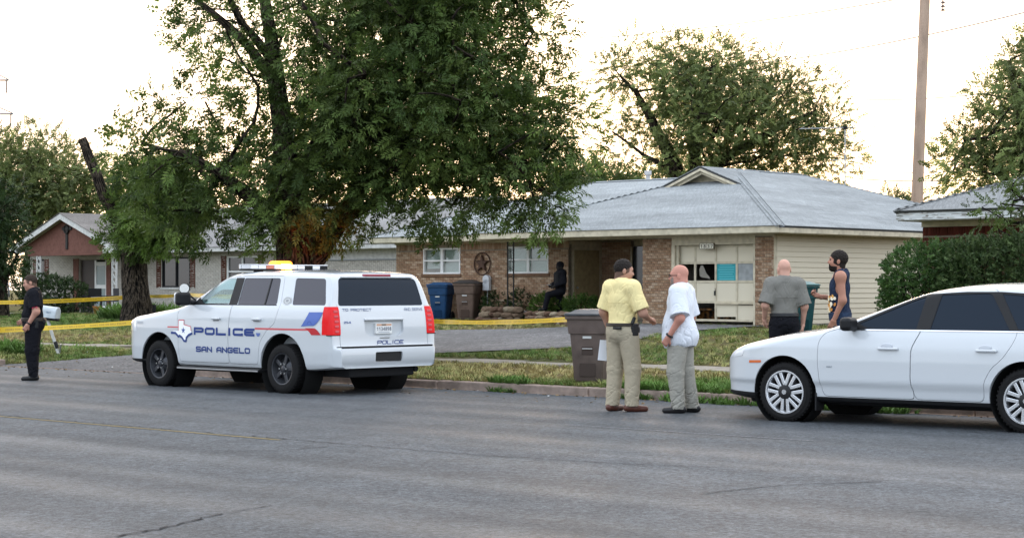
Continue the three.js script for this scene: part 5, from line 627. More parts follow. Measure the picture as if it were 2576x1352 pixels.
  // wheels: black steel with slots
  for (const [u, z] of [[0, -0.865], [ax, -0.865], [0, 0.865], [ax, 0.865]]) wheel(C, u, z, R, 0.25, 0.225, M.steelBlack, (w, r, h) => {
    const rim = part('rim', merge([lathe([[r + 0.004, -h * 0.97], [r - 0.012, -h * 0.94], [r - 0.03, -h * 0.45], [r - 0.05, -h * 0.15], [0.12, -h * 0.42], [0.085, -h * 0.62], [0.06, -h * 0.66], [0.0, -h * 0.66]]), ...Array.from({ length: 5 }, (_, i) => { const g = bx(-0.032, 0.032, 0.07, r - 0.012, -h * 0.72, -h * 0.35, 0.012); g.rotateZ(i / 5 * 6.2832 + 0.3); return g; })]), M.steelBlack, w); part('hub', lathe([[0.052, -h * 0.5], [0.05, -h * 0.78], [0.035, -h * 0.84], [0, -h * 0.84]], 20), M.steelBlack, rim); part('lug_nut', merge(Array.from({ length: 6 }, (_, i) => { const a = i / 6 * 6.2832; return move(new THREE.CylinderGeometry(0.012, 0.013, 0.03, 6).rotateX(Math.PI / 2), 0.075 * Math.cos(a), 0.075 * Math.sin(a), -h * 0.76); })), M.steel, rim); });
  // mirror, spot lamp, roof aerial
  { const m = part('mirror', move(new RoundedBoxGeometry(0.12, 0.20, 0.24, 4, 0.05), 2.12, 1.345, -1.13), M.plastic, C); part('mirror_shell', move(new RoundedBoxGeometry(0.09, 0.17, 0.22, 4, 0.04), 2.165, 1.355, -1.135), M.carWhite, m); part('mirror_arm', bar(V(2.12, 1.29, -0.92), V(2.12, 1.29, -1.05), 0.04), M.plastic, m); part('mirror', move(new RoundedBoxGeometry(0.12, 0.20, 0.24, 4, 0.05), 2.12, 1.345, 1.13), M.plastic, C); }
  { const s = lathe([[0, 0.06], [0.05, 0.055], [0.075, 0.02], [0.082, -0.03], [0.078, -0.05], [0.07, -0.045], [0, -0.03]], 24); const l = part('spot_lamp', move(s.clone().rotateY(0.855), 2.26, 1.50, -1.0), M.plastic, C); part('spot_lens', move(new THREE.CylinderGeometry(0.07, 0.07, 0.008, 24).rotateX(Math.PI / 2).rotateY(0.855), 2.26 - 0.040, 1.50, -1.0 - 0.035), M.chrome, l); part('spot_arm', bar(V(2.24, 1.44, -0.99), V(2.10, 1.31, -0.90), 0.014), M.plastic, l); }
  part('roof_aerial', move(new THREE.ConeGeometry(0.035, 0.07, 14), 1.30, 1.765, -0.45), M.carWhite, C);
  part('door_frame_trim', cap2(sub(S.brush(-0.002), S.brush(0.02)), prism([[2.14, 1.255], [2.10, 1.28], [1.29, 1.268], [0.18, 1.268], [0.18, 1.255]], 0.001, -1.2, -0.4)).geometry, M.plastic, C); part('mirror_sail', cap2(sub(S.brush(-0.003), S.brush(0.02)), prism([[2.14, 1.255], [2.02, 1.37], [1.90, 1.262]], 0.005, -1.2, -0.4)).geometry, M.plastic, C);
  // roof light bar across the roof
  { const lb = part('light_bar', merge([bx(1.06, 1.32, 1.765, 1.790, -0.72, 0.72, 0.01), bx(1.10, 1.14, 1.73, 1.77, -0.6, -0.5), bx(1.10, 1.14, 1.73, 1.77, 0.5, 0.6)]), M.plastic, C); M.lens = phys(0.66, 0.66, 0.68, 0.12, { clearcoat: 1 }); const cols = [M.lens, M.lens, phys(0.45, 0.10, 0.05, 0.2, { clearcoat: 1 }), M.lens, null, M.lens, M.lens, M.blackRough, M.lens, M.blackRough];
    part('lens_cover', merge([bx(1.05, 1.33, 1.845, 1.860, -0.72, 0.72, 0.006), bx(1.28, 1.33, 1.791, 1.844, -0.72, 0.72, 0.01)]), M.lens, lb);
    for (let i = 0; i < 10; i++) { const z0 = -0.72 + i * 0.144, o = cols[i]; if (o) part('lamp_module', bx(1.052, 1.27, 1.791, 1.844, z0 + 0.003, z0 + 0.141, 0.008), o, lb); }
    M.amber = mat(1, 0.5, 0.1, 0.4, { emissive: lin(1.0, 0.48, 0.08), emissiveIntensity: 16 }); part('flare_dome', move(new RoundedBoxGeometry(0.25, 0.125, 0.30, 4, 0.055), 1.175, 1.853, -0.075), mat(0.8, 0.3, 0.03, 0.4, { emissive: lin(1.3, 0.24, 0.008), emissiveIntensity: 1 }), lb, 'added orange glowing dome standing for the flare round the lamp'); part('lit_amber_lamp', move(new RoundedBoxGeometry(0.26, 0.07, 0.22, 4, 0.03), 1.165, 1.832, -0.075), M.amber, lb, 'lit amber flashing lamp'); const p = new THREE.SpotLight(0xff7414, AMBER, 0, 0.14, 1, 2); p.position.set(1.31, 1.90, -0.07); p.castShadow = true; p.shadow.radius = 3; p.name = 'amber_lamp_light'; p.target.position.set(1.96, 1.98, 0.59); lb.add(p.target); lb.add(p); }  // the dome is added: its orange glow stands for flare round the lamp
  // lettering and stripes on the left side
  const decal = (name, g, draw, w, h, o = {}) => { const t = canvasTex(w, h, (c) => { c.clearRect(0, 0, w, h); draw(c, w, h); }); return part(name, g, mat(1, 1, 1, 0.35, { map: t, transparent: true }), C, o.label); };
  const BLUE = '#1f3a78', RED = '#b3262e';
  const glyph = { P: [[0, 1, 0, 0, 0.82, 0, 1, 0.14, 1, 0.48, 0.84, 0.6, 0, 0.6]], O: [[0.14, 0, 0.86, 0, 1, 0.16, 1, 0.84, 0.86, 1, 0.14, 1, 0, 0.84, 0, 0.16, 0.14, 0]], L: [[0, 0, 0, 1, 1, 1]], I: [[0.5, 0, 0.5, 1]], C: [[1, 0.06, 1, 0, 0.14, 0, 0, 0.16, 0, 0.84, 0.14, 1, 1, 1, 1, 0.94]], E: [[1, 0, 0.14, 0, 0, 0.16, 0, 0.84, 0.14, 1, 1, 1], [0, 0.5, 0.85, 0.5]], S: [[1, 0.1, 1, 0, 0.14, 0, 0, 0.14, 0, 0.38, 0.14, 0.5, 0.86, 0.5, 1, 0.62, 1, 0.86, 0.86, 1, 0, 1, 0, 0.9]], A: [[0, 1, 0, 0.3, 0.35, 0, 0.86, 0, 1, 0.16, 1, 1], [0, 0.62, 1, 0.62]], N: [[0, 1, 0, 0, 1, 1, 1, 0]], G: [[1, 0.12, 1, 0, 0.14, 0, 0, 0.16, 0, 0.84, 0.14, 1, 0.86, 1, 1, 0.86, 1, 0.52, 0.5, 0.52]], T: [[0, 0, 1, 0], [0.5, 0, 0.5, 1]], R: [[0, 1, 0, 0, 0.86, 0, 1, 0.14, 1, 0.44, 0.86, 0.56, 0, 0.56], [0.5, 0.56, 1, 1]], D: [[0, 0, 0.8, 0, 1, 0.2, 1, 0.8, 0.8, 1, 0, 1, 0, 0]], V: [[0, 0, 0.5, 1, 1, 0]] };
  const words = (c, text, x, y, w, h, col, lw, slant = 0) => { c.strokeStyle = col; c.lineWidth = lw; c.lineJoin = 'miter'; c.lineCap = 'square'; const n = [...text].reduce((a, q) => a + (q === ' ' ? 0.7 : q === 'I' ? 0.5 : 1), 0), cell = w / n; let X = x; for (const q of text) { const cw = q === ' ' ? 0.7 : q === 'I' ? 0.5 : 1; for (const p of glyph[q] || []) { c.beginPath(); for (let i = 0; i < p.length; i += 2) { const yy = y + lw / 2 + p[i + 1] * (h - lw), xx = X + cell * cw * 0.05 + lw / 2 + p[i] * (cell * cw * 0.90 - lw) + slant * (y + h - yy); i ? c.lineTo(xx, yy) : c.moveTo(xx, yy); } c.stroke(); } X += cell * cw; } };
  decal('police_lettering', S.skin(2.06, 0.47, 0.80, 0.925, 0.004), (c, w, h) => { words(c, 'POLICE', 2, 4, w * 0.92, h - 8, BLUE, 27); c.fillStyle = '#5b6ea6'; c.beginPath(); c.moveTo(w * 0.93, h * 0.55); c.lineTo(w, h * 0.55); c.lineTo(w * 0.98, h * 0.95); c.lineTo(w * 0.95, h * 0.95); c.fill(); }, 1024, 96, { label: 'blue POLICE lettering on the side' });
  decal('town_lettering', S.skin(2.0, 0.70, 0.545, 0.64, 0.004), (c, w, h) => words(c, 'SAN ANGELO', 2, 4, w - 6, h - 8, BLUE, 18), 1024, 80, { label: 'blue SAN ANGELO lettering on the side' });
  decal('state_emblem', S.skin(2.62, 2.07, 0.69, 1.03, 0.005), (c, w, h) => { const q = (x, y) => [x * w, y * h], P = [[0.36, 0.02], [0.60, 0.02], [0.60, 0.22], [0.78, 0.27], [0.90, 0.30], [0.93, 0.50], [0.97, 0.60], [0.80, 0.70], [0.70, 0.80], [0.70, 0.97], [0.60, 0.94], [0.52, 0.80], [0.42, 0.72], [0.36, 0.76], [0.26, 0.66], [0.10, 0.52], [0.36, 0.50]];
    c.save(); c.beginPath(); P.forEach((p, i) => i ? c.lineTo(...q(...p)) : c.moveTo(...q(...p))); c.closePath(); c.fillStyle = '#f3f3f2'; c.fill(); c.clip(); c.fillStyle = '#cf7a7c'; c.fillRect(0, 0, w, h * 0.05); c.restore(); c.lineWidth = 8; c.strokeStyle = '#c9696c'; c.beginPath(); P.slice(0, 6).concat([[0.93, 0.5]]).forEach((p, i) => i ? c.lineTo(...q(...p)) : c.moveTo(...q(...p))); c.stroke(); c.beginPath(); c.moveTo(...q(0.36, 0.02)); c.lineTo(...q(0.36, 0.50)); c.stroke(); c.strokeStyle = BLUE; c.lineWidth = 20; c.beginPath(); [[0.02, 0.60], [0.22, 0.60], [0.36, 0.76], [0.42, 0.72], [0.52, 0.80], [0.62, 0.95], [0.70, 0.96], [0.72, 0.80], [0.82, 0.68], [0.98, 0.60]].forEach((p, i) => i ? c.lineTo(...q(...p)) : c.moveTo(...q(...p))); c.stroke();
    c.fillStyle = '#4a5d94'; c.beginPath(); for (let i = 0; i < 10; i++) { const a = i * Math.PI / 5 - Math.PI / 2, r = (i % 2 ? 0.04 : 0.10) * w; const X = 0.58 * w + r * Math.cos(a), Y = 0.48 * h + r * Math.sin(a); i ? c.lineTo(X, Y) : c.moveTo(X, Y); } c.fill(); }, 320, 200, { label: 'state outline emblem with a star' });
  decal('red_stripe', S.skin(2.70, 2.40, 0.905, 0.925, 0.004, 8, 2), (c, w, h) => { c.fillStyle = '#cb5f62'; c.fillRect(0, 0, w, h); }, 16, 8); decal('red_stripe', S.skin(0.60, -0.56, 0.906, 0.932, 0.004, 24, 2), (c, w, h) => { c.fillStyle = '#c4565a'; c.fillRect(0, 0, w, h); }, 16, 8);
  decal('red_swoosh', S.skin(-0.50, -0.84, 0.845, 0.945, 0.005, 12, 6), (c, w, h) => { c.fillStyle = RED; c.beginPath(); c.moveTo(0, 2); c.lineTo(w * 0.60, 2); c.quadraticCurveTo(w * 0.8, h * 0.2, w, h * 0.97); c.lineTo(w * 0.42, h); c.quadraticCurveTo(w * 0.25, h * 0.35, 0, 2); c.fill(); }, 256, 96); decal('blue_swoosh', S.skin(-0.42, -0.86, 0.965, 1.17, 0.005, 12, 6), (c, w, h) => { c.fillStyle = '#5068ab'; c.beginPath(); c.moveTo(0, h); c.quadraticCurveTo(w * 0.22, h * 0.5, w * 0.34, 2); c.lineTo(w, 0); c.quadraticCurveTo(w * 0.9, h * 0.65, w * 0.62, h * 0.94); c.closePath(); c.fill(); c.strokeStyle = '#2f4588'; c.lineWidth = 5; c.beginPath(); c.arc(w * 0.4, h * 0.86, w * 0.1, Math.PI, 0); c.stroke(); }, 256, 128);
  decal('door_badge', S.skin(0.07, -0.13, 1.265, 1.385, 0.006, 6, 6), (c, w, h) => { c.fillStyle = '#b9bab8'; c.beginPath(); c.arc(w / 2, h / 2, w * 0.48, 0, 7); c.fill(); c.strokeStyle = '#8b8d8e'; c.lineWidth = 8; c.beginPath(); c.arc(w / 2, h / 2, w * 0.36, 0, 7); c.stroke(); c.fillStyle = '#8b8d8e'; c.beginPath(); c.arc(w / 2, h / 2, w * 0.16, 0, 7); c.fill(); }, 96, 96);
  decal('fender_badge', S.skin(3.52, 3.36, 0.955, 0.99, 0.005, 4, 2), (c, w, h) => { c.fillStyle = '#a9adb2'; c.fillRect(0, 0, w, h); }, 32, 8);
  // tail: lettering, number plate, handle strip
  const tail = (name, g, draw, w, h, label) => decal(name, g, draw, w, h, { label });
  tail('police_lettering', S.rear(0.16, -0.36, 0.700, 0.765, 0.006), (c, w, h) => words(c, 'POLICE', 8, 4, w - 24, h - 8, BLUE, 11, 0.22), 512, 64, 'small blue POLICE lettering on the tailgate');
  tail('motto', S.rear(0.74, 0.20, 1.175, 1.225, 0.007), (c, w, h) => words(c, 'TO PROTECT', 2, 6, w - 6, h - 12, '#5a6684', 7), 512, 48); tail('motto', S.rear(-0.40, -0.76, 1.175, 1.225, 0.007), (c, w, h) => words(c, 'AND SERVE', 2, 6, w - 6, h - 12, '#5a6684', 7), 512, 64);
  tail('unit_number', S.rear(0.745, 0.57, 1.005, 1.05, 0.007), (c, w, h) => { c.fillStyle = '#4a5c90'; c.font = 'bold 60px sans-serif'; c.fillText('254', 4, 58); }, 128, 64);
  { const p = part('number_plate', bx(S.rearU(0.93) - 0.022 + 0.03, S.rearU(0.93) + 0.014 + 0.03, 0.855, 1.005, -0.155, 0.155, 0.006), M.white, C); const t = canvasTex(256, 128, (c, w, h) => { c.fillStyle = '#d9d9d6'; c.fillRect(0, 0, w, h); c.fillStyle = '#c59a80'; c.fillRect(10, 6, w - 20, 26); c.fillStyle = '#7c6a5c'; c.fillRect(90, 8, 70, 22); c.fillStyle = '#444b5c'; c.font = 'bold 62px sans-serif'; c.textAlign = 'center'; c.fillText('1134898', w / 2, 92, 236); c.fillStyle = '#9aa0a8'; c.fillRect(40, 106, w - 80, 10); }); const g = new THREE.PlaneGeometry(0.30, 0.145); g.rotateY(-Math.PI / 2); g.translate(S.rearU(0.93) - 0.0235 + 0.03, 0.93, 0); part('plate_print', g, mat(1, 1, 1, 0.5, { map: t }), p);
    part('handle_strip', bx(S.rearU(1.05) - 0.02, S.rearU(1.05) + 0.02, 1.045, 1.075, -0.36, 0.36, 0.01), M.carWhite, C); part('tailgate_badge', bx(S.rearU(0.80) - 0.008, S.rearU(0.80) + 0.005, 0.79, 0.808, -0.09, 0.09, 0.004), M.steel, C); }
}
// ----- the white saloon car at the right -----
const saloon = thing('car', 'white four door saloon car with tinted windows parked at the kerb', 'car', V(5.91, 0, -20.585), Math.PI - 0.662);
{ const C = saloon, S = new CarShape({ u0: -2.05, u1: 3.83,
    top: [[3.74, 0.36], [3.80, 0.46], [3.815, 0.58], [3.78, 0.68], [3.71, 0.75], [3.56, 0.83], [3.25, 0.915], [2.85, 0.985], [2.5, 1.025], [2.34, 1.055], [2.16, 1.115], [1.30, 1.435], [1.05, 1.495], [0.75, 1.53], [0.35, 1.545], [-0.05, 1.53], [-0.42, 1.47], [-1.2, 1.16], [-1.38, 1.115], [-1.75, 1.085], [-1.95, 1.03], [-2.02, 0.85], [-2.05, 0.62], [-2.0, 0.40]],
    bottom: [[-2.05, 0.34], [-1.5, 0.26], [0, 0.24], [2.4, 0.24], [3.4, 0.25], [3.8, 0.29]],
    plan: [[-2.05, 0.66], [-1.95, 0.80], [-1.7, 0.89], [-1, 0.935], [0, 0.945], [2.6, 0.945], [3.1, 0.93], [3.4, 0.88], [3.6, 0.80], [3.74, 0.68], [3.82, 0.50]],
    side: [[0.2, 0.93], [0.30, 0.955], [0.425, 0.972], [0.462, 1.0], [0.70, 1.0], [0.85, 0.995], [0.97, 0.965], [1.03, 0.94], [1.06, 0.925], [1.45, 0.74], [1.55, 0.68]],
    rv: [[-2.05, 0.05], [-1.4, 0.07], [-0.4, 0.07], [1.2, 0.07], [2.3, 0.05], [3.2, 0.10], [3.8, 0.05]], rh: [[-2.05, 0.1], [-1.4, 0.14], [-0.4, 0.12], [1.2, 0.12], [2.3, 0.06], [3.2, 0.2], [3.8, 0.1]], crown: [[-2.05, 0], [-1, 0.02], [0, 0.025], [2, 0.03], [3, 0.05], [3.8, 0.02]] });
  const shell = S.brush(), ax = 2.868, R = 0.335;
  const doorF = [[2.36, 0.31], [2.40, 0.45], [2.43, 0.70], [2.42, 0.92], [2.35, 1.015], [2.18, 1.06], [1.40, 1.405], [1.16, 1.475, 0.03], [1.205, 1.05], [1.30, 0.85], [1.305, 0.5], [1.26, 0.31]], doorR = [[1.25, 0.31], [1.293, 0.5], [1.288, 0.85], [1.193, 1.05], [1.148, 1.475, 0.03], [0.42, 1.50, 0.05], [0.10, 1.05], [0.14, 0.93], [0.24, 0.78], [0.38, 0.66], [0.455, 0.52], [0.47, 0.31]];
  const winF = [[2.06, 1.075, 0.01], [1.38, 1.365, 0.25], [1.20, 1.425, 0.03], [1.245, 1.065, 0.01]], winR = [[1.105, 1.065, 0.01], [1.045, 1.438, 0.03], [0.46, 1.455, 0.06], [0.17, 1.065, 0.02]], winQ = [[0.10, 1.075, 0.02], [0.37, 1.45, 0.03], [0.05, 1.43, 0.2], [-0.42, 1.22, 0.1], [-0.52, 1.10, 0.02]];
  let body = shell; for (const u of [0, ax]) for (const sd of [-1, 1]) { const g = new THREE.CylinderGeometry(0.405, 0.405, 0.6, 48); g.rotateX(Math.PI / 2); g.translate(u, 0.345, sd * 0.94); body = sub(body, B(g)); }
  for (const d of [doorF, doorR]) body = sub(body, prism(grow(d, 0.005), 0.06, -1.2, -0.66));
  body = sub(body, prism(grow(winQ, 0.003), 0.04, -1.2, -0.4));
  const shieldP = [[-0.78, 1.085], [-0.60, 1.455, 0.06], [0.60, 1.455, 0.06], [0.78, 1.085]]; body = sub(body, prismX(shieldP, 0.05, 1.0, 2.6)); for (const q of [winF, winR, winQ]) body = sub(body, prism(q, 0.04, 0.4, 1.2));
  body = sub(body, prism([[3.9, 0.715], [3.45, 0.735], [3.45, 0.742], [3.9, 0.722]], 0.001, -1.1, -0.5)); // joint above the bumper
  part('body', body.geometry, M.carWhite, C);
  for (const [d, w, hu] of [[doorF, winF, 1.56], [doorR, winR, 0.42]]) { let g = cap2(shell, prism(d, 0.06, -1.2, -0.64)); const q = new THREE.CylinderGeometry(0.41, 0.41, 0.6, 48); q.rotateX(Math.PI / 2); q.translate(0, 0.345, -0.94); g = sub(g, B(q)); g = sub(g, prism(w, 0.04, -1.2, -0.3)); const D = part('door', g.geometry, M.carWhite, C);
    const y = 0.86, zz = -S.half(hu, y); part('handle', move(new RoundedBoxGeometry(0.24, 0.03, 0.028, 2, 0.012), hu, y - 0.01, zz - 0.02), M.carWhite, D); part('handle_cup', move(new THREE.SphereGeometry(0.075, 18, 8).scale(1, 0.42, 0.10), hu + 0.02, y + 0.02, zz + 0.002), mat(0.5, 0.52, 0.55, 0.4), D); }
  const skinT = sub(S.brush(0.004), S.brush(0.014)), pane = (p, z0, z1) => part('side_window', cap2(skinT, prism(grow(p, 0.01), 0.04, z0, z1)).geometry, M.tint, C); for (const q of [winF, winR, winQ]) { pane(q, -1.2, -0.3); pane(q, 0.3, 1.2); }
  part('windscreen', cap2(skinT, prismX(grow(shieldP, 0.01), 0.05, 1.0, 2.6)).geometry, M.tint, C);
  const trimT = sub(S.brush(-0.002), S.brush(0.02)); // black frames round the glass
  part('window_trim', cap2(trimT, prism([[1.262, 1.06], [1.21, 1.445], [1.03, 1.455], [1.098, 1.06]], 0.002, -1.2, -0.3)).geometry, M.plastic, C, 'black centre pillar trim'); part('window_trim', cap2(trimT, prism([[0.185, 1.06], [0.475, 1.47], [0.36, 1.47], [0.09, 1.06]], 0.002, -1.2, -0.3)).geometry, M.plastic, C);
  { const o = [[2.16, 1.062], [1.37, 1.398], [1.2, 1.447], [0.75, 1.472], [0.36, 1.472], [0.02, 1.452], [-0.42, 1.25], [-0.56, 1.085]], g = S.brush(-0.003); const sh = roundPoly([...o, [-0.56, 1.06], [2.2, 1.05]], 0.03); const hole = [...winF.map((p) => p)]; const band = new THREE.ExtrudeGeometry(sh, { depth: 0.9, bevelEnabled: false, curveSegments: 4 }); band.translate(0, 0, -1.2); let t = cap2(sub(g, S.brush(0.012)), B(band)); for (const q of [winF, winR, winQ]) t = sub(t, prism(q, 0.04, -1.3, -0.2)); part('window_frame', t.geometry, M.plastic, C); }
  part('sill_chrome', cap2(sub(S.brush(-0.006), S.brush(0.01)), prism([[2.14, 1.047], [2.14, 1.058], [-0.56, 1.062], [-0.56, 1.05]], 0.001, -1.2, -0.3)).geometry, M.chrome, C);
  { const m = part('mirror', move(new RoundedBoxGeometry(0.14, 0.15, 0.22, 4, 0.05), 2.00, 1.115, -1.02), M.plastic, C); part('mirror_arm', bar(V(2.0, 1.06, -0.84), V(2.0, 1.075, -0.95), 0.035), M.plastic, m); part('mirror', move(new RoundedBoxGeometry(0.14, 0.15, 0.22, 4, 0.05), 2.0, 1.115, 1.02), M.plastic, C); part('mirror_sail', cap2(sub(S.brush(-0.005), S.brush(0.02)), prism([[2.14, 1.058], [1.98, 1.125], [1.82, 1.062]], 0.005, -1.2, -0.3)).geometry, M.plastic, C); }
  part('rocker_panel', cap2(S.brush(-0.004), prism([[0.39, 0.2], [0.39, 0.298], [2.47, 0.298], [2.47, 0.2]], 0.01, -1.2, 1.2)).geometry, M.plastic, C); part('air_dam', cap2(S.brush(-0.004), prism([[3.28, 0.2], [3.24, 0.315], [3.9, 0.335], [3.9, 0.2]], 0.01, -1.2, 1.2)).geometry, M.plastic, C);
  part('mud_flap', bx(2.455, 2.475, 0.14, 0.34, -0.92, -0.74, 0.004), M.plastic, C);
  part('marker_lamp', cap2(S.brush(-0.005), prism([[3.34, 0.655], [3.34, 0.685], [3.17, 0.69], [3.17, 0.662]], 0.006, -1.2, -0.5)).geometry, M.amberLamp, C); part('headlamp', cap2(S.brush(-0.003), prism([[3.70, 0.70], [3.60, 0.78], [3.42, 0.80], [3.45, 0.735]], 0.02, -1.2, -0.55)).geometry, phys(0.62, 0.64, 0.66, 0.08, { clearcoat: 1 }), C); part('headlamp', cap2(S.brush(-0.003), prism([[3.70, 0.70], [3.60, 0.78], [3.42, 0.80], [3.45, 0.735]], 0.02, 0.55, 1.2)).geometry, phys(0.62, 0.64, 0.66, 0.08, { clearcoat: 1 }), C); part('grille', cap2(S.brush(-0.003), prismX([[-0.45, 0.5], [-0.45, 0.68], [0.45, 0.68], [0.45, 0.5]], 0.03, 3.5, 4)).geometry, M.chrome, C);
  part('tail_lamp', cap2(S.brush(-0.003), prism([[-2.1, 0.75], [-2.1, 1.0], [-1.75, 0.98], [-1.75, 0.78]], 0.02, -1.2, -0.55)).geometry, M.redLamp, C); part('tail_lamp', cap2(S.brush(-0.003), prism([[-2.1, 0.75], [-2.1, 1.0], [-1.75, 0.98], [-1.75, 0.78]], 0.02, 0.55, 1.2)).geometry, M.redLamp, C);
  part('underbody', merge([bx(-1.9, 3.5, 0.19, 0.34, -0.6, 0.6, 0.03), bx(-0.05, 0.05, 0.22, 0.36, -0.8, 0.8, 0.02), bx(ax - 0.05, ax + 0.05, 0.22, 0.36, -0.8, 0.8, 0.02)]), M.blackRough, C);
  for (const u of [0, ax]) for (const sd of [-1, 1]) { const g = new THREE.CylinderGeometry(0.398, 0.398, 0.26, 40, 1, true); g.rotateX(Math.PI / 2); g.translate(u, 0.345, sd * 0.77); part('wheel_liner', g, M.gapIn, C); const d = new THREE.CylinderGeometry(0.396, 0.396, 0.01, 40); d.rotateX(Math.PI / 2); d.translate(u, 0.345, sd * 0.645); part('wheel_liner', d, M.gapIn, C); }
  for (const [u, z] of [[0, -0.80], [ax, -0.80], [0, 0.80], [ax, 0.80]]) wheel(C, u, z, R, 0.225, 0.238, M.alloy, (w, r, h) => {
    const sp = []; for (let i = 0; i < 7; i++) for (const q of [-0.028, 0.028]) { const s = new THREE.Shape([[q - 0.013, 0.07], [q + 0.013, 0.07], [q + (q > 0 ? 0.026 : 0.006), r - 0.012], [q - (q > 0 ? 0.006 : 0.026), r - 0.012]].map((p) => new THREE.Vector2(...p))), g = new THREE.ExtrudeGeometry(s, { depth: 0.03, bevelEnabled: true, bevelSize: 0.006, bevelThickness: 0.006, bevelSegments: 2 }); g.translate(0, 0, -h * 0.86); g.rotateZ(i / 7 * 6.2832 + 0.45); sp.push(g); }
    const rim = part('rim', merge([lathe([[r + 0.010, -h * 0.9], [r + 0.008, -h * 1.0], [r - 0.008, -h * 1.0], [r - 0.022, -h * 0.82], [r - 0.03, -h * 0.2], [r - 0.03, h * 0.6]]), ...sp]), M.alloy, w); part('hub', lathe([[0.082, -h * 0.6], [0.08, -h * 1.0], [0.065, -h * 1.06], [0, -h * 1.06]], 24), M.black, rim); part('hub_badge', lathe([[0.03, -h * 1.05], [0.028, -h * 1.10], [0, -h * 1.1]], 16), M.chrome, rim); part('brake_disc', lathe([[0.16, -h * 0.25], [0.16, -h * 0.1], [0.05, -h * 0.1]], 24), mat(0.08, 0.08, 0.085, 0.5, { metalness: 0.5 }), rim); const d = new THREE.CylinderGeometry(r - 0.03, r - 0.03, 0.01, 32).rotateX(Math.PI / 2); part('backing_plate', d, M.gapIn, w); });
  { const t = canvasTex(256, 48, (c, w, h) => { c.clearRect(0, 0, w, h); c.fillStyle = '#6f7880'; c.font = 'bold 44px sans-serif'; c.textAlign = 'center'; c.fillText('SABLE', w / 2, 40, 240); }); part('model_lettering', S.skin(2.35, 2.21, 0.625, 0.65, 0.005, 6, 2), mat(1, 1, 1, 0.4, { map: t, transparent: true }), C); }
  part('wiper_cowl', move(new RoundedBoxGeometry(0.10, 0.02, 0.5, 2, 0.008), 2.32, 1.075, -0.45), M.plastic, C);
}
// ---------- people: smooth joined distance fields, meshed by surface nets ----------
function surfaceNet(f, lo, hi, h) {
  const nx = Math.ceil((hi[0] - lo[0]) / h) + 1, ny = Math.ceil((hi[1] - lo[1]) / h) + 1, nz = Math.ceil((hi[2] - lo[2]) / h) + 1, G = new Float32Array(nx * ny * nz), I = (i, j, k) => (k * ny + j) * nx + i;
  for (let k = 0; k < nz; k++) for (let j = 0; j < ny; j++) for (let i = 0; i < nx;) { const d = f(lo[0] + i * h, lo[1] + j * h, lo[2] + k * h); G[I(i, j, k)] = d; i++; let skip = Math.floor((Math.abs(d) - 2.5 * h) / (1.3 * h)); while (skip-- > 0 && i < nx) { G[I(i, j, k)] = d; i++; } }
  const vid = new Int32Array(nx * ny * nz).fill(-1), pos = [], idx = [];
  for (let k = 0; k < nz - 1; k++) for (let j = 0; j < ny - 1; j++) for (let i = 0; i < nx - 1; i++) { let mask = 0, n = 0, x = 0, y = 0, z = 0; const c = []; for (let q = 0; q < 8; q++) { const v = G[I(i + (q & 1), j + ((q >> 1) & 1), k + (q >> 2))]; c.push(v); if (v < 0) mask |= 1 << q; } if (mask === 0 || mask === 255) continue;
    for (let a = 0; a < 8; a++) for (const b of [a | 1, a | 2, a | 4]) if (b > a && (c[a] < 0) !== (c[b] < 0)) { const t = c[a] / (c[a] - c[b]), ax = a & 1, ay = (a >> 1) & 1, az = a >> 2; x += ax + t * ((b & 1) - ax); y += ay + t * (((b >> 1) & 1) - ay); z += az + t * ((b >> 2) - az); n++; }
    vid[I(i, j, k)] = pos.length / 3; pos.push(lo[0] + (i + x / n) * h, lo[1] + (j + y / n) * h, lo[2] + (k + z / n) * h); }
  const quad = (a, b, c, d, flip) => { if (a < 0 || b < 0 || c < 0 || d < 0) return; flip ? idx.push(a, c, b, b, c, d) : idx.push(a, b, c, b, d, c); };
  for (let k = 1; k < nz - 1; k++) for (let j = 1; j < ny - 1; j++) for (let i = 1; i < nx - 1; i++) { const s = G[I(i, j, k)] < 0;
    if (s !== (G[I(i + 1, j, k)] < 0)) quad(vid[I(i, j - 1, k - 1)], vid[I(i, j, k - 1)], vid[I(i, j - 1, k)], vid[I(i, j, k)], !s);
    if (s !== (G[I(i, j + 1, k)] < 0)) quad(vid[I(i - 1, j, k - 1)], vid[I(i, j, k - 1)], vid[I(i - 1, j, k)], vid[I(i, j, k)], s);
    if (s !== (G[I(i, j, k + 1)] < 0)) quad(vid[I(i - 1, j - 1, k)], vid[I(i, j - 1, k)], vid[I(i - 1, j, k)], vid[I(i, j, k)], !s); }
  const g = new THREE.BufferGeometry(); g.setAttribute('position', new THREE.Float32BufferAttribute(pos, 3)); g.setIndex(idx); const nor = new Float32Array(pos.length), e = h * 0.5;
  for (let i = 0; i < pos.length; i += 3) { const [x, y, z] = [pos[i], pos[i + 1], pos[i + 2]]; let a = f(x + e, y, z) - f(x - e, y, z), b = f(x, y + e, z) - f(x, y - e, z), c = f(x, y, z + e) - f(x, y, z - e); const l = Math.hypot(a, b, c) || 1; nor[i] = a / l; nor[i + 1] = b / l; nor[i + 2] = c / l; }
  g.setAttribute('normal', new THREE.BufferAttribute(nor, 3)); return metric(g.toNonIndexed());
}
const smin = (a, b, k) => { const h = Math.max(k - Math.abs(a - b), 0) / k; return Math.min(a, b) - h * h * k * 0.25; };
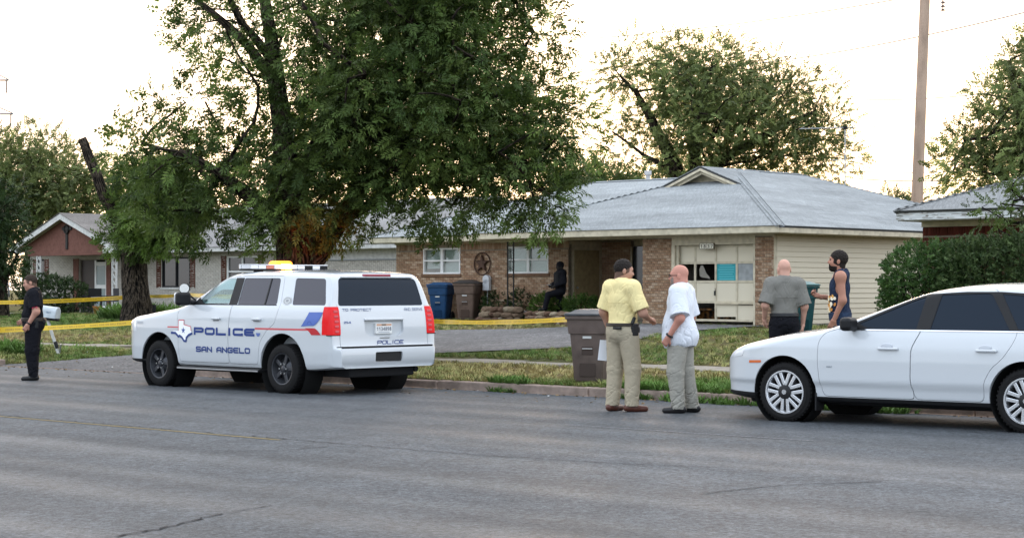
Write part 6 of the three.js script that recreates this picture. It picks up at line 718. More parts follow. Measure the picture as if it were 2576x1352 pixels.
const cap = (a, b, ra, rb = ra, kz = 1) => { const bx_ = b.x - a.x, by = b.y - a.y, bz = b.z - a.z, L = bx_ * bx_ + by * by + bz * bz || 1e-9; return (x, y, z) => { const px = x - a.x, py = y - a.y, pz = z - a.z, t = clamp((px * bx_ + py * by + pz * bz) / L); return Math.hypot(px - bx_ * t, py - by * t, pz - bz * t) - lerp(ra, rb, t); }; };
const ell = (c, rx, ry, rz) => (x, y, z) => { const a = (x - c.x) / rx, b = (y - c.y) / ry, d = (z - c.z) / rz, k0 = Math.hypot(a, b, d), k1 = Math.hypot(a / rx, b / ry, d / rz); return k1 < 1e-6 ? -Math.min(rx, ry, rz) : k0 * (k0 - 1) / k1; };
const joinF = (list, k) => (x, y, z) => { let d = 1e3; for (const f of list) { const v = f(x, y, z); d = d > 100 ? v : smin(d, v, k); } return d; };
const bounds = (pts, m) => { const lo = [1e9, 1e9, 1e9], hi = [-1e9, -1e9, -1e9]; for (const p of pts) [p.x, p.y, p.z].forEach((v, i) => { lo[i] = Math.min(lo[i], v - m); hi[i] = Math.max(hi[i], v + m); }); return [lo, hi]; };
function handGeo(w, dir, palmN, side, k, curl) { // wrist, finger direction, the way the palm faces
  const d = dir.clone().normalize(), n = palmN.clone().addScaledVector(d, -palmN.dot(d)).normalize(), s = d.clone().cross(n).multiplyScalar(side), P = (a, b, c) => w.clone().addScaledVector(d, a * k).addScaledVector(s, b * k).addScaledVector(n, c * k), F = [], pts = [w];
  F.push(cap(P(-0.03, 0, 0), P(0.01, 0, 0), 0.026 * k, 0.027 * k)); for (const q of [-0.026, -0.009, 0.009, 0.026]) F.push(cap(P(0.015, q * 0.7, 0), P(0.085, q, 0), 0.016 * k, 0.0125 * k));
  const palm = joinF(F, 0.02 * k), fingers = []; [[-0.029, 0.062, 0.0080], [-0.010, 0.074, 0.0088], [0.010, 0.080, 0.0092], [0.029, 0.072, 0.0088]].forEach(([q, L, r], i) => { let p = P(0.085, q, 0), a = curl * (0.7 + 0.12 * (3 - i)), ang = 0; for (const [sg, f] of [[0.45, 1], [0.32, 1.25], [0.23, 0.9]]) { ang += a * f; const e = p.clone().addScaledVector(d, Math.cos(ang) * L * sg * k).addScaledVector(n, Math.sin(ang) * L * sg * k); fingers.push(cap(p, e, r * k, r * 0.88 * k)); p = e; pts.push(e); } });
  { let p = P(0.02, 0.026, 0.004), q = P(0.055, 0.052, 0.012), e = P(0.085, 0.058, 0.026 + 0.012 * curl); fingers.push(cap(p, q, 0.0135 * k, 0.0105 * k), cap(q, e, 0.0105 * k, 0.0088 * k)); pts.push(e); }
  const f = (x, y, z) => { let v = palm(x, y, z); for (const g of fingers) v = smin(v, g(x, y, z), 0.006 * k); return v; };
  pts.push(P(-0.04, 0, 0), P(0.1, 0.04, 0), P(0.1, -0.04, 0)); const [lo, hi] = bounds(pts, 0.03 * k); return surfaceNet(f, lo, hi, 0.0052);
}
function headParts(c, yaw, pitch, roll, k, opt) { // field in head space, then turned
  const m = new THREE.Matrix4().compose(c, new THREE.Quaternion().setFromEuler(new THREE.Euler(pitch, yaw, roll, 'YXZ')), V(k, k, k)), inv = m.clone().invert(), E = inv.elements, fat = opt.fat || 1;
  const skull = ell(V(0, 0.035, -0.012), 0.075, 0.090, 0.096), F = [skull, ell(V(0, -0.022, 0.022), 0.063, 0.082, 0.072), ell(V(0, -0.072, 0.028), 0.051 * fat, 0.042, 0.058), ell(V(0, -0.098, 0.062), 0.026, 0.022, 0.022), cap(V(-0.034, 0.024, 0.079), V(0.034, 0.024, 0.079), 0.012), ell(V(-0.036, -0.03, 0.062), 0.026, 0.026, 0.025), ell(V(0.036, -0.03, 0.062), 0.026, 0.026, 0.025), cap(V(0, -0.06, -0.03), V(0, -0.165, -0.035), 0.060 * fat, 0.062 * fat)];
  const base = joinF(F, 0.035), fine = [cap(V(0, 0.012, 0.086), V(0, -0.026, 0.108), 0.009, 0.0145), cap(V(-0.012, -0.03, 0.094), V(0.012, -0.03, 0.094), 0.009), cap(V(-0.02, -0.057, 0.083), V(0.02, -0.057, 0.083), 0.0085), cap(V(-0.017, -0.066, 0.082), V(0.017, -0.066, 0.082), 0.009)], ears = [-1, 1].map((s) => ell(V(s * 0.079, -0.006, -0.012), 0.012, 0.032, 0.020)), eyes = [-1, 1].map((s) => ell(V(s * 0.032, 0.004, 0.090), 0.019, 0.011, 0.016));
  const face = (x, y, z) => { let v = base(x, y, z); for (const f of fine) v = smin(v, f(x, y, z), 0.012); for (const f of eyes) v = -smin(-v, f(x, y, z), 0.010); for (const f of ears) v = smin(v, f(x, y, z), 0.008); return v; };
  const run = (f, lo, hi, h) => { const g = surfaceNet(f, lo, hi, h); g.applyMatrix4(m); return g; };
  const out = { head: run(face, [-0.11, -0.215, -0.14], [0.11, 0.14, 0.135], 0.0056), m };
  if (opt.hair) { const hr = opt.hair; out.hair = run((x, y, z) => { const q = 0.006 * noise(x * 60, y * 60, z * 60), shell = skull(x, y, z) - hr.t - q; const line = Math.max(-(y * 0.80 - z * hr.slope - hr.line), -(y + 0.035 + (z < -0.03 ? 0.03 : 0))); return -smin(-shell, -line, 0.012); }, [-0.11, -0.12, -0.14], [0.11, 0.16, 0.12], 0.006); }
  if (opt.hair && opt.hair.fade) { const hr = opt.hair; out.fade = run((x, y, z) => { const shell = skull(x, y, z) - 0.0035, b2 = base(x, y, z) - 0.003; const line = Math.max(-(y * 0.80 - z * hr.slope - hr.line + 0.035), -(y + 0.055 + (z < -0.03 ? 0.035 : 0)), z - 0.05); return Math.max(Math.min(shell, b2), line); }, [-0.11, -0.13, -0.14], [0.11, 0.16, 0.12], 0.006); }
  if (opt.beard) { const b = opt.beard; out.beard = run((x, y, z) => { const q = 0.004 * noise(x * 80, y * 80, z * 80), shell = base(x, y, z) - b.t - q, keep = Math.max(y + b.top + (Math.abs(x) > 0.045 ? -b.side : 0), -(z - b.back), -(y + 0.135)); const mouth = ell(V(0, -0.060, 0.10), 0.02, 0.011, 0.03); return Math.max(-smin(-shell, -keep, 0.008), -mouth(x, y, z)); }, [-0.09, -0.15, -0.06], [0.09, 0.06, 0.13], 0.0056); }
  out.eyes = merge([-1, 1].map((s) => { const g = new THREE.SphereGeometry(0.0105, 10, 8); g.translate(s * 0.031, 0.004, 0.082); g.applyMatrix4(m); return g; })); out.brows = merge([-1, 1].map((s) => { const g = bar(V(s * 0.016, 0.026, 0.0925), V(s * 0.046, 0.028, 0.082), 0.0045, 0.003, 6); g.applyMatrix4(m); return g; }));
  return out;
}
const SKIN = (r, g, b) => phys(r * 0.92, g * 0.92, b * 0.92, 0.5, { specularIntensity: 0.35 });
M.eye = mat(0.03, 0.025, 0.02, 0.25); M.shoeBlack = mat(0.016, 0.015, 0.015, 0.4);
function cloth(r, g, b, o = {}) { return phys(r, g, b, 0.85, { specularIntensity: 0.15, bumpMap: rep(T.soft, 6), bumpScale: 0.002, ...o }); }
function person(label, pos, yaw, sp) {
  const o = thing('person', label, 'person', pos, yaw), k = sp.height / 1.8, J = {}, q = (a) => V(a[0] * k, a[1] * k, a[2] * k), g = sp.girth || 1, bl = sp.belly || 0;
  const D = { pelvis: [0, 0.95, 0], waist: [0, 1.08, 0.005], chest: [0, 1.30, 0.0], neck: [0, 1.50, -0.02], shL: [0.185, 1.455, -0.015], shR: [-0.185, 1.455, -0.015], elL: [0.25, 1.16, -0.04], elR: [-0.25, 1.16, -0.04], wrL: [0.25, 0.91, 0.06], wrR: [-0.25, 0.91, 0.06], hipL: [0.095, 0.92, 0], hipR: [-0.095, 0.92, 0], knL: [0.105, 0.50, 0.02], knR: [-0.105, 0.50, 0.02], anL: [0.11, 0.09, -0.03], anR: [-0.11, 0.09, -0.03], head: [0, 1.655, 0.02], ...sp.joints }; for (const n in D) J[n] = q(D[n]);
  const K = k * g, skinM = sp.skin, torso = (e) => [ell(V(J.chest.x, J.chest.y - 0.0 * k, J.chest.z), 0.158 * K + e, 0.24 * k + e, 0.112 * K + e), cap(J.shL, J.shR, 0.072 * k + e), cap(J.chest, J.neck, 0.09 * k + e, 0.07 * k + e), cap(V(J.neck.x, J.neck.y - 0.02 * k, J.neck.z), V(J.shL.x * 0.75, J.shL.y + 0.012 * k, J.shL.z), 0.06 * k + e, 0.055 * k + e), cap(V(J.neck.x, J.neck.y - 0.02 * k, J.neck.z), V(J.shR.x * 0.75, J.shR.y + 0.012 * k, J.shR.z), 0.06 * k + e, 0.055 * k + e), ell(V(J.waist.x, J.waist.y, J.waist.z + bl * 0.5), 0.148 * K + e + bl * 0.25, 0.19 * k + e, 0.112 * K + e + bl * 0.6), ell(V(J.pelvis.x, J.pelvis.y, J.pelvis.z - 0.01), 0.155 * K + e, 0.13 * k + e, 0.118 * K + e + bl * 0.25)];
  const arm = (s, e = 0, e2 = e) => [cap(J['sh' + s], J['el' + s], 0.055 * K + e, 0.043 * K + e), cap(J['el' + s], J['wr' + s], 0.042 * K + e2, 0.029 * k + e2)];
  const leg = (s, e = 0, e2 = e) => [cap(J['hip' + s], J['kn' + s], 0.085 * K + e, 0.056 * K + e), cap(J['kn' + s], J['an' + s], 0.055 * K + e2, 0.038 * k + e2)];
  const all = Object.values(J), Hd = headParts(J.head, sp.headYaw || 0, sp.headPitch || 0, sp.headRoll || 0, k * (sp.headK || 1.08), sp);
  const bodyF = joinF([...torso(0), ...arm('L'), ...arm('R'), ...leg('L'), ...leg('R')], 0.05 * k), [lo, hi] = bounds(all.filter((p) => p !== J.head), 0.2 * k), top = J.neck.y + 0.05;
  const pieces = [surfaceNet(bodyF, lo, [hi[0], top, hi[2]], 0.016), Hd.head]; for (const s of ['L', 'R']) { const hd = sp['hand' + s] || {}; const dir = hd.dir ? V(...hd.dir) : J['wr' + s].clone().sub(J['el' + s]), pn = V(...(hd.palm || [s === 'L' ? -1 : 1, 0, 0.2])); pieces.push(handGeo(J['wr' + s], dir, pn, s === 'L' ? 1 : -1, k * 1.04, hd.curl ?? 0.55)); }
  part('body', merge(pieces), skinM, o);
  if (Hd.hair) part('hair', Hd.hair, sp.hair.m, o); if (Hd.fade) part('hair_fade', Hd.fade, sp.hair.fade, o); if (Hd.beard) part('beard', Hd.beard, sp.beard.m, o); part('eye', Hd.eyes, M.eye, o); if (!sp.mask) part('eyebrow', Hd.brows, sp.brow || M.eye, o);
  // shirt
  const sh = sp.shirt; if (sh) { const e = sh.ease ?? 0.014, sl = sh.sleeve, L = [...torso(e)]; const cut = []; for (const s of ['L', 'R']) { if (sl <= 0) continue; const a = J['sh' + s], b = J['el' + s], end = sl <= 1 ? a.clone().lerp(b, sl) : b.clone().lerp(J['wr' + s], sl - 1), d = end.clone().sub(sl <= 1 ? a : b).normalize(); const up = cap(a, sl <= 1 ? end : b, 0.062 * K + e, (sl <= 1 ? 0.060 : 0.05) * K + e + (sh.flare || 0.008)), lo2 = sl > 1 ? cap(b, end, 0.05 * K + e, 0.042 * K + e) : null; L.push((x, y, z) => Math.max(lo2 ? smin(up(x, y, z), lo2(x, y, z), 0.03) : up(x, y, z), (x - end.x) * d.x + (y - end.y) * d.y + (z - end.z) * d.z)); }
    if (sh.skirt) L.push(ell(V(J.pelvis.x, J.pelvis.y - 0.02, J.pelvis.z + bl * 0.2), 0.174 * K + e + bl * 0.15, 0.26 * k, 0.146 * K + e + bl * 0.42));
    const base = joinF(L, 0.045 * k), hem = sh.hem * k, ht = sh.hemTilt || 0, amp = sh.fold ?? 0.008, ns = sh.seed || 1; const f = (x, y, z) => { let d = base(x, y, z); if (d < 0.05 && d > -0.06) { const n = 1.3 * noise(x * 6 + ns, y * 8 + x * 4, z * 6 + y * 3) + 1.0 * crease(x, y, z, ns, 0); d += amp * n * (1 + 0.8 * smooth(J.waist.y + 0.12, J.waist.y - 0.05, y)); } d = Math.max(d, hem + ht * z + (sh.wave || 0) * Math.sin(x * 22) - y); if (sh.tank) { d = Math.max(d, -ell(V(0, J.neck.y + 0.02 * k, J.neck.z + 0.08 * k), 0.105 * k, 0.14 * k, 0.14 * k)(x, y, z)); for (const s of ['L', 'R']) d = Math.max(d, -cap(V(J['sh' + s].x * 1.12, J['sh' + s].y + 0.1 * k, J['sh' + s].z - 0.02), V(J['sh' + s].x * 1.1, J.chest.y + 0.0 * k, J['sh' + s].z - 0.02), 0.088 * k, 0.105 * k)(x, y, z)); } else d = Math.max(d, -ell(V(J.neck.x, J.neck.y + 0.085 * k, J.neck.z + 0.06 * k), 0.066 * k, 0.05 * k, 0.07 * k)(x, y, z)); return d; };
    const [l2, h2] = bounds([J.shL, J.shR, J.elL, J.elR, J.chest, V(0, hem, 0), ...(sl > 1 ? [J.wrL, J.wrR] : [])], 0.24 * k); const S = part('shirt', surfaceNet(f, [l2[0], hem - 0.06, l2[2]], [h2[0], top + 0.03, h2[2]], 0.011), sh.m, o, sh.label);
    if (sh.collar) { const c = [], n = J.neck; for (let i = 0; i <= 24; i++) { const a = -Math.PI / 2 + 0.35 + i / 24 * (2 * Math.PI - 0.7) + Math.PI; c.push(V(n.x + 0.074 * k * Math.cos(a), n.y + (0.035 + 0.02 * Math.sin(-a)) * k, n.z + 0.012 + 0.078 * k * Math.sin(a))); } const pos = []; for (let i = 0; i < 24; i++) { const A = c[i], Bp = c[i + 1], A2 = A.clone().add(V((A.x - n.x) * 0.35, -0.045 * k, (A.z - n.z) * 0.35)), B2 = Bp.clone().add(V((Bp.x - n.x) * 0.35, -0.045 * k, (Bp.z - n.z) * 0.35)), A3 = A.clone().add(V((n.x - A.x) * 0.1, -0.04 * k, (n.z - A.z) * 0.1)), B3 = Bp.clone().add(V((n.x - Bp.x) * 0.1, -0.04 * k, (n.z - Bp.z) * 0.1)); for (const p of [A, Bp, A2, Bp, B2, A2, A, A3, Bp, Bp, A3, B3]) pos.push(p.x, p.y, p.z); } const cg = new THREE.BufferGeometry(); cg.setAttribute('position', new THREE.Float32BufferAttribute(pos, 3)); cg.computeVertexNormals(); const cm = sh.m.clone(); cm.side = THREE.DoubleSide; part('collar', metric(cg), cm, S); }
    if (sh.yoke) { const y0 = J.chest.y - 0.02 * k; const pts = []; for (let i = 0; i <= 16; i++) { const x = lerp(-0.15, 0.15, i / 16) * K; let z = J.chest.z - 0.3 * k; for (let n = 0; n < 60 && f(x, y0, z) > 0; n++) z += 0.005; pts.push(V(x, y0, z - 0.001)); } part('yoke_seam', tube(pts, 0.005, 5), sh.m, S); } }
  // trousers
  const tr = sp.trousers; if (tr) { const e = tr.ease ?? 0.016, w = tr.waist * k, L = [ell(V(J.pelvis.x, J.pelvis.y, J.pelvis.z - 0.01 + bl * 0.2), 0.158 * K + e, 0.16 * k + e, 0.124 * K + e + bl * 0.3), ell(V(J.pelvis.x, J.pelvis.y + 0.1 * k, J.pelvis.z + bl * 0.4), 0.150 * K + e + bl * 0.2, 0.12 * k, 0.115 * K + e + bl * 0.5)]; const B2 = joinF(L, 0.05 * k), legs = ['L', 'R'].map((s) => joinF([cap(J['hip' + s], J['kn' + s], 0.092 * K + e, 0.068 * K + e), cap(J['kn' + s], J['an' + s].clone().add(V(0, -0.03 * k, 0.01)), 0.068 * K + e, 0.058 * k + e)], 0.03 * k)), amp = tr.fold ?? 0.009, ns = tr.seed || 3;
    const f = (x, y, z) => { let d = smin(smin(B2(x, y, z), legs[0](x, y, z), 0.04 * k), 1e3, 0.001); d = smin(d, legs[1](x, y, z), 0.018 * k); if (d < 0.05 && d > -0.06) { const yk = y / k, low = smooth(0.42, 0.12, yk) * 1.5 + 0.7 * Math.exp(-(((yk - 0.52) / 0.1) ** 2)) + 0.5 * smooth(0.7, 0.9, yk); d += amp * (0.7 * low * noise(x * 9 + ns, y * 22 + x * 8 + z * 5, z * 9) + (0.35 + 0.55 * low) * crease(x, y, z, ns, 1)); } return Math.max(d, y - w, tr.hem * k - y); };
    const [l3, h3] = bounds([J.hipL, J.hipR, J.knL, J.knR, J.anL, J.anR, V(0, w, 0)], 0.21 * k); part('trousers', surfaceNet(f, [l3[0], tr.hem * k - 0.03, l3[2]], [h3[0], w + 0.03, h3[2]], 0.011), tr.m, o);
    if (tr.belt) { const yb = w - 0.012, bf = (x, y, z) => Math.max(B2(x, y, z) - 0.012, Math.abs(y - yb) - (tr.beltH || 0.02)); part('belt', surfaceNet(bf, [l3[0], yb - 0.06, l3[2]], [h3[0], yb + 0.06, h3[2]], 0.009), tr.belt, o); } }
  // shoes
  const st = sp.shoe || {}; for (const s of ['L', 'R']) { const a = J['an' + s], fy = (sp['foot' + s] ?? (s === 'L' ? 0.2 : -0.2)), d = V(Math.sin(fy), 0, Math.cos(fy)), y0 = Math.max(0, a.y - 0.09 * k); const P = (f, u) => V(a.x + d.x * f * k, y0 + u * k, a.z + d.z * f * k); const F = joinF([cap(P(-0.05, 0.045), P(0.05, 0.045), 0.042 * k, 0.044 * k), cap(P(0.05, 0.04), P(0.175, 0.032), 0.043 * k, 0.036 * k), cap(P(-0.01, 0.06), P(-0.01, 0.11), 0.045 * k, 0.042 * k)], 0.03 * k), f = (x, y, z) => Math.max(F(x, y, z), y0 - y); const [l4, h4] = bounds([P(-0.06, 0), P(0.18, 0), P(0, 0.12)], 0.06 * k); part('shoe', surfaceNet(f, l4, h4, 0.0075), st.m || M.shoeBlack, o); }
  o.userData.J = undefined; delete o.userData.J; return [o, J, k, Hd];
}
const crease = (x, y, z, q, leg) => { // narrow folds in cloth
  const a = Math.abs(leg ? noise(x * 7 + q, y * 11 + x * 5 + z * 4, z * 7) : noise(x * 6 + q, y * 7 - Math.abs(x) * 9, z * 6 + y * 2)), b = Math.abs(noise(x * 11 + 4, y * (leg ? 19 : 5) + z * 6 + q, z * 11 - 7)); return smooth(0.13, 0.0, a) + 0.7 * smooth(0.11, 0.0, b) - 0.35; };
const facing = (x, z) => Math.atan2(x, z); // yaw for a horizontal direction in the world
M.yellowShirt = cloth(0.74, 0.62, 0.31); M.whiteShirt = cloth(0.60, 0.62, 0.66); M.greyShirt = cloth(0.17, 0.163, 0.145); M.black1 = cloth(0.010, 0.010, 0.013); M.khaki = cloth(0.36, 0.31, 0.225); M.greyPants = cloth(0.30, 0.285, 0.245); M.navy = cloth(0.022, 0.032, 0.06); M.denim = cloth(0.025, 0.04, 0.075);
M.hairDark = mat(0.018, 0.014, 0.012, 0.7); M.hairFade = mat(0.12, 0.072, 0.052, 0.7); M.hairGrey = mat(0.22, 0.18, 0.15, 0.8); M.leather = mat(0.025, 0.017, 0.012, 0.5); M.brownShoe = mat(0.085, 0.03, 0.02, 0.4);
const onRoad = (px, D) => at(px, CY + FL * EYE / D, D);
// man in the yellow shirt, back to the camera
{ const [o, J, k] = person('man in yellow shirt and khaki trousers with holster, standing in the road', onRoad(1566, 23.4), facing(0.74, -0.67), { height: 1.87, girth: 1.13, belly: 0.01, skin: SKIN(0.43, 0.235, 0.165), headYaw: -0.55, headPitch: 0.12, hair: { t: 0.008, slope: 0.50, line: 0.004, m: M.hairDark, fade: M.hairFade },
    joints: { elR: [-0.305, 1.16, 0.03], wrR: [-0.17, 1.09, 0.27], elL: [0.265, 1.17, -0.05], wrL: [0.26, 0.93, 0.05], anL: [0.13, 0.09, -0.05], knL: [0.12, 0.5, 0.0], anR: [-0.12, 0.09, 0.02], knR: [-0.12, 0.5, 0.05] }, handR: { dir: [0.25, -0.05, 1], palm: [0.3, -0.9, 0], curl: 0.8 }, footL: 0.1, footR: -0.55,
    shirt: { m: M.yellowShirt, sleeve: 0.88, hem: 1.0, fold: 0.0045, collar: true, yoke: true, flare: 0.012, ease: 0.018, label: 'pale yellow button shirt with a vented back' }, trousers: { m: M.khaki, waist: 1.035, hem: 0.065, ease: 0.022, fold: 0.0065, belt: M.leather }, shoe: { m: M.brownShoe } });
  part('holster', merge([move(new RoundedBoxGeometry(0.055, 0.15, 0.10, 3, 0.02), -0.20 * k, 0.965 * k, 0.0), move(new RoundedBoxGeometry(0.035, 0.10, 0.04, 2, 0.012).rotateX(0.5), -0.205 * k, 1.07 * k, -0.03), bx(-0.225 * k, -0.17 * k, 0.93 * k, 1.0 * k, -0.06, 0.07, 0.01)]), M.black, o); part('belt_pouch', move(new RoundedBoxGeometry(0.13, 0.035, 0.035, 2, 0.01), -0.07 * k, 0.985 * k, -0.165), M.black, o);
  const p = part('pen', bar(V(J.wrR.x + 0.03, J.wrR.y + 0.0, J.wrR.z + 0.08), V(J.wrR.x + 0.14, J.wrR.y + 0.02, J.wrR.z + 0.16), 0.005), M.steel, o);
  const hand = o.localToWorld(J.wrL.clone().add(V(0.01, -0.09, 0.03))); o.updateMatrixWorld(); const hw = J.wrL.clone().add(V(0.0, -0.1, 0.02)).applyMatrix4(o.matrixWorld);
  const pap = thing('paper', 'sheaf of white paper held by the man in yellow', 'paper', hw.add(V(-0.055, -0.06, 0.02)), 0); const g = new THREE.BoxGeometry(0.16, 0.25, 0.006, 6, 8, 1), P = g.attributes.position; for (let i = 0; i < P.count; i++) P.setZ(i, P.getZ(i) + 0.02 * Math.sin(P.getX(i) * 14) + 0.03 * P.getY(i)); g.computeVertexNormals(); g.rotateZ(-0.12); g.translate(-0.02, -0.07, 0.0); part('sheet', g, mat(0.72, 0.74, 0.78, 0.8), pap); const g2 = g.clone(); g2.rotateZ(0.05); g2.translate(0.008, 0.004, -0.009); part('sheet', g2, mat(0.66, 0.68, 0.72, 0.8), pap); pap.rotation.y = 0.5; }
// bald man in the white shirt
{ const [o, J, k, Hd] = person('bald man in loose white shirt and grey trousers, standing in the road', onRoad(1712, 23.15), facing(-0.93, -0.37), { height: 1.80, girth: 1.2, belly: 0.045, fat: 1.15, skin: SKIN(0.50, 0.235, 0.175), headPitch: 0.02, headYaw: 0.12, beard: { t: 0.004, top: 0.066, side: 0.06, back: 0.05, m: M.hairGrey }, brow: M.hairGrey,
    joints: { elL: [0.285, 1.15, -0.08], wrL: [0.27, 0.92, 0.07], elR: [-0.27, 1.15, -0.05], wrR: [-0.26, 0.95, 0.12], anL: [0.12, 0.09, -0.02], anR: [-0.12, 0.09, -0.13], knL: [0.115, 0.5, 0.03], knR: [-0.11, 0.5, -0.03] }, handL: { curl: 0.9 }, footL: 0.12, footR: -0.1,
    shirt: { m: M.whiteShirt, sleeve: 0.92, hem: 0.79, skirt: true, fold: 0.0045, collar: true, flare: 0.022, ease: 0.026, wave: 0.006, hemTilt: -0.1, label: 'loose untucked white short sleeved shirt' }, trousers: { m: M.greyPants, waist: 0.90, hem: 0.05, ease: 0.022, fold: 0.008, seed: 7 } });
  const gl = merge([-1, 1].flatMap((s) => [new THREE.TorusGeometry(0.021, 0.0025, 5, 16).translate(s * 0.033, 0.004, 0.105), bar(V(s * 0.055, 0.008, 0.103), V(s * 0.080, 0.008, 0.0), 0.0035)]).concat([bar(V(-0.012, 0.006, 0.107), V(0.012, 0.006, 0.107), 0.002)])); gl.applyMatrix4(Hd.m); part('glasses', gl, M.black, o);
  part('wrist_watch', (() => { const d = J.elL.clone().sub(J.wrL).normalize(), g = new THREE.TorusGeometry(0.038 * k, 0.012, 8, 20); g.applyQuaternion(new THREE.Quaternion().setFromUnitVectors(V(0, 0, 1), d)); const c = J.wrL.clone().addScaledVector(d, 0.025); g.translate(c.x, c.y, c.z); return g; })(), M.black, o); }
// bald man in the grey shirt, from behind
{ const Dg = 25.0, p = at(1973, CY, Dg), [, t] = toST(p.x, p.z); p.y = elev(t);
  person('bald man in grey short sleeved shirt, back turned, beyond the white car', p, facing(-0.12, -1), { height: 1.76, girth: 1.08, belly: 0.01, skin: SKIN(0.55, 0.31, 0.235), headYaw: 0.05, headPitch: 0.1,
    joints: { elL: [0.275, 1.18, -0.06], wrL: [0.25, 0.99, 0.09], elR: [-0.265, 1.16, -0.04], wrR: [-0.265, 0.92, 0.04] },
    shirt: { m: M.greyShirt, sleeve: 0.95, hem: 1.03, fold: 0.0045, collar: true, flare: 0.018, ease: 0.022, seed: 5, yoke: true, label: 'loose grey short sleeved shirt' }, trousers: { m: M.black1, waist: 1.06, hem: 0.05, belt: M.black, beltH: 0.024 } }); }
// bearded man in the tank top
{ const Dg = 25.6, p = at(2112, CY, Dg), [, t] = toST(p.x, p.z); p.y = elev(t);
  const [o, J, k, Hd] = person('bearded man in dark blue tank top looking left beyond the white car', p, facing(-0.97, -0.22), { height: 1.88, girth: 1.05, skin: SKIN(0.40, 0.195, 0.135), headPitch: -0.1, hair: { t: 0.011, slope: 0.42, line: -0.008, m: M.hairDark, fade: M.hairDark }, beard: { t: 0.006, top: 0.045, side: -0.02, back: 0.0, m: M.hairDark },
    joints: { shL: [0.20, 1.45, -0.02], shR: [-0.20, 1.45, -0.02], elL: [0.235, 1.15, -0.05], wrL: [0.225, 0.90, 0.06], elR: [-0.26, 1.17, 0.04], wrR: [-0.15, 1.20, 0.27], neck: [0, 1.50, -0.03] }, handR: { dir: [0.2, 0.45, 0.8], palm: [0.5, 0.4, -0.5], curl: 1.0 },
    shirt: { m: M.navy, sleeve: 0, hem: 0.93, tank: true, fold: 0.007, ease: 0.012, label: 'dark blue tank top with a pale printed front' }, trousers: { m: M.denim, waist: 1.0, hem: 0.05 } });
  const pts = [[0.02, 1.24], [0.12, 1.14], [-0.05, 1.12], [0.10, 1.04], [0.05, 1.0], [-0.06, 1.05]].map(([x, y], i) => { const g = new THREE.CircleGeometry(0.04 + 0.02 * (i % 3), 7); g.scale(1, 0.8, 1); g.translate(x * k, y * k, 0); return g; }); // printed patches are pressed onto the cloth
  { const t = canvasTex(128, 128, (c, w, h) => { c.clearRect(0, 0, w, h); for (let i = 0; i < 26; i++) { c.fillStyle = ['#d8a45a', '#e8d9b8', '#c98a4a', '#f0e6d0'][i & 3]; c.beginPath(); c.ellipse(rr(20, 108), rr(14, 114), rr(4, 16), rr(4, 12), rr(0, 3), 0, 7); c.fill(); } }); const nu = 14, nv = 12, pos = [], uv = [], idx = []; for (let j = 0; j <= nv; j++) for (let i = 0; i <= nu; i++) { const a = lerp(-0.3, 1.55, i / nu), y = lerp(0.98, 1.27, j / nv) * k; pos.push(Math.sin(a) * 0.178 * k * 1.05, y, Math.cos(a) * 0.140 * k * 1.06); uv.push(i / nu, j / nv); if (i < nu && j < nv) { const q = j * (nu + 1) + i; idx.push(q, q + 1, q + nu + 1, q + 1, q + nu + 2, q + nu + 1); } } const g = new THREE.BufferGeometry(); g.setAttribute('position', new THREE.Float32BufferAttribute(pos, 3)); g.setAttribute('uv', new THREE.Float32BufferAttribute(uv, 2)); g.setIndex(idx); g.computeVertexNormals(); part('shirt_print', g, mat(1, 1, 1, 0.85, { map: t, transparent: true, side: THREE.DoubleSide }), o); }
  part('phone', move(new RoundedBoxGeometry(0.07, 0.13, 0.012, 2, 0.005).rotateX(-0.6), J.wrR.x + 0.03, J.wrR.y + 0.07, J.wrR.z + 0.08), M.black, o); }
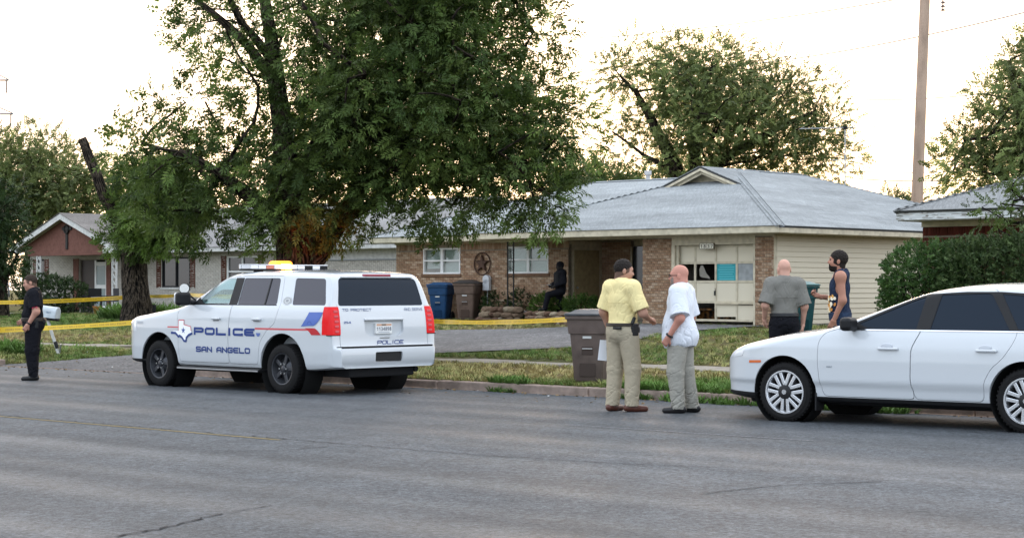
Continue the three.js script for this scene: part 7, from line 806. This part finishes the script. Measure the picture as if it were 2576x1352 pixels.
// officer at the left in a black uniform
{ const [o, J, k] = person('officer in black short sleeved uniform walking at the left edge of the street', onRoad(84, 31.2), facing(-0.98, 0.12), { height: 1.74, girth: 1.30, belly: 0.025, skin: SKIN(0.48, 0.25, 0.18), headPitch: 0.16, hair: { t: 0.006, slope: 0.5, line: 0.012, m: mat(0.035, 0.024, 0.018, 0.7), fade: M.hairFade },
    joints: { elL: [0.265, 1.16, -0.08], wrL: [0.25, 0.94, 0.06], elR: [-0.26, 1.16, -0.03], wrR: [-0.20, 1.02, 0.18], anL: [0.10, 0.09, -0.02], anR: [-0.10, 0.09, 0.0], head: [0, 1.645, 0.05] }, handL: { dir: [-0.05, -0.75, 0.5], curl: 0.75 }, footL: 0.1, footR: -0.1,
    shirt: { m: M.black1, sleeve: 0.78, hem: 0.99, fold: 0.006, collar: true, label: 'black uniform shirt with arm badges' }, trousers: { m: M.black1, waist: 1.04, hem: 0.055, belt: M.leather, beltH: 0.03 } });
  const patch = (y, r, draw) => { const t = canvasTex(64, 64, (c, w, h) => { c.clearRect(0, 0, w, h); draw(c, w, h); }), g = new THREE.CircleGeometry(r, 20); g.scale(1, 1, 1); g.rotateY(Math.PI / 2); const f = (J.shL.y - y) / (J.shL.y - J.elL.y), c = J.shL.clone().lerp(J.elL, f); g.rotateZ(0.2); g.translate(c.x + 0.083 * k, y, c.z); part('arm_badge', g, mat(1, 1, 1, 0.7, { map: t, transparent: true, side: THREE.DoubleSide }), o); };
  patch(1.36 * k, 0.055, (c, w, h) => { c.fillStyle = '#c9cfdb'; c.beginPath(); c.arc(32, 30, 30, 0, 7); c.fill(); c.fillStyle = '#6b7aa0'; c.beginPath(); c.arc(32, 30, 16, 0, 7); c.fill(); }); patch(1.255 * k, 0.055, (c) => { c.strokeStyle = '#c2405a'; c.lineWidth = 7; for (const q of [16, 30, 44]) { c.beginPath(); c.moveTo(8, q + 10); c.lineTo(32, q - 8); c.lineTo(56, q + 10); c.stroke(); } });
  part('belt_gear', merge([move(new RoundedBoxGeometry(0.07, 0.14, 0.10, 2, 0.015), 0.185 * k, 0.95 * k, -0.05), move(new RoundedBoxGeometry(0.05, 0.08, 0.06, 2, 0.01), 0.17 * k, 1.02 * k, 0.09), move(new RoundedBoxGeometry(0.10, 0.07, 0.05, 2, 0.01), 0.05, 1.0 * k, -0.19 * k)]), M.black, o); part('wrist_watch', (() => { const d = J.elL.clone().sub(J.wrL).normalize(), g = new THREE.TorusGeometry(0.036 * k, 0.011, 8, 18); g.applyQuaternion(new THREE.Quaternion().setFromUnitVectors(V(0, 0, 1), d)); const c = J.wrL.clone().addScaledVector(d, 0.03); g.translate(c.x, c.y, c.z); return g; })(), M.black, o); }
// dark figure by the porch, one knee raised
{ const p = at(1410, CY, 54.7); p.y = 0.53;
  const [o, J, k] = person('dark clothed masked figure with one knee raised by the porch wall', p, facing(-0.95, 0.25), { height: 1.72, girth: 1.12, mask: true, skin: mat(0.03, 0.026, 0.024, 0.8), headPitch: 0.05, hair: { t: 0.016, slope: 0.1, line: -0.05, m: M.black1 },
    joints: { hipL: [0.10, 0.90, 0.0], knL: [0.14, 0.80, 0.42], anL: [0.13, 0.42, 0.52], elL: [0.27, 1.17, -0.02], wrL: [0.16, 1.06, 0.22], elR: [-0.27, 1.17, 0.0], wrR: [-0.12, 1.08, 0.26], anR: [-0.1, 0.09, 0.0] },
    shirt: { m: M.black1, sleeve: 1.92, hem: 0.97, fold: 0.008, ease: 0.03, label: 'black jacket' }, trousers: { m: M.black1, waist: 1.02, hem: 0.06 } });
  part('vest', move(new RoundedBoxGeometry(0.36, 0.42, 0.30, 3, 0.06), 0, 1.27 * k, 0.02), mat(0.016, 0.016, 0.017, 0.85), o); part('clipboard', move(new RoundedBoxGeometry(0.16, 0.015, 0.10, 1, 0.003), 0.05, 1.10 * k, 0.36), mat(0.3, 0.3, 0.3, 0.7), o); }
// ---------- bins ----------
const frameOf = (v) => { const [s, t] = toST(v.x, v.z); return [s, t]; };
function wheelieBin(label, pos, turn, c, lidC, k = 1, extra) {
  const o = thing('wheelie_bin', label, 'bin', pos, turn), m = mat(c[0], c[1], c[2], 0.6, { map: T.mottle, bumpMap: rep(T.grain, 4), bumpScale: 0.001 }), lm = mat(lidC[0], lidC[1], lidC[2], 0.45, { map: T.mottle });
  const ring = (y, w, d, r) => roundPoly([[-w, -d], [w, -d], [w, d], [-w, d]], r).getSpacedPoints(47).slice(0, 48).map((p) => V(p.x, y, p.y));
  const loft = (rs) => { const pos2 = [], idx = []; rs.forEach((R) => R.forEach((p) => pos2.push(p.x, p.y, p.z))); const n = rs[0].length; for (let i = 0; i < rs.length - 1; i++) for (let j = 0; j < n; j++) { const a = i * n + j, b = i * n + (j + 1) % n; idx.push(a, a + n, b, b, a + n, b + n); } let c0 = pos2.length / 3; pos2.push(0, rs[0][0].y, 0); for (let j = 0; j < n; j++) idx.push(c0, j, (j + 1) % n); const c1 = pos2.length / 3, e = (rs.length - 1) * n; pos2.push(0, rs[rs.length - 1][0].y, 0); for (let j = 0; j < n; j++) idx.push(c1, e + (j + 1) % n, e + j); const g = new THREE.BufferGeometry(); g.setAttribute('position', new THREE.Float32BufferAttribute(pos2, 3)); g.setIndex(idx); g.computeVertexNormals(); return metric(toCreasedNormals(g, 0.6)); };
  const B2 = part('body', loft([ring(0.03, 0.20, 0.21, 0.05), ring(0.06, 0.215, 0.225, 0.05), ring(0.72, 0.265, 0.29, 0.06), ring(0.725, 0.285, 0.31, 0.06), ring(0.93, 0.305, 0.335, 0.06), ring(0.94, 0.325, 0.36, 0.05), ring(0.985, 0.328, 0.363, 0.05), ring(0.99, 0.30, 0.33, 0.05)]), m, o);
  part('lid', loft([ring(0.992, 0.335, 0.375, 0.05), ring(1.015, 0.338, 0.378, 0.05), ring(1.03, 0.31, 0.34, 0.06), ring(1.035, 0.28, 0.30, 0.06), ring(1.075, 0.21, 0.20, 0.08), ring(1.085, 0.12, 0.10, 0.06)]), lm, o).userData.label = 'lid';
  part('handle', tube([V(-0.22, 0.95, -0.34), V(-0.22, 0.98, -0.43), V(0.22, 0.98, -0.43), V(0.22, 0.95, -0.34)], 0.016, 8), m, o);
  part('grab_bar', merge([bx(-0.075, 0.075, 0.50, 0.515, 0.27, 0.285, 0.004)]), mat(0.42, 0.40, 0.38, 0.5), o); part('recess_shade', merge([bx(-0.085, 0.085, 0.42, 0.60, 0.262, 0.272, 0.004), bx(-0.12, 0.12, 0.10, 0.36, 0.232, 0.248, 0.004)]), mat(c[0] * 0.45, c[1] * 0.45, c[2] * 0.45, 0.8), o); part('label_plate', bx(-0.065, 0.065, 0.655, 0.69, 0.285, 0.295, 0.003), mat(0.5, 0.5, 0.48, 0.7), o);  // flat plates in darkened bin colour paint the shade of recesses
  for (const s of [-1, 1]) { const w = part('wheel', merge([lathe([[0.03, 0.03], [0.11, 0.03], [0.125, 0.015], [0.125, -0.015], [0.11, -0.03], [0.03, -0.03]], 24)]), M.rubber, o); w.rotation.y = Math.PI / 2; w.position.set(s * 0.26, 0.125, -0.22); }
  o.scale.setScalar(k); return o; }
const onLawn = (px, D) => { const p = at(px, CY, D), [, t] = toST(p.x, p.z); p.y = elev(t); return p; };
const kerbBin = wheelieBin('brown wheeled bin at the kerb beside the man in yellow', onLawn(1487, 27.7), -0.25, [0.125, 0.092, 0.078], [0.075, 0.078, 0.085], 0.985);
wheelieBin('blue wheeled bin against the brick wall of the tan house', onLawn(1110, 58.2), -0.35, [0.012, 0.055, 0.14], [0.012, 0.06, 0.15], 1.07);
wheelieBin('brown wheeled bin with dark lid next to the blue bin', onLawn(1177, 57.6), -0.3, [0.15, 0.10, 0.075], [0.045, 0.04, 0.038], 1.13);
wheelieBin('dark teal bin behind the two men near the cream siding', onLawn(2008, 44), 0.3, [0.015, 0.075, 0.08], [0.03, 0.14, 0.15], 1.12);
// ---------- on and by the tan house wall ----------
{ const t = 21.44, s = sAt(1213, t), p = W(s, t, yAt(662, s, t)), o = thing('wall_star', 'round metal star ornament hung on the brick wall between windows', 'wall ornament', p, TURN); const st = new THREE.Shape(); for (let i = 0; i < 10; i++) { const a = i * Math.PI / 5 + Math.PI / 2, r = i % 2 ? 0.10 : 0.25; i ? st.lineTo(r * Math.cos(a), r * Math.sin(a)) : st.moveTo(r * Math.cos(a), r * Math.sin(a)); }
  M.rust = mat(0.085, 0.045, 0.03, 0.6, { metalness: 0.3, map: T.mottle }); part('ring', merge([new THREE.TorusGeometry(0.335, 0.02, 8, 48), ...[0, 1, 2, 3, 4].map((i) => { const a = i * 2 * Math.PI / 5 + Math.PI / 2; return bar(V(0.23 * Math.cos(a), 0.23 * Math.sin(a), 0), V(0.335 * Math.cos(a), 0.335 * Math.sin(a), 0), 0.012); })]), M.rust, o); part('star', metric(new THREE.ExtrudeGeometry(st, { depth: 0.02, bevelEnabled: true, bevelSize: 0.02, bevelThickness: 0.03, bevelSegments: 1 })), M.rust, o); }
{ const t = 21.44, s = sAt(1229, t), p = W(s, t, yAt(713, s, t)), o = thing('meter_box', 'pale grey electric meter box on the brick wall above the bins', 'meter box', p, TURN); part('box', bx(-0.14, 0.12, -0.2, 0.14, 0, 0.12, 0.02), mat(0.5, 0.51, 0.52, 0.5), o); part('cap', move(new THREE.CylinderGeometry(0.13, 0.13, 0.12, 24, 1, false, 0, Math.PI * 2).rotateX(Math.PI / 2), -0.01, 0.14, 0.06), mat(0.5, 0.51, 0.52, 0.5), o); part('conduit', bar(V(0.0, -0.2, 0.05), V(0.0, -1.0, 0.05), 0.02), M.steel, o); }
function rockGeo(r) { const g = new THREE.IcosahedronGeometry(1, 1), P = g.attributes.position, q = rr(0, 99); for (let i = 0; i < P.count; i++) { const v = V().fromBufferAttribute(P, i), k = 1 + 0.28 * noise(v.x * 1.6 + q, v.y * 1.6, v.z * 1.6); P.setXYZ(i, v.x * k, v.y * k, v.z * k); } g.computeVertexNormals(); return metric(toCreasedNormals(mergeVertices(g.deleteAttribute('uv') && g), 0.5)); }
const ROCKS = Array.from({ length: 5 }, () => rockGeo()), ROCKM = [[0.36, 0.28, 0.20], [0.27, 0.19, 0.135], [0.43, 0.36, 0.27], [0.20, 0.125, 0.09]].map((c) => mat(...c, 0.9, { map: rep(T.concrete, 2), bumpMap: rep(T.grain, 2), bumpScale: 0.01 }));
function rockBorder(label, a, b, n, rows, sz) { const o = thing('rock_border', label, 'rock border', W((a[0] + b[0]) / 2, (a[1] + b[1]) / 2, elev((a[1] + b[1]) / 2)), 0); for (let i = 0; i < n; i++) for (let r = 0; r < rows; r++) { const f = (i + rr(0.1, 0.9)) / n, s = lerp(a[0], b[0], f), t = lerp(a[1], b[1], f) + r * 0.05 + rr(-0.06, 0.06), p = W(s, t, elev(t)).sub(o.position), m = part('stone', ROCKS[(rnd() * 5) | 0], ROCKM[(rnd() * 4) | 0], o); m.position.copy(p).add(V(0, sz * (0.35 + r * 0.95), 0)); m.scale.set(sz * rr(0.8, 1.5), sz * rr(0.5, 0.75), sz * rr(0.7, 1.1)); m.rotation.set(rr(-0.2, 0.2), rr(0, 6.3), rr(-0.2, 0.2)); } return o; }
{ const P = (px, D) => { const v = at(px, CY, D); return toST(v.x, v.z); };
  rockBorder('low stacked stone border along the drive below the bright plants', P(1322, 53), P(1462, 51), 13, 3, 0.125); rockBorder('small heap of tan flagstones beside the porch posts', P(1206, 55.5), P(1302, 55), 7, 3, 0.16);
  const bd = thing('flower_bed', 'dark soil bed between the stone borders and the porch', 'flower bed', W(-19, 20, elev(20)), TURN); const sh = new THREE.ExtrudeGeometry(roundPoly([[-4.5, -1.3], [2.6, -1.3], [3.2, 0.4], [2.2, 1.0], [-1, 0.6], [-4, 0.4]], 0.3), { depth: 0.07, bevelEnabled: false }); sh.rotateX(Math.PI / 2); sh.translate(0, 0.07, 0); part('soil', metric(sh), mat(0.045, 0.03, 0.02, 1, { bumpMap: rep(T.grain, 1), bumpScale: 0.05, map: T.mottle }), bd);
  const wb = thing('garden_bench', 'low dark bench with pale edge by the porch posts', 'bench', onLawn(1312, 55.6), TURN); part('seat', bx(-0.55, 0.55, 0.28, 0.31, -0.16, 0.16, 0.01), mat(0.16, 0.16, 0.165, 0.4), wb); for (const s of [-0.45, 0.45]) part('leg', merge([bx(s - 0.03, s + 0.03, 0, 0.28, -0.14, -0.09, 0.004), bx(s - 0.03, s + 0.03, 0, 0.28, 0.09, 0.14, 0.004)]), M.black, wb);
  const gl = thing('garden_lamp', 'small white garden globe at the foot of the porch posts', 'garden lamp', onLawn(1293, 55.0), 0); part('globe', new THREE.SphereGeometry(0.055, 16, 12).translate(0, 0.36, 0), mat(0.62, 0.62, 0.6, 0.4), gl); part('stake', bar(V(0, 0, 0), V(0, 0.3, 0), 0.015), M.black, gl); }
// ---------- barrier tape ----------
M.tape = phys(0.72, 0.47, 0.015, 0.35, { side: THREE.DoubleSide, transmission: 0.25, thickness: 0 });
M.tapePrint = null;
{ const t = canvasTex(512, 64, (c, w, h) => { c.fillStyle = '#dcb416'; c.fillRect(0, 0, w, h); c.fillStyle = '#8a6f14'; c.font = 'bold 34px sans-serif'; c.fillText('POLICE LINE DO NOT CROSS', 12, 45, 490); }); t.wrapS = THREE.RepeatWrapping; M.tape.color.setRGB(1, 1, 1); M.tape.map = t; }
function tape(label, pts, w, sag, twist) { const o = thing('barrier_tape', label, 'barrier tape', pts[0].clone(), 0), pos = [], uv = [], idx = []; let k = 0, L = 0; const c = []; for (let i = 0; i < pts.length - 1; i++) { const n = 40; for (let j = 0; j < n + (i === pts.length - 2 ? 1 : 0); j++) { const f = j / n, p = pts[i].clone().lerp(pts[i + 1], f); p.y -= sag[i] * 4 * f * (1 - f); c.push(p); } }
  c.forEach((p, i) => { if (i) L += p.distanceTo(c[i - 1]); const d = c[Math.min(c.length - 1, i + 1)].clone().sub(c[Math.max(0, i - 1)]).normalize(), side = d.clone().cross(V(0, 1, 0)).normalize(), a = twist * Math.sin(L * 0.55) + 0.25 * Math.sin(L * 1.9), u = V(0, Math.cos(a), 0).addScaledVector(side, Math.sin(a)); for (const s of [-0.5, 0.5]) { const q = p.clone().addScaledVector(u, s * w).sub(pts[0]); pos.push(q.x, q.y, q.z); uv.push(L / 0.75, s + 0.5); } if (i) { const b = (i - 1) * 2; idx.push(b, b + 2, b + 1, b + 1, b + 2, b + 3); } });
  const g = new THREE.BufferGeometry(); g.setAttribute('position', new THREE.Float32BufferAttribute(pos, 3)); g.setAttribute('uv', new THREE.Float32BufferAttribute(uv, 2)); g.setIndex(idx); g.computeVertexNormals(); part('strip', g, M.tape, o); return o; }
tape('yellow tape running from the big tree towards the kerb bin', [at(1438, 801, 28.0), at(1095, 807, 33.2), at(790, 806, 36.2)], 0.076, [0.03, 0.0], 0.5);
tape('lower yellow tape crossing behind the officer at the left', [at(715, 800, 35.8), at(335, 810, 34.5), at(-120, 832, 33)], 0.095, [0.02, 0.02], 0.6);
tape('upper yellow tape stretched to the left from the sawn off tree', [at(310, 747, 61.8), at(-80, 760, 58)], 0.13, [0.04], 0.35);
tape('yellow tape from the sawn off tree to the big tree', [at(372, 744, 61.6), at(470, 740, 56), at(715, 752, 36.2)], 0.10, [0.02, 0], 0.35);
{ const p = at(-118, 832, 33), o = thing('wooden_stake', 'wooden stake holding the lower tape beyond the left edge', 'stake', V(p.x, elev(frameOf(p)[1]), p.z), 0); part('stake', bx(-0.025, 0.025, -0.1, 0.85, -0.02, 0.02, 0.004), M.wood, o); const q = at(-78, 760, 58), r = thing('wooden_stake', 'wooden stake holding the upper tape beyond the left edge', 'stake', V(q.x, elev(frameOf(q)[1]), q.z), 0); part('stake', bx(-0.03, 0.03, -0.1, 1.2, -0.02, 0.02, 0.004), M.wood, r); }
// ---------- leaning mailbox behind the officer ----------
{ const b = at(150, 889, 38.6), o = thing('mailbox', 'white mailbox on a leaning pale post behind the officer', 'mailbox', V(b.x, elev(frameOf(b)[1]), b.z), 0), top = at(118, 797, 38.6).sub(o.position); part('post', bar(V(0, -0.05, 0), top, 0.035, 0.032, 8), M.whitePaint, o); part('post_clamp', bar(V(0, 0, 0).lerp(top, 0.18), V(0, 0, 0).lerp(top, 0.36), 0.042), M.black, o); part('bracket', bar(V(0.0, 0.05, 0), V(0.03, 0.22, 0.02), 0.02), M.steel, o);
  const box = new THREE.ExtrudeGeometry((() => { const s = new THREE.Shape(); s.moveTo(-0.10, 0); s.lineTo(0.10, 0); s.lineTo(0.10, 0.12); s.absarc(0, 0.12, 0.10, 0, Math.PI); s.lineTo(-0.10, 0); return s; })(), { depth: 0.36, bevelEnabled: true, bevelSize: 0.006, bevelThickness: 0.006, bevelSegments: 1 }); box.translate(0, 0, -0.18); box.rotateY(Math.PI / 2 - 0.25); box.rotateZ(-0.12); box.translate(top.x + 0.05, top.y + 0.0, top.z); part('box', metric(box), mat(0.58, 0.63, 0.66, 0.5, { map: T.mottle }), o); const tray = bx(-0.2, 0.16, -0.05, 0.0, -0.08, 0.08, 0.01); tray.rotateZ(-0.12); tray.translate(top.x + 0.08, top.y - 0.01, top.z); part('tray', tray, M.blackRough, o);
  const t = canvasTex(128, 48, (c, w, h) => { c.clearRect(0, 0, w, h); c.fillStyle = '#5f7a92'; c.font = 'bold 30px sans-serif'; c.fillText('1841', 24, 34); }); const pl = new THREE.PlaneGeometry(0.22, 0.08); pl.rotateY(-0.25); pl.rotateZ(-0.12); pl.translate(top.x + 0.04 + 0.025, top.y + 0.10, top.z + 0.113); part('box_number', pl, mat(1, 1, 1, 0.6, { map: t, transparent: true }), o); }
// ---------- patio things on the white house porch ----------
function chair(label, pos, turn, m) { const o = thing('patio_chair', label, 'chair', pos, turn); part('seat', bx(-0.26, 0.26, 0.42, 0.46, -0.25, 0.25, 0.015), m, o); part('backrest', bx(-0.26, 0.26, 0.46, 0.92, -0.27, -0.23, 0.015), m, o); for (const s of [-1, 1]) { part('leg', bar(V(s * 0.24, 0, 0.22), V(s * 0.24, 0.62, 0.22), 0.015), m, o); part('leg', bar(V(s * 0.24, 0, -0.24), V(s * 0.24, 0.46, -0.24), 0.015), m, o); part('armrest', bx(s * 0.27 - 0.03, s * 0.27 + 0.03, 0.62, 0.65, -0.25, 0.25, 0.01), m, o); } return o; }
chair('dark patio chair on the porch next to the bush', at(232, CY, 71).setY(0.55), -0.2, M.blackRough); chair('dark patio chair on the porch close to the white post', at(276, CY, 71.5).setY(0.55), -1.0, mat(0.05, 0.05, 0.055, 0.7));
{ const o = thing('patio_table', 'small grey table between the porch chairs', 'table', at(254, CY, 70.6).setY(0.53), TURN); part('top', bx(-0.3, 0.3, 0.58, 0.62, -0.25, 0.25, 0.01), mat(0.22, 0.21, 0.2, 0.6), o); for (const [x, z] of [[-0.25, -0.2], [0.25, -0.2], [-0.25, 0.2], [0.25, 0.2]]) part('leg', bar(V(x, 0, z), V(x, 0.58, z), 0.015), M.black, o);
  const p = thing('flower_pot', 'small orange flower pot at the edge of the porch', 'pot', at(246, CY, 69.4).setY(0.53), 0); part('pot', new THREE.LatheGeometry([[0.001, 0], [0.12, 0], [0.17, 0.24], [0.19, 0.25], [0.19, 0.29], [0.16, 0.29], [0.15, 0.25], [0.001, 0.25]].map((q) => new THREE.Vector2(...q)), 20), mat(0.33, 0.12, 0.03, 0.8), p);
  const w = thing('garden_ornament', 'small whitish round garden ornament in the grass below the porch', 'ornament', onLawn(266, 66), 0); part('body', new THREE.SphereGeometry(0.2, 16, 12).scale(1.15, 0.75, 1).translate(0, 0.22, 0), mat(0.42, 0.42, 0.44, 0.6), w); part('foot', bx(-0.15, 0.15, -0.02, 0.1, -0.12, 0.12, 0.02), M.blackRough, w); 
  const b = thing('plant_pot', 'black plant pot at the foot of the sawn off tree', 'pot', onLawn(377, 60.5), 0); part('pot', new THREE.LatheGeometry([[0.001, 0], [0.17, 0], [0.2, 0.5], [0.22, 0.52], [0.18, 0.52], [0.001, 0.48]].map((q) => new THREE.Vector2(...q)), 20), M.blackRough, b); }
// ---------- utility pole, wires, pylon, aerial ----------
{ const D = 82, base = at(2296, CY, D).setY(0.6), top = at(2329, -60, D), o = thing('utility_pole', 'tall leaning wooden utility pole behind the houses on the right', 'utility pole', base, 0), d = top.clone().sub(base); M.pole = mat(0.46, 0.33, 0.25, 0.9, { map: rep(T.mottle, 0.5, 0.15) }); part('pole', metric(bar(V(0, -0.3, 0), d, 0.27, 0.21, 14)), M.pole, o); part('cross_arm', bx(d.x - 1.2, d.x + 1.2, d.y - 0.5, d.y - 0.36, d.z + 0.2, d.z + 0.32, 0.01), M.wood, o);
  const ins = at(2372, 10, D).sub(base); part('insulator', merge([0, 1, 2, 3].map((i) => new THREE.CylinderGeometry(0.05, 0.13, 0.07, 14).translate(ins.x, ins.y - 0.24 + i * 0.16, ins.z)).concat([bar(ins.clone().add(V(0, -0.3, 0)), ins.clone().add(V(0, 0.9, 0)), 0.03)])), mat(0.12, 0.10, 0.10, 0.4), o);
  M.wire = mat(0.28, 0.27, 0.27, 0.6); const wire = (label, a, b, sag, r) => { const w = thing('power_line', label, 'power line', a.clone(), 0, undefined), pts = []; for (let i = 0; i <= 24; i++) { const p = a.clone().lerp(b, i / 24); p.y -= sag * 4 * (i / 24) * (1 - i / 24); pts.push(p.sub(w.position)); } part('cable', tube(pts, r, 5, 48), M.wire, w); };
  wire('thin overhead wire passing under the pole insulator', at(1700, 175, 120), at(2640, -15 + 30, D - 4), 0.5, 0.03); wire('thin overhead wire high above the garage roof', at(1500, 95, 120), at(2640, -75, D + 4), 0.4, 0.03); wire('thin overhead wire crossing the pole at half height', at(2100, 246, 105), at(2640, 212, 80), 0.3, 0.026);
  wire('lowest overhead wire beside the pole above the roof', at(2160, 449, 110), at(2640, 438, 84), 0.2, 0.034); wire('second lowest overhead wire above the roof', at(2160, 430, 112), at(2640, 412, 86), 0.2, 0.026); wire('third lowest overhead wire above the roof', at(2160, 410, 112), at(2640, 398, 86), 0.2, 0.02); }
{ const D = 170, c = at(-55, CY, D).setY(0.6), o = thing('pylon', 'steel transmission pylon at the left edge with only arm tips showing', 'pylon', c, 0), H = at(0, 140, D).y - 0.6, l = []; M.pylon = mat(0.16, 0.16, 0.165, 0.6, { metalness: 0.3 }); const corner = (y, sx, sz) => V(sx * lerp(2.2, 0.5, y / H), y, sz * lerp(2.2, 0.5, y / H)); for (const [sx, sz] of [[-1, -1], [1, -1], [1, 1], [-1, 1]]) l.push(bar(corner(0, sx, sz), corner(H, sx, sz), 0.09, 0.06, 5)); for (let y = 0; y < H - 2; y += 2.5) for (const [a, b] of [[[-1, 1], [1, 1]], [[1, -1], [-1, -1]], [[1, 1], [1, -1]], [[-1, -1], [-1, 1]]]) { l.push(bar(corner(y, ...a), corner(y + 2.5, ...b), 0.04, 0.04, 4), bar(corner(y, ...b), corner(y + 2.5, ...a), 0.04, 0.04, 4)); } part('tower', merge(l), M.pylon, o);
  for (const [py, tip] of [[201, 22], [286, 33]]) { const y = at(0, py, D).y - 0.6, x = at(tip, py, D).x - c.x; part('cross_arm', merge([bar(V(-x, y, 0), V(x, y, 0), 0.08, 0.08, 5), bar(V(0, y + 1.4, 0), V(x, y + 0.05, 0), 0.05, 0.05, 5), bar(V(0, y + 1.4, 0), V(-x, y + 0.05, 0), 0.05, 0.05, 5)]), M.pylon, o); for (const s of [-1, 1]) part('insulator', bar(V(s * (x - 0.2), y, 0), V(s * (x - 0.2), y - 1.15, 0), 0.07, 0.07, 6), mat(0.2, 0.16, 0.14, 0.5), o); } }
{ const D = 66, c = at(2126, 470, D), o = thing('tv_aerial', 'thin television aerial mast above the garage roof', 'aerial', V(c.x, 0.55, c.z), 0), y = (py) => at(0, py, D).y - 0.55; M.alu = mat(0.42, 0.43, 0.44, 0.5, { metalness: 0.3 }); part('mast', bar(V(0, 0, 0), V(0, y(318), 0), 0.03, 0.022, 8), M.alu, o); part('boom', bar(V(-1.55, y(323), 0), V(1.05, y(318), 0), 0.016, 0.016, 6), M.alu, o); for (let i = 0; i < 9; i++) { const x = lerp(-1.5, 1.0, i / 8), h = lerp(0.55, 0.2, i / 8); part('rod', bar(V(x, y(321) - 0.0, -h), V(x, y(321), h), 0.008, 0.008, 5), M.alu, o); } part('mast_head', bx(-0.07, 0.07, y(325), y(317), -0.04, 0.04, 0.01), M.blackRough, o); part('brace', merge([bar(V(-0.45, y(402), 0), V(0.05, y(402), 0), 0.014), bar(V(-0.3, y(412), 0.1), V(0.1, y(396), -0.1), 0.012)]), M.alu, o); }

// dry leaves and bits lying in the gutter and on the verge
{ const g = new THREE.BufferGeometry(); g.setAttribute('position', new THREE.Float32BufferAttribute([0, 0, -0.5, 0.28, 0.16, 0, 0, 0.05, 0, 0, 0.05, 0, 0.28, 0.16, 0, 0, 0.03, 0.6, 0, 0, -0.5, 0, 0.05, 0, -0.28, 0.16, 0, 0, 0.05, 0, 0, 0.03, 0.6, -0.28, 0.16, 0], 3)); g.computeVertexNormals(); M.litter = mat(1, 1, 1, 0.9, { side: THREE.DoubleSide }); const m = [], c = [], o = new THREE.Object3D();
  for (let i = 0; i < 900; i++) { const s = rr(-26, 11), q = rnd(), t = q < 0.6 ? -Math.abs(rr(0.02, 0.25) + (rnd() < 0.2 ? rr(0, 1.6) : 0)) : rr(0.2, 4.2); o.position.copy(W(s, t, t < 0 ? 0.004 : elev(t) - dip(s, t) + 0.03)); o.rotation.set(rr(-0.5, 0.5), rr(0, 6.3), rr(-0.5, 0.5)); const k = rr(0.03, 0.07); o.scale.set(k, k, k); o.updateMatrix(); m.push(o.matrix.clone()); const b = rr(0.5, 1.4); c.push(rnd() < 0.04 ? lin(0.6, 0.6, 0.58) : lin(0.17 * b, 0.115 * b, 0.06 * b)); }
  stuff('fallen_leaves', g, M.litter, m, c, scene, 'dry brown leaves scattered in the gutter and on the verge', 'leaves'); }
renderer.render(scene, camera);
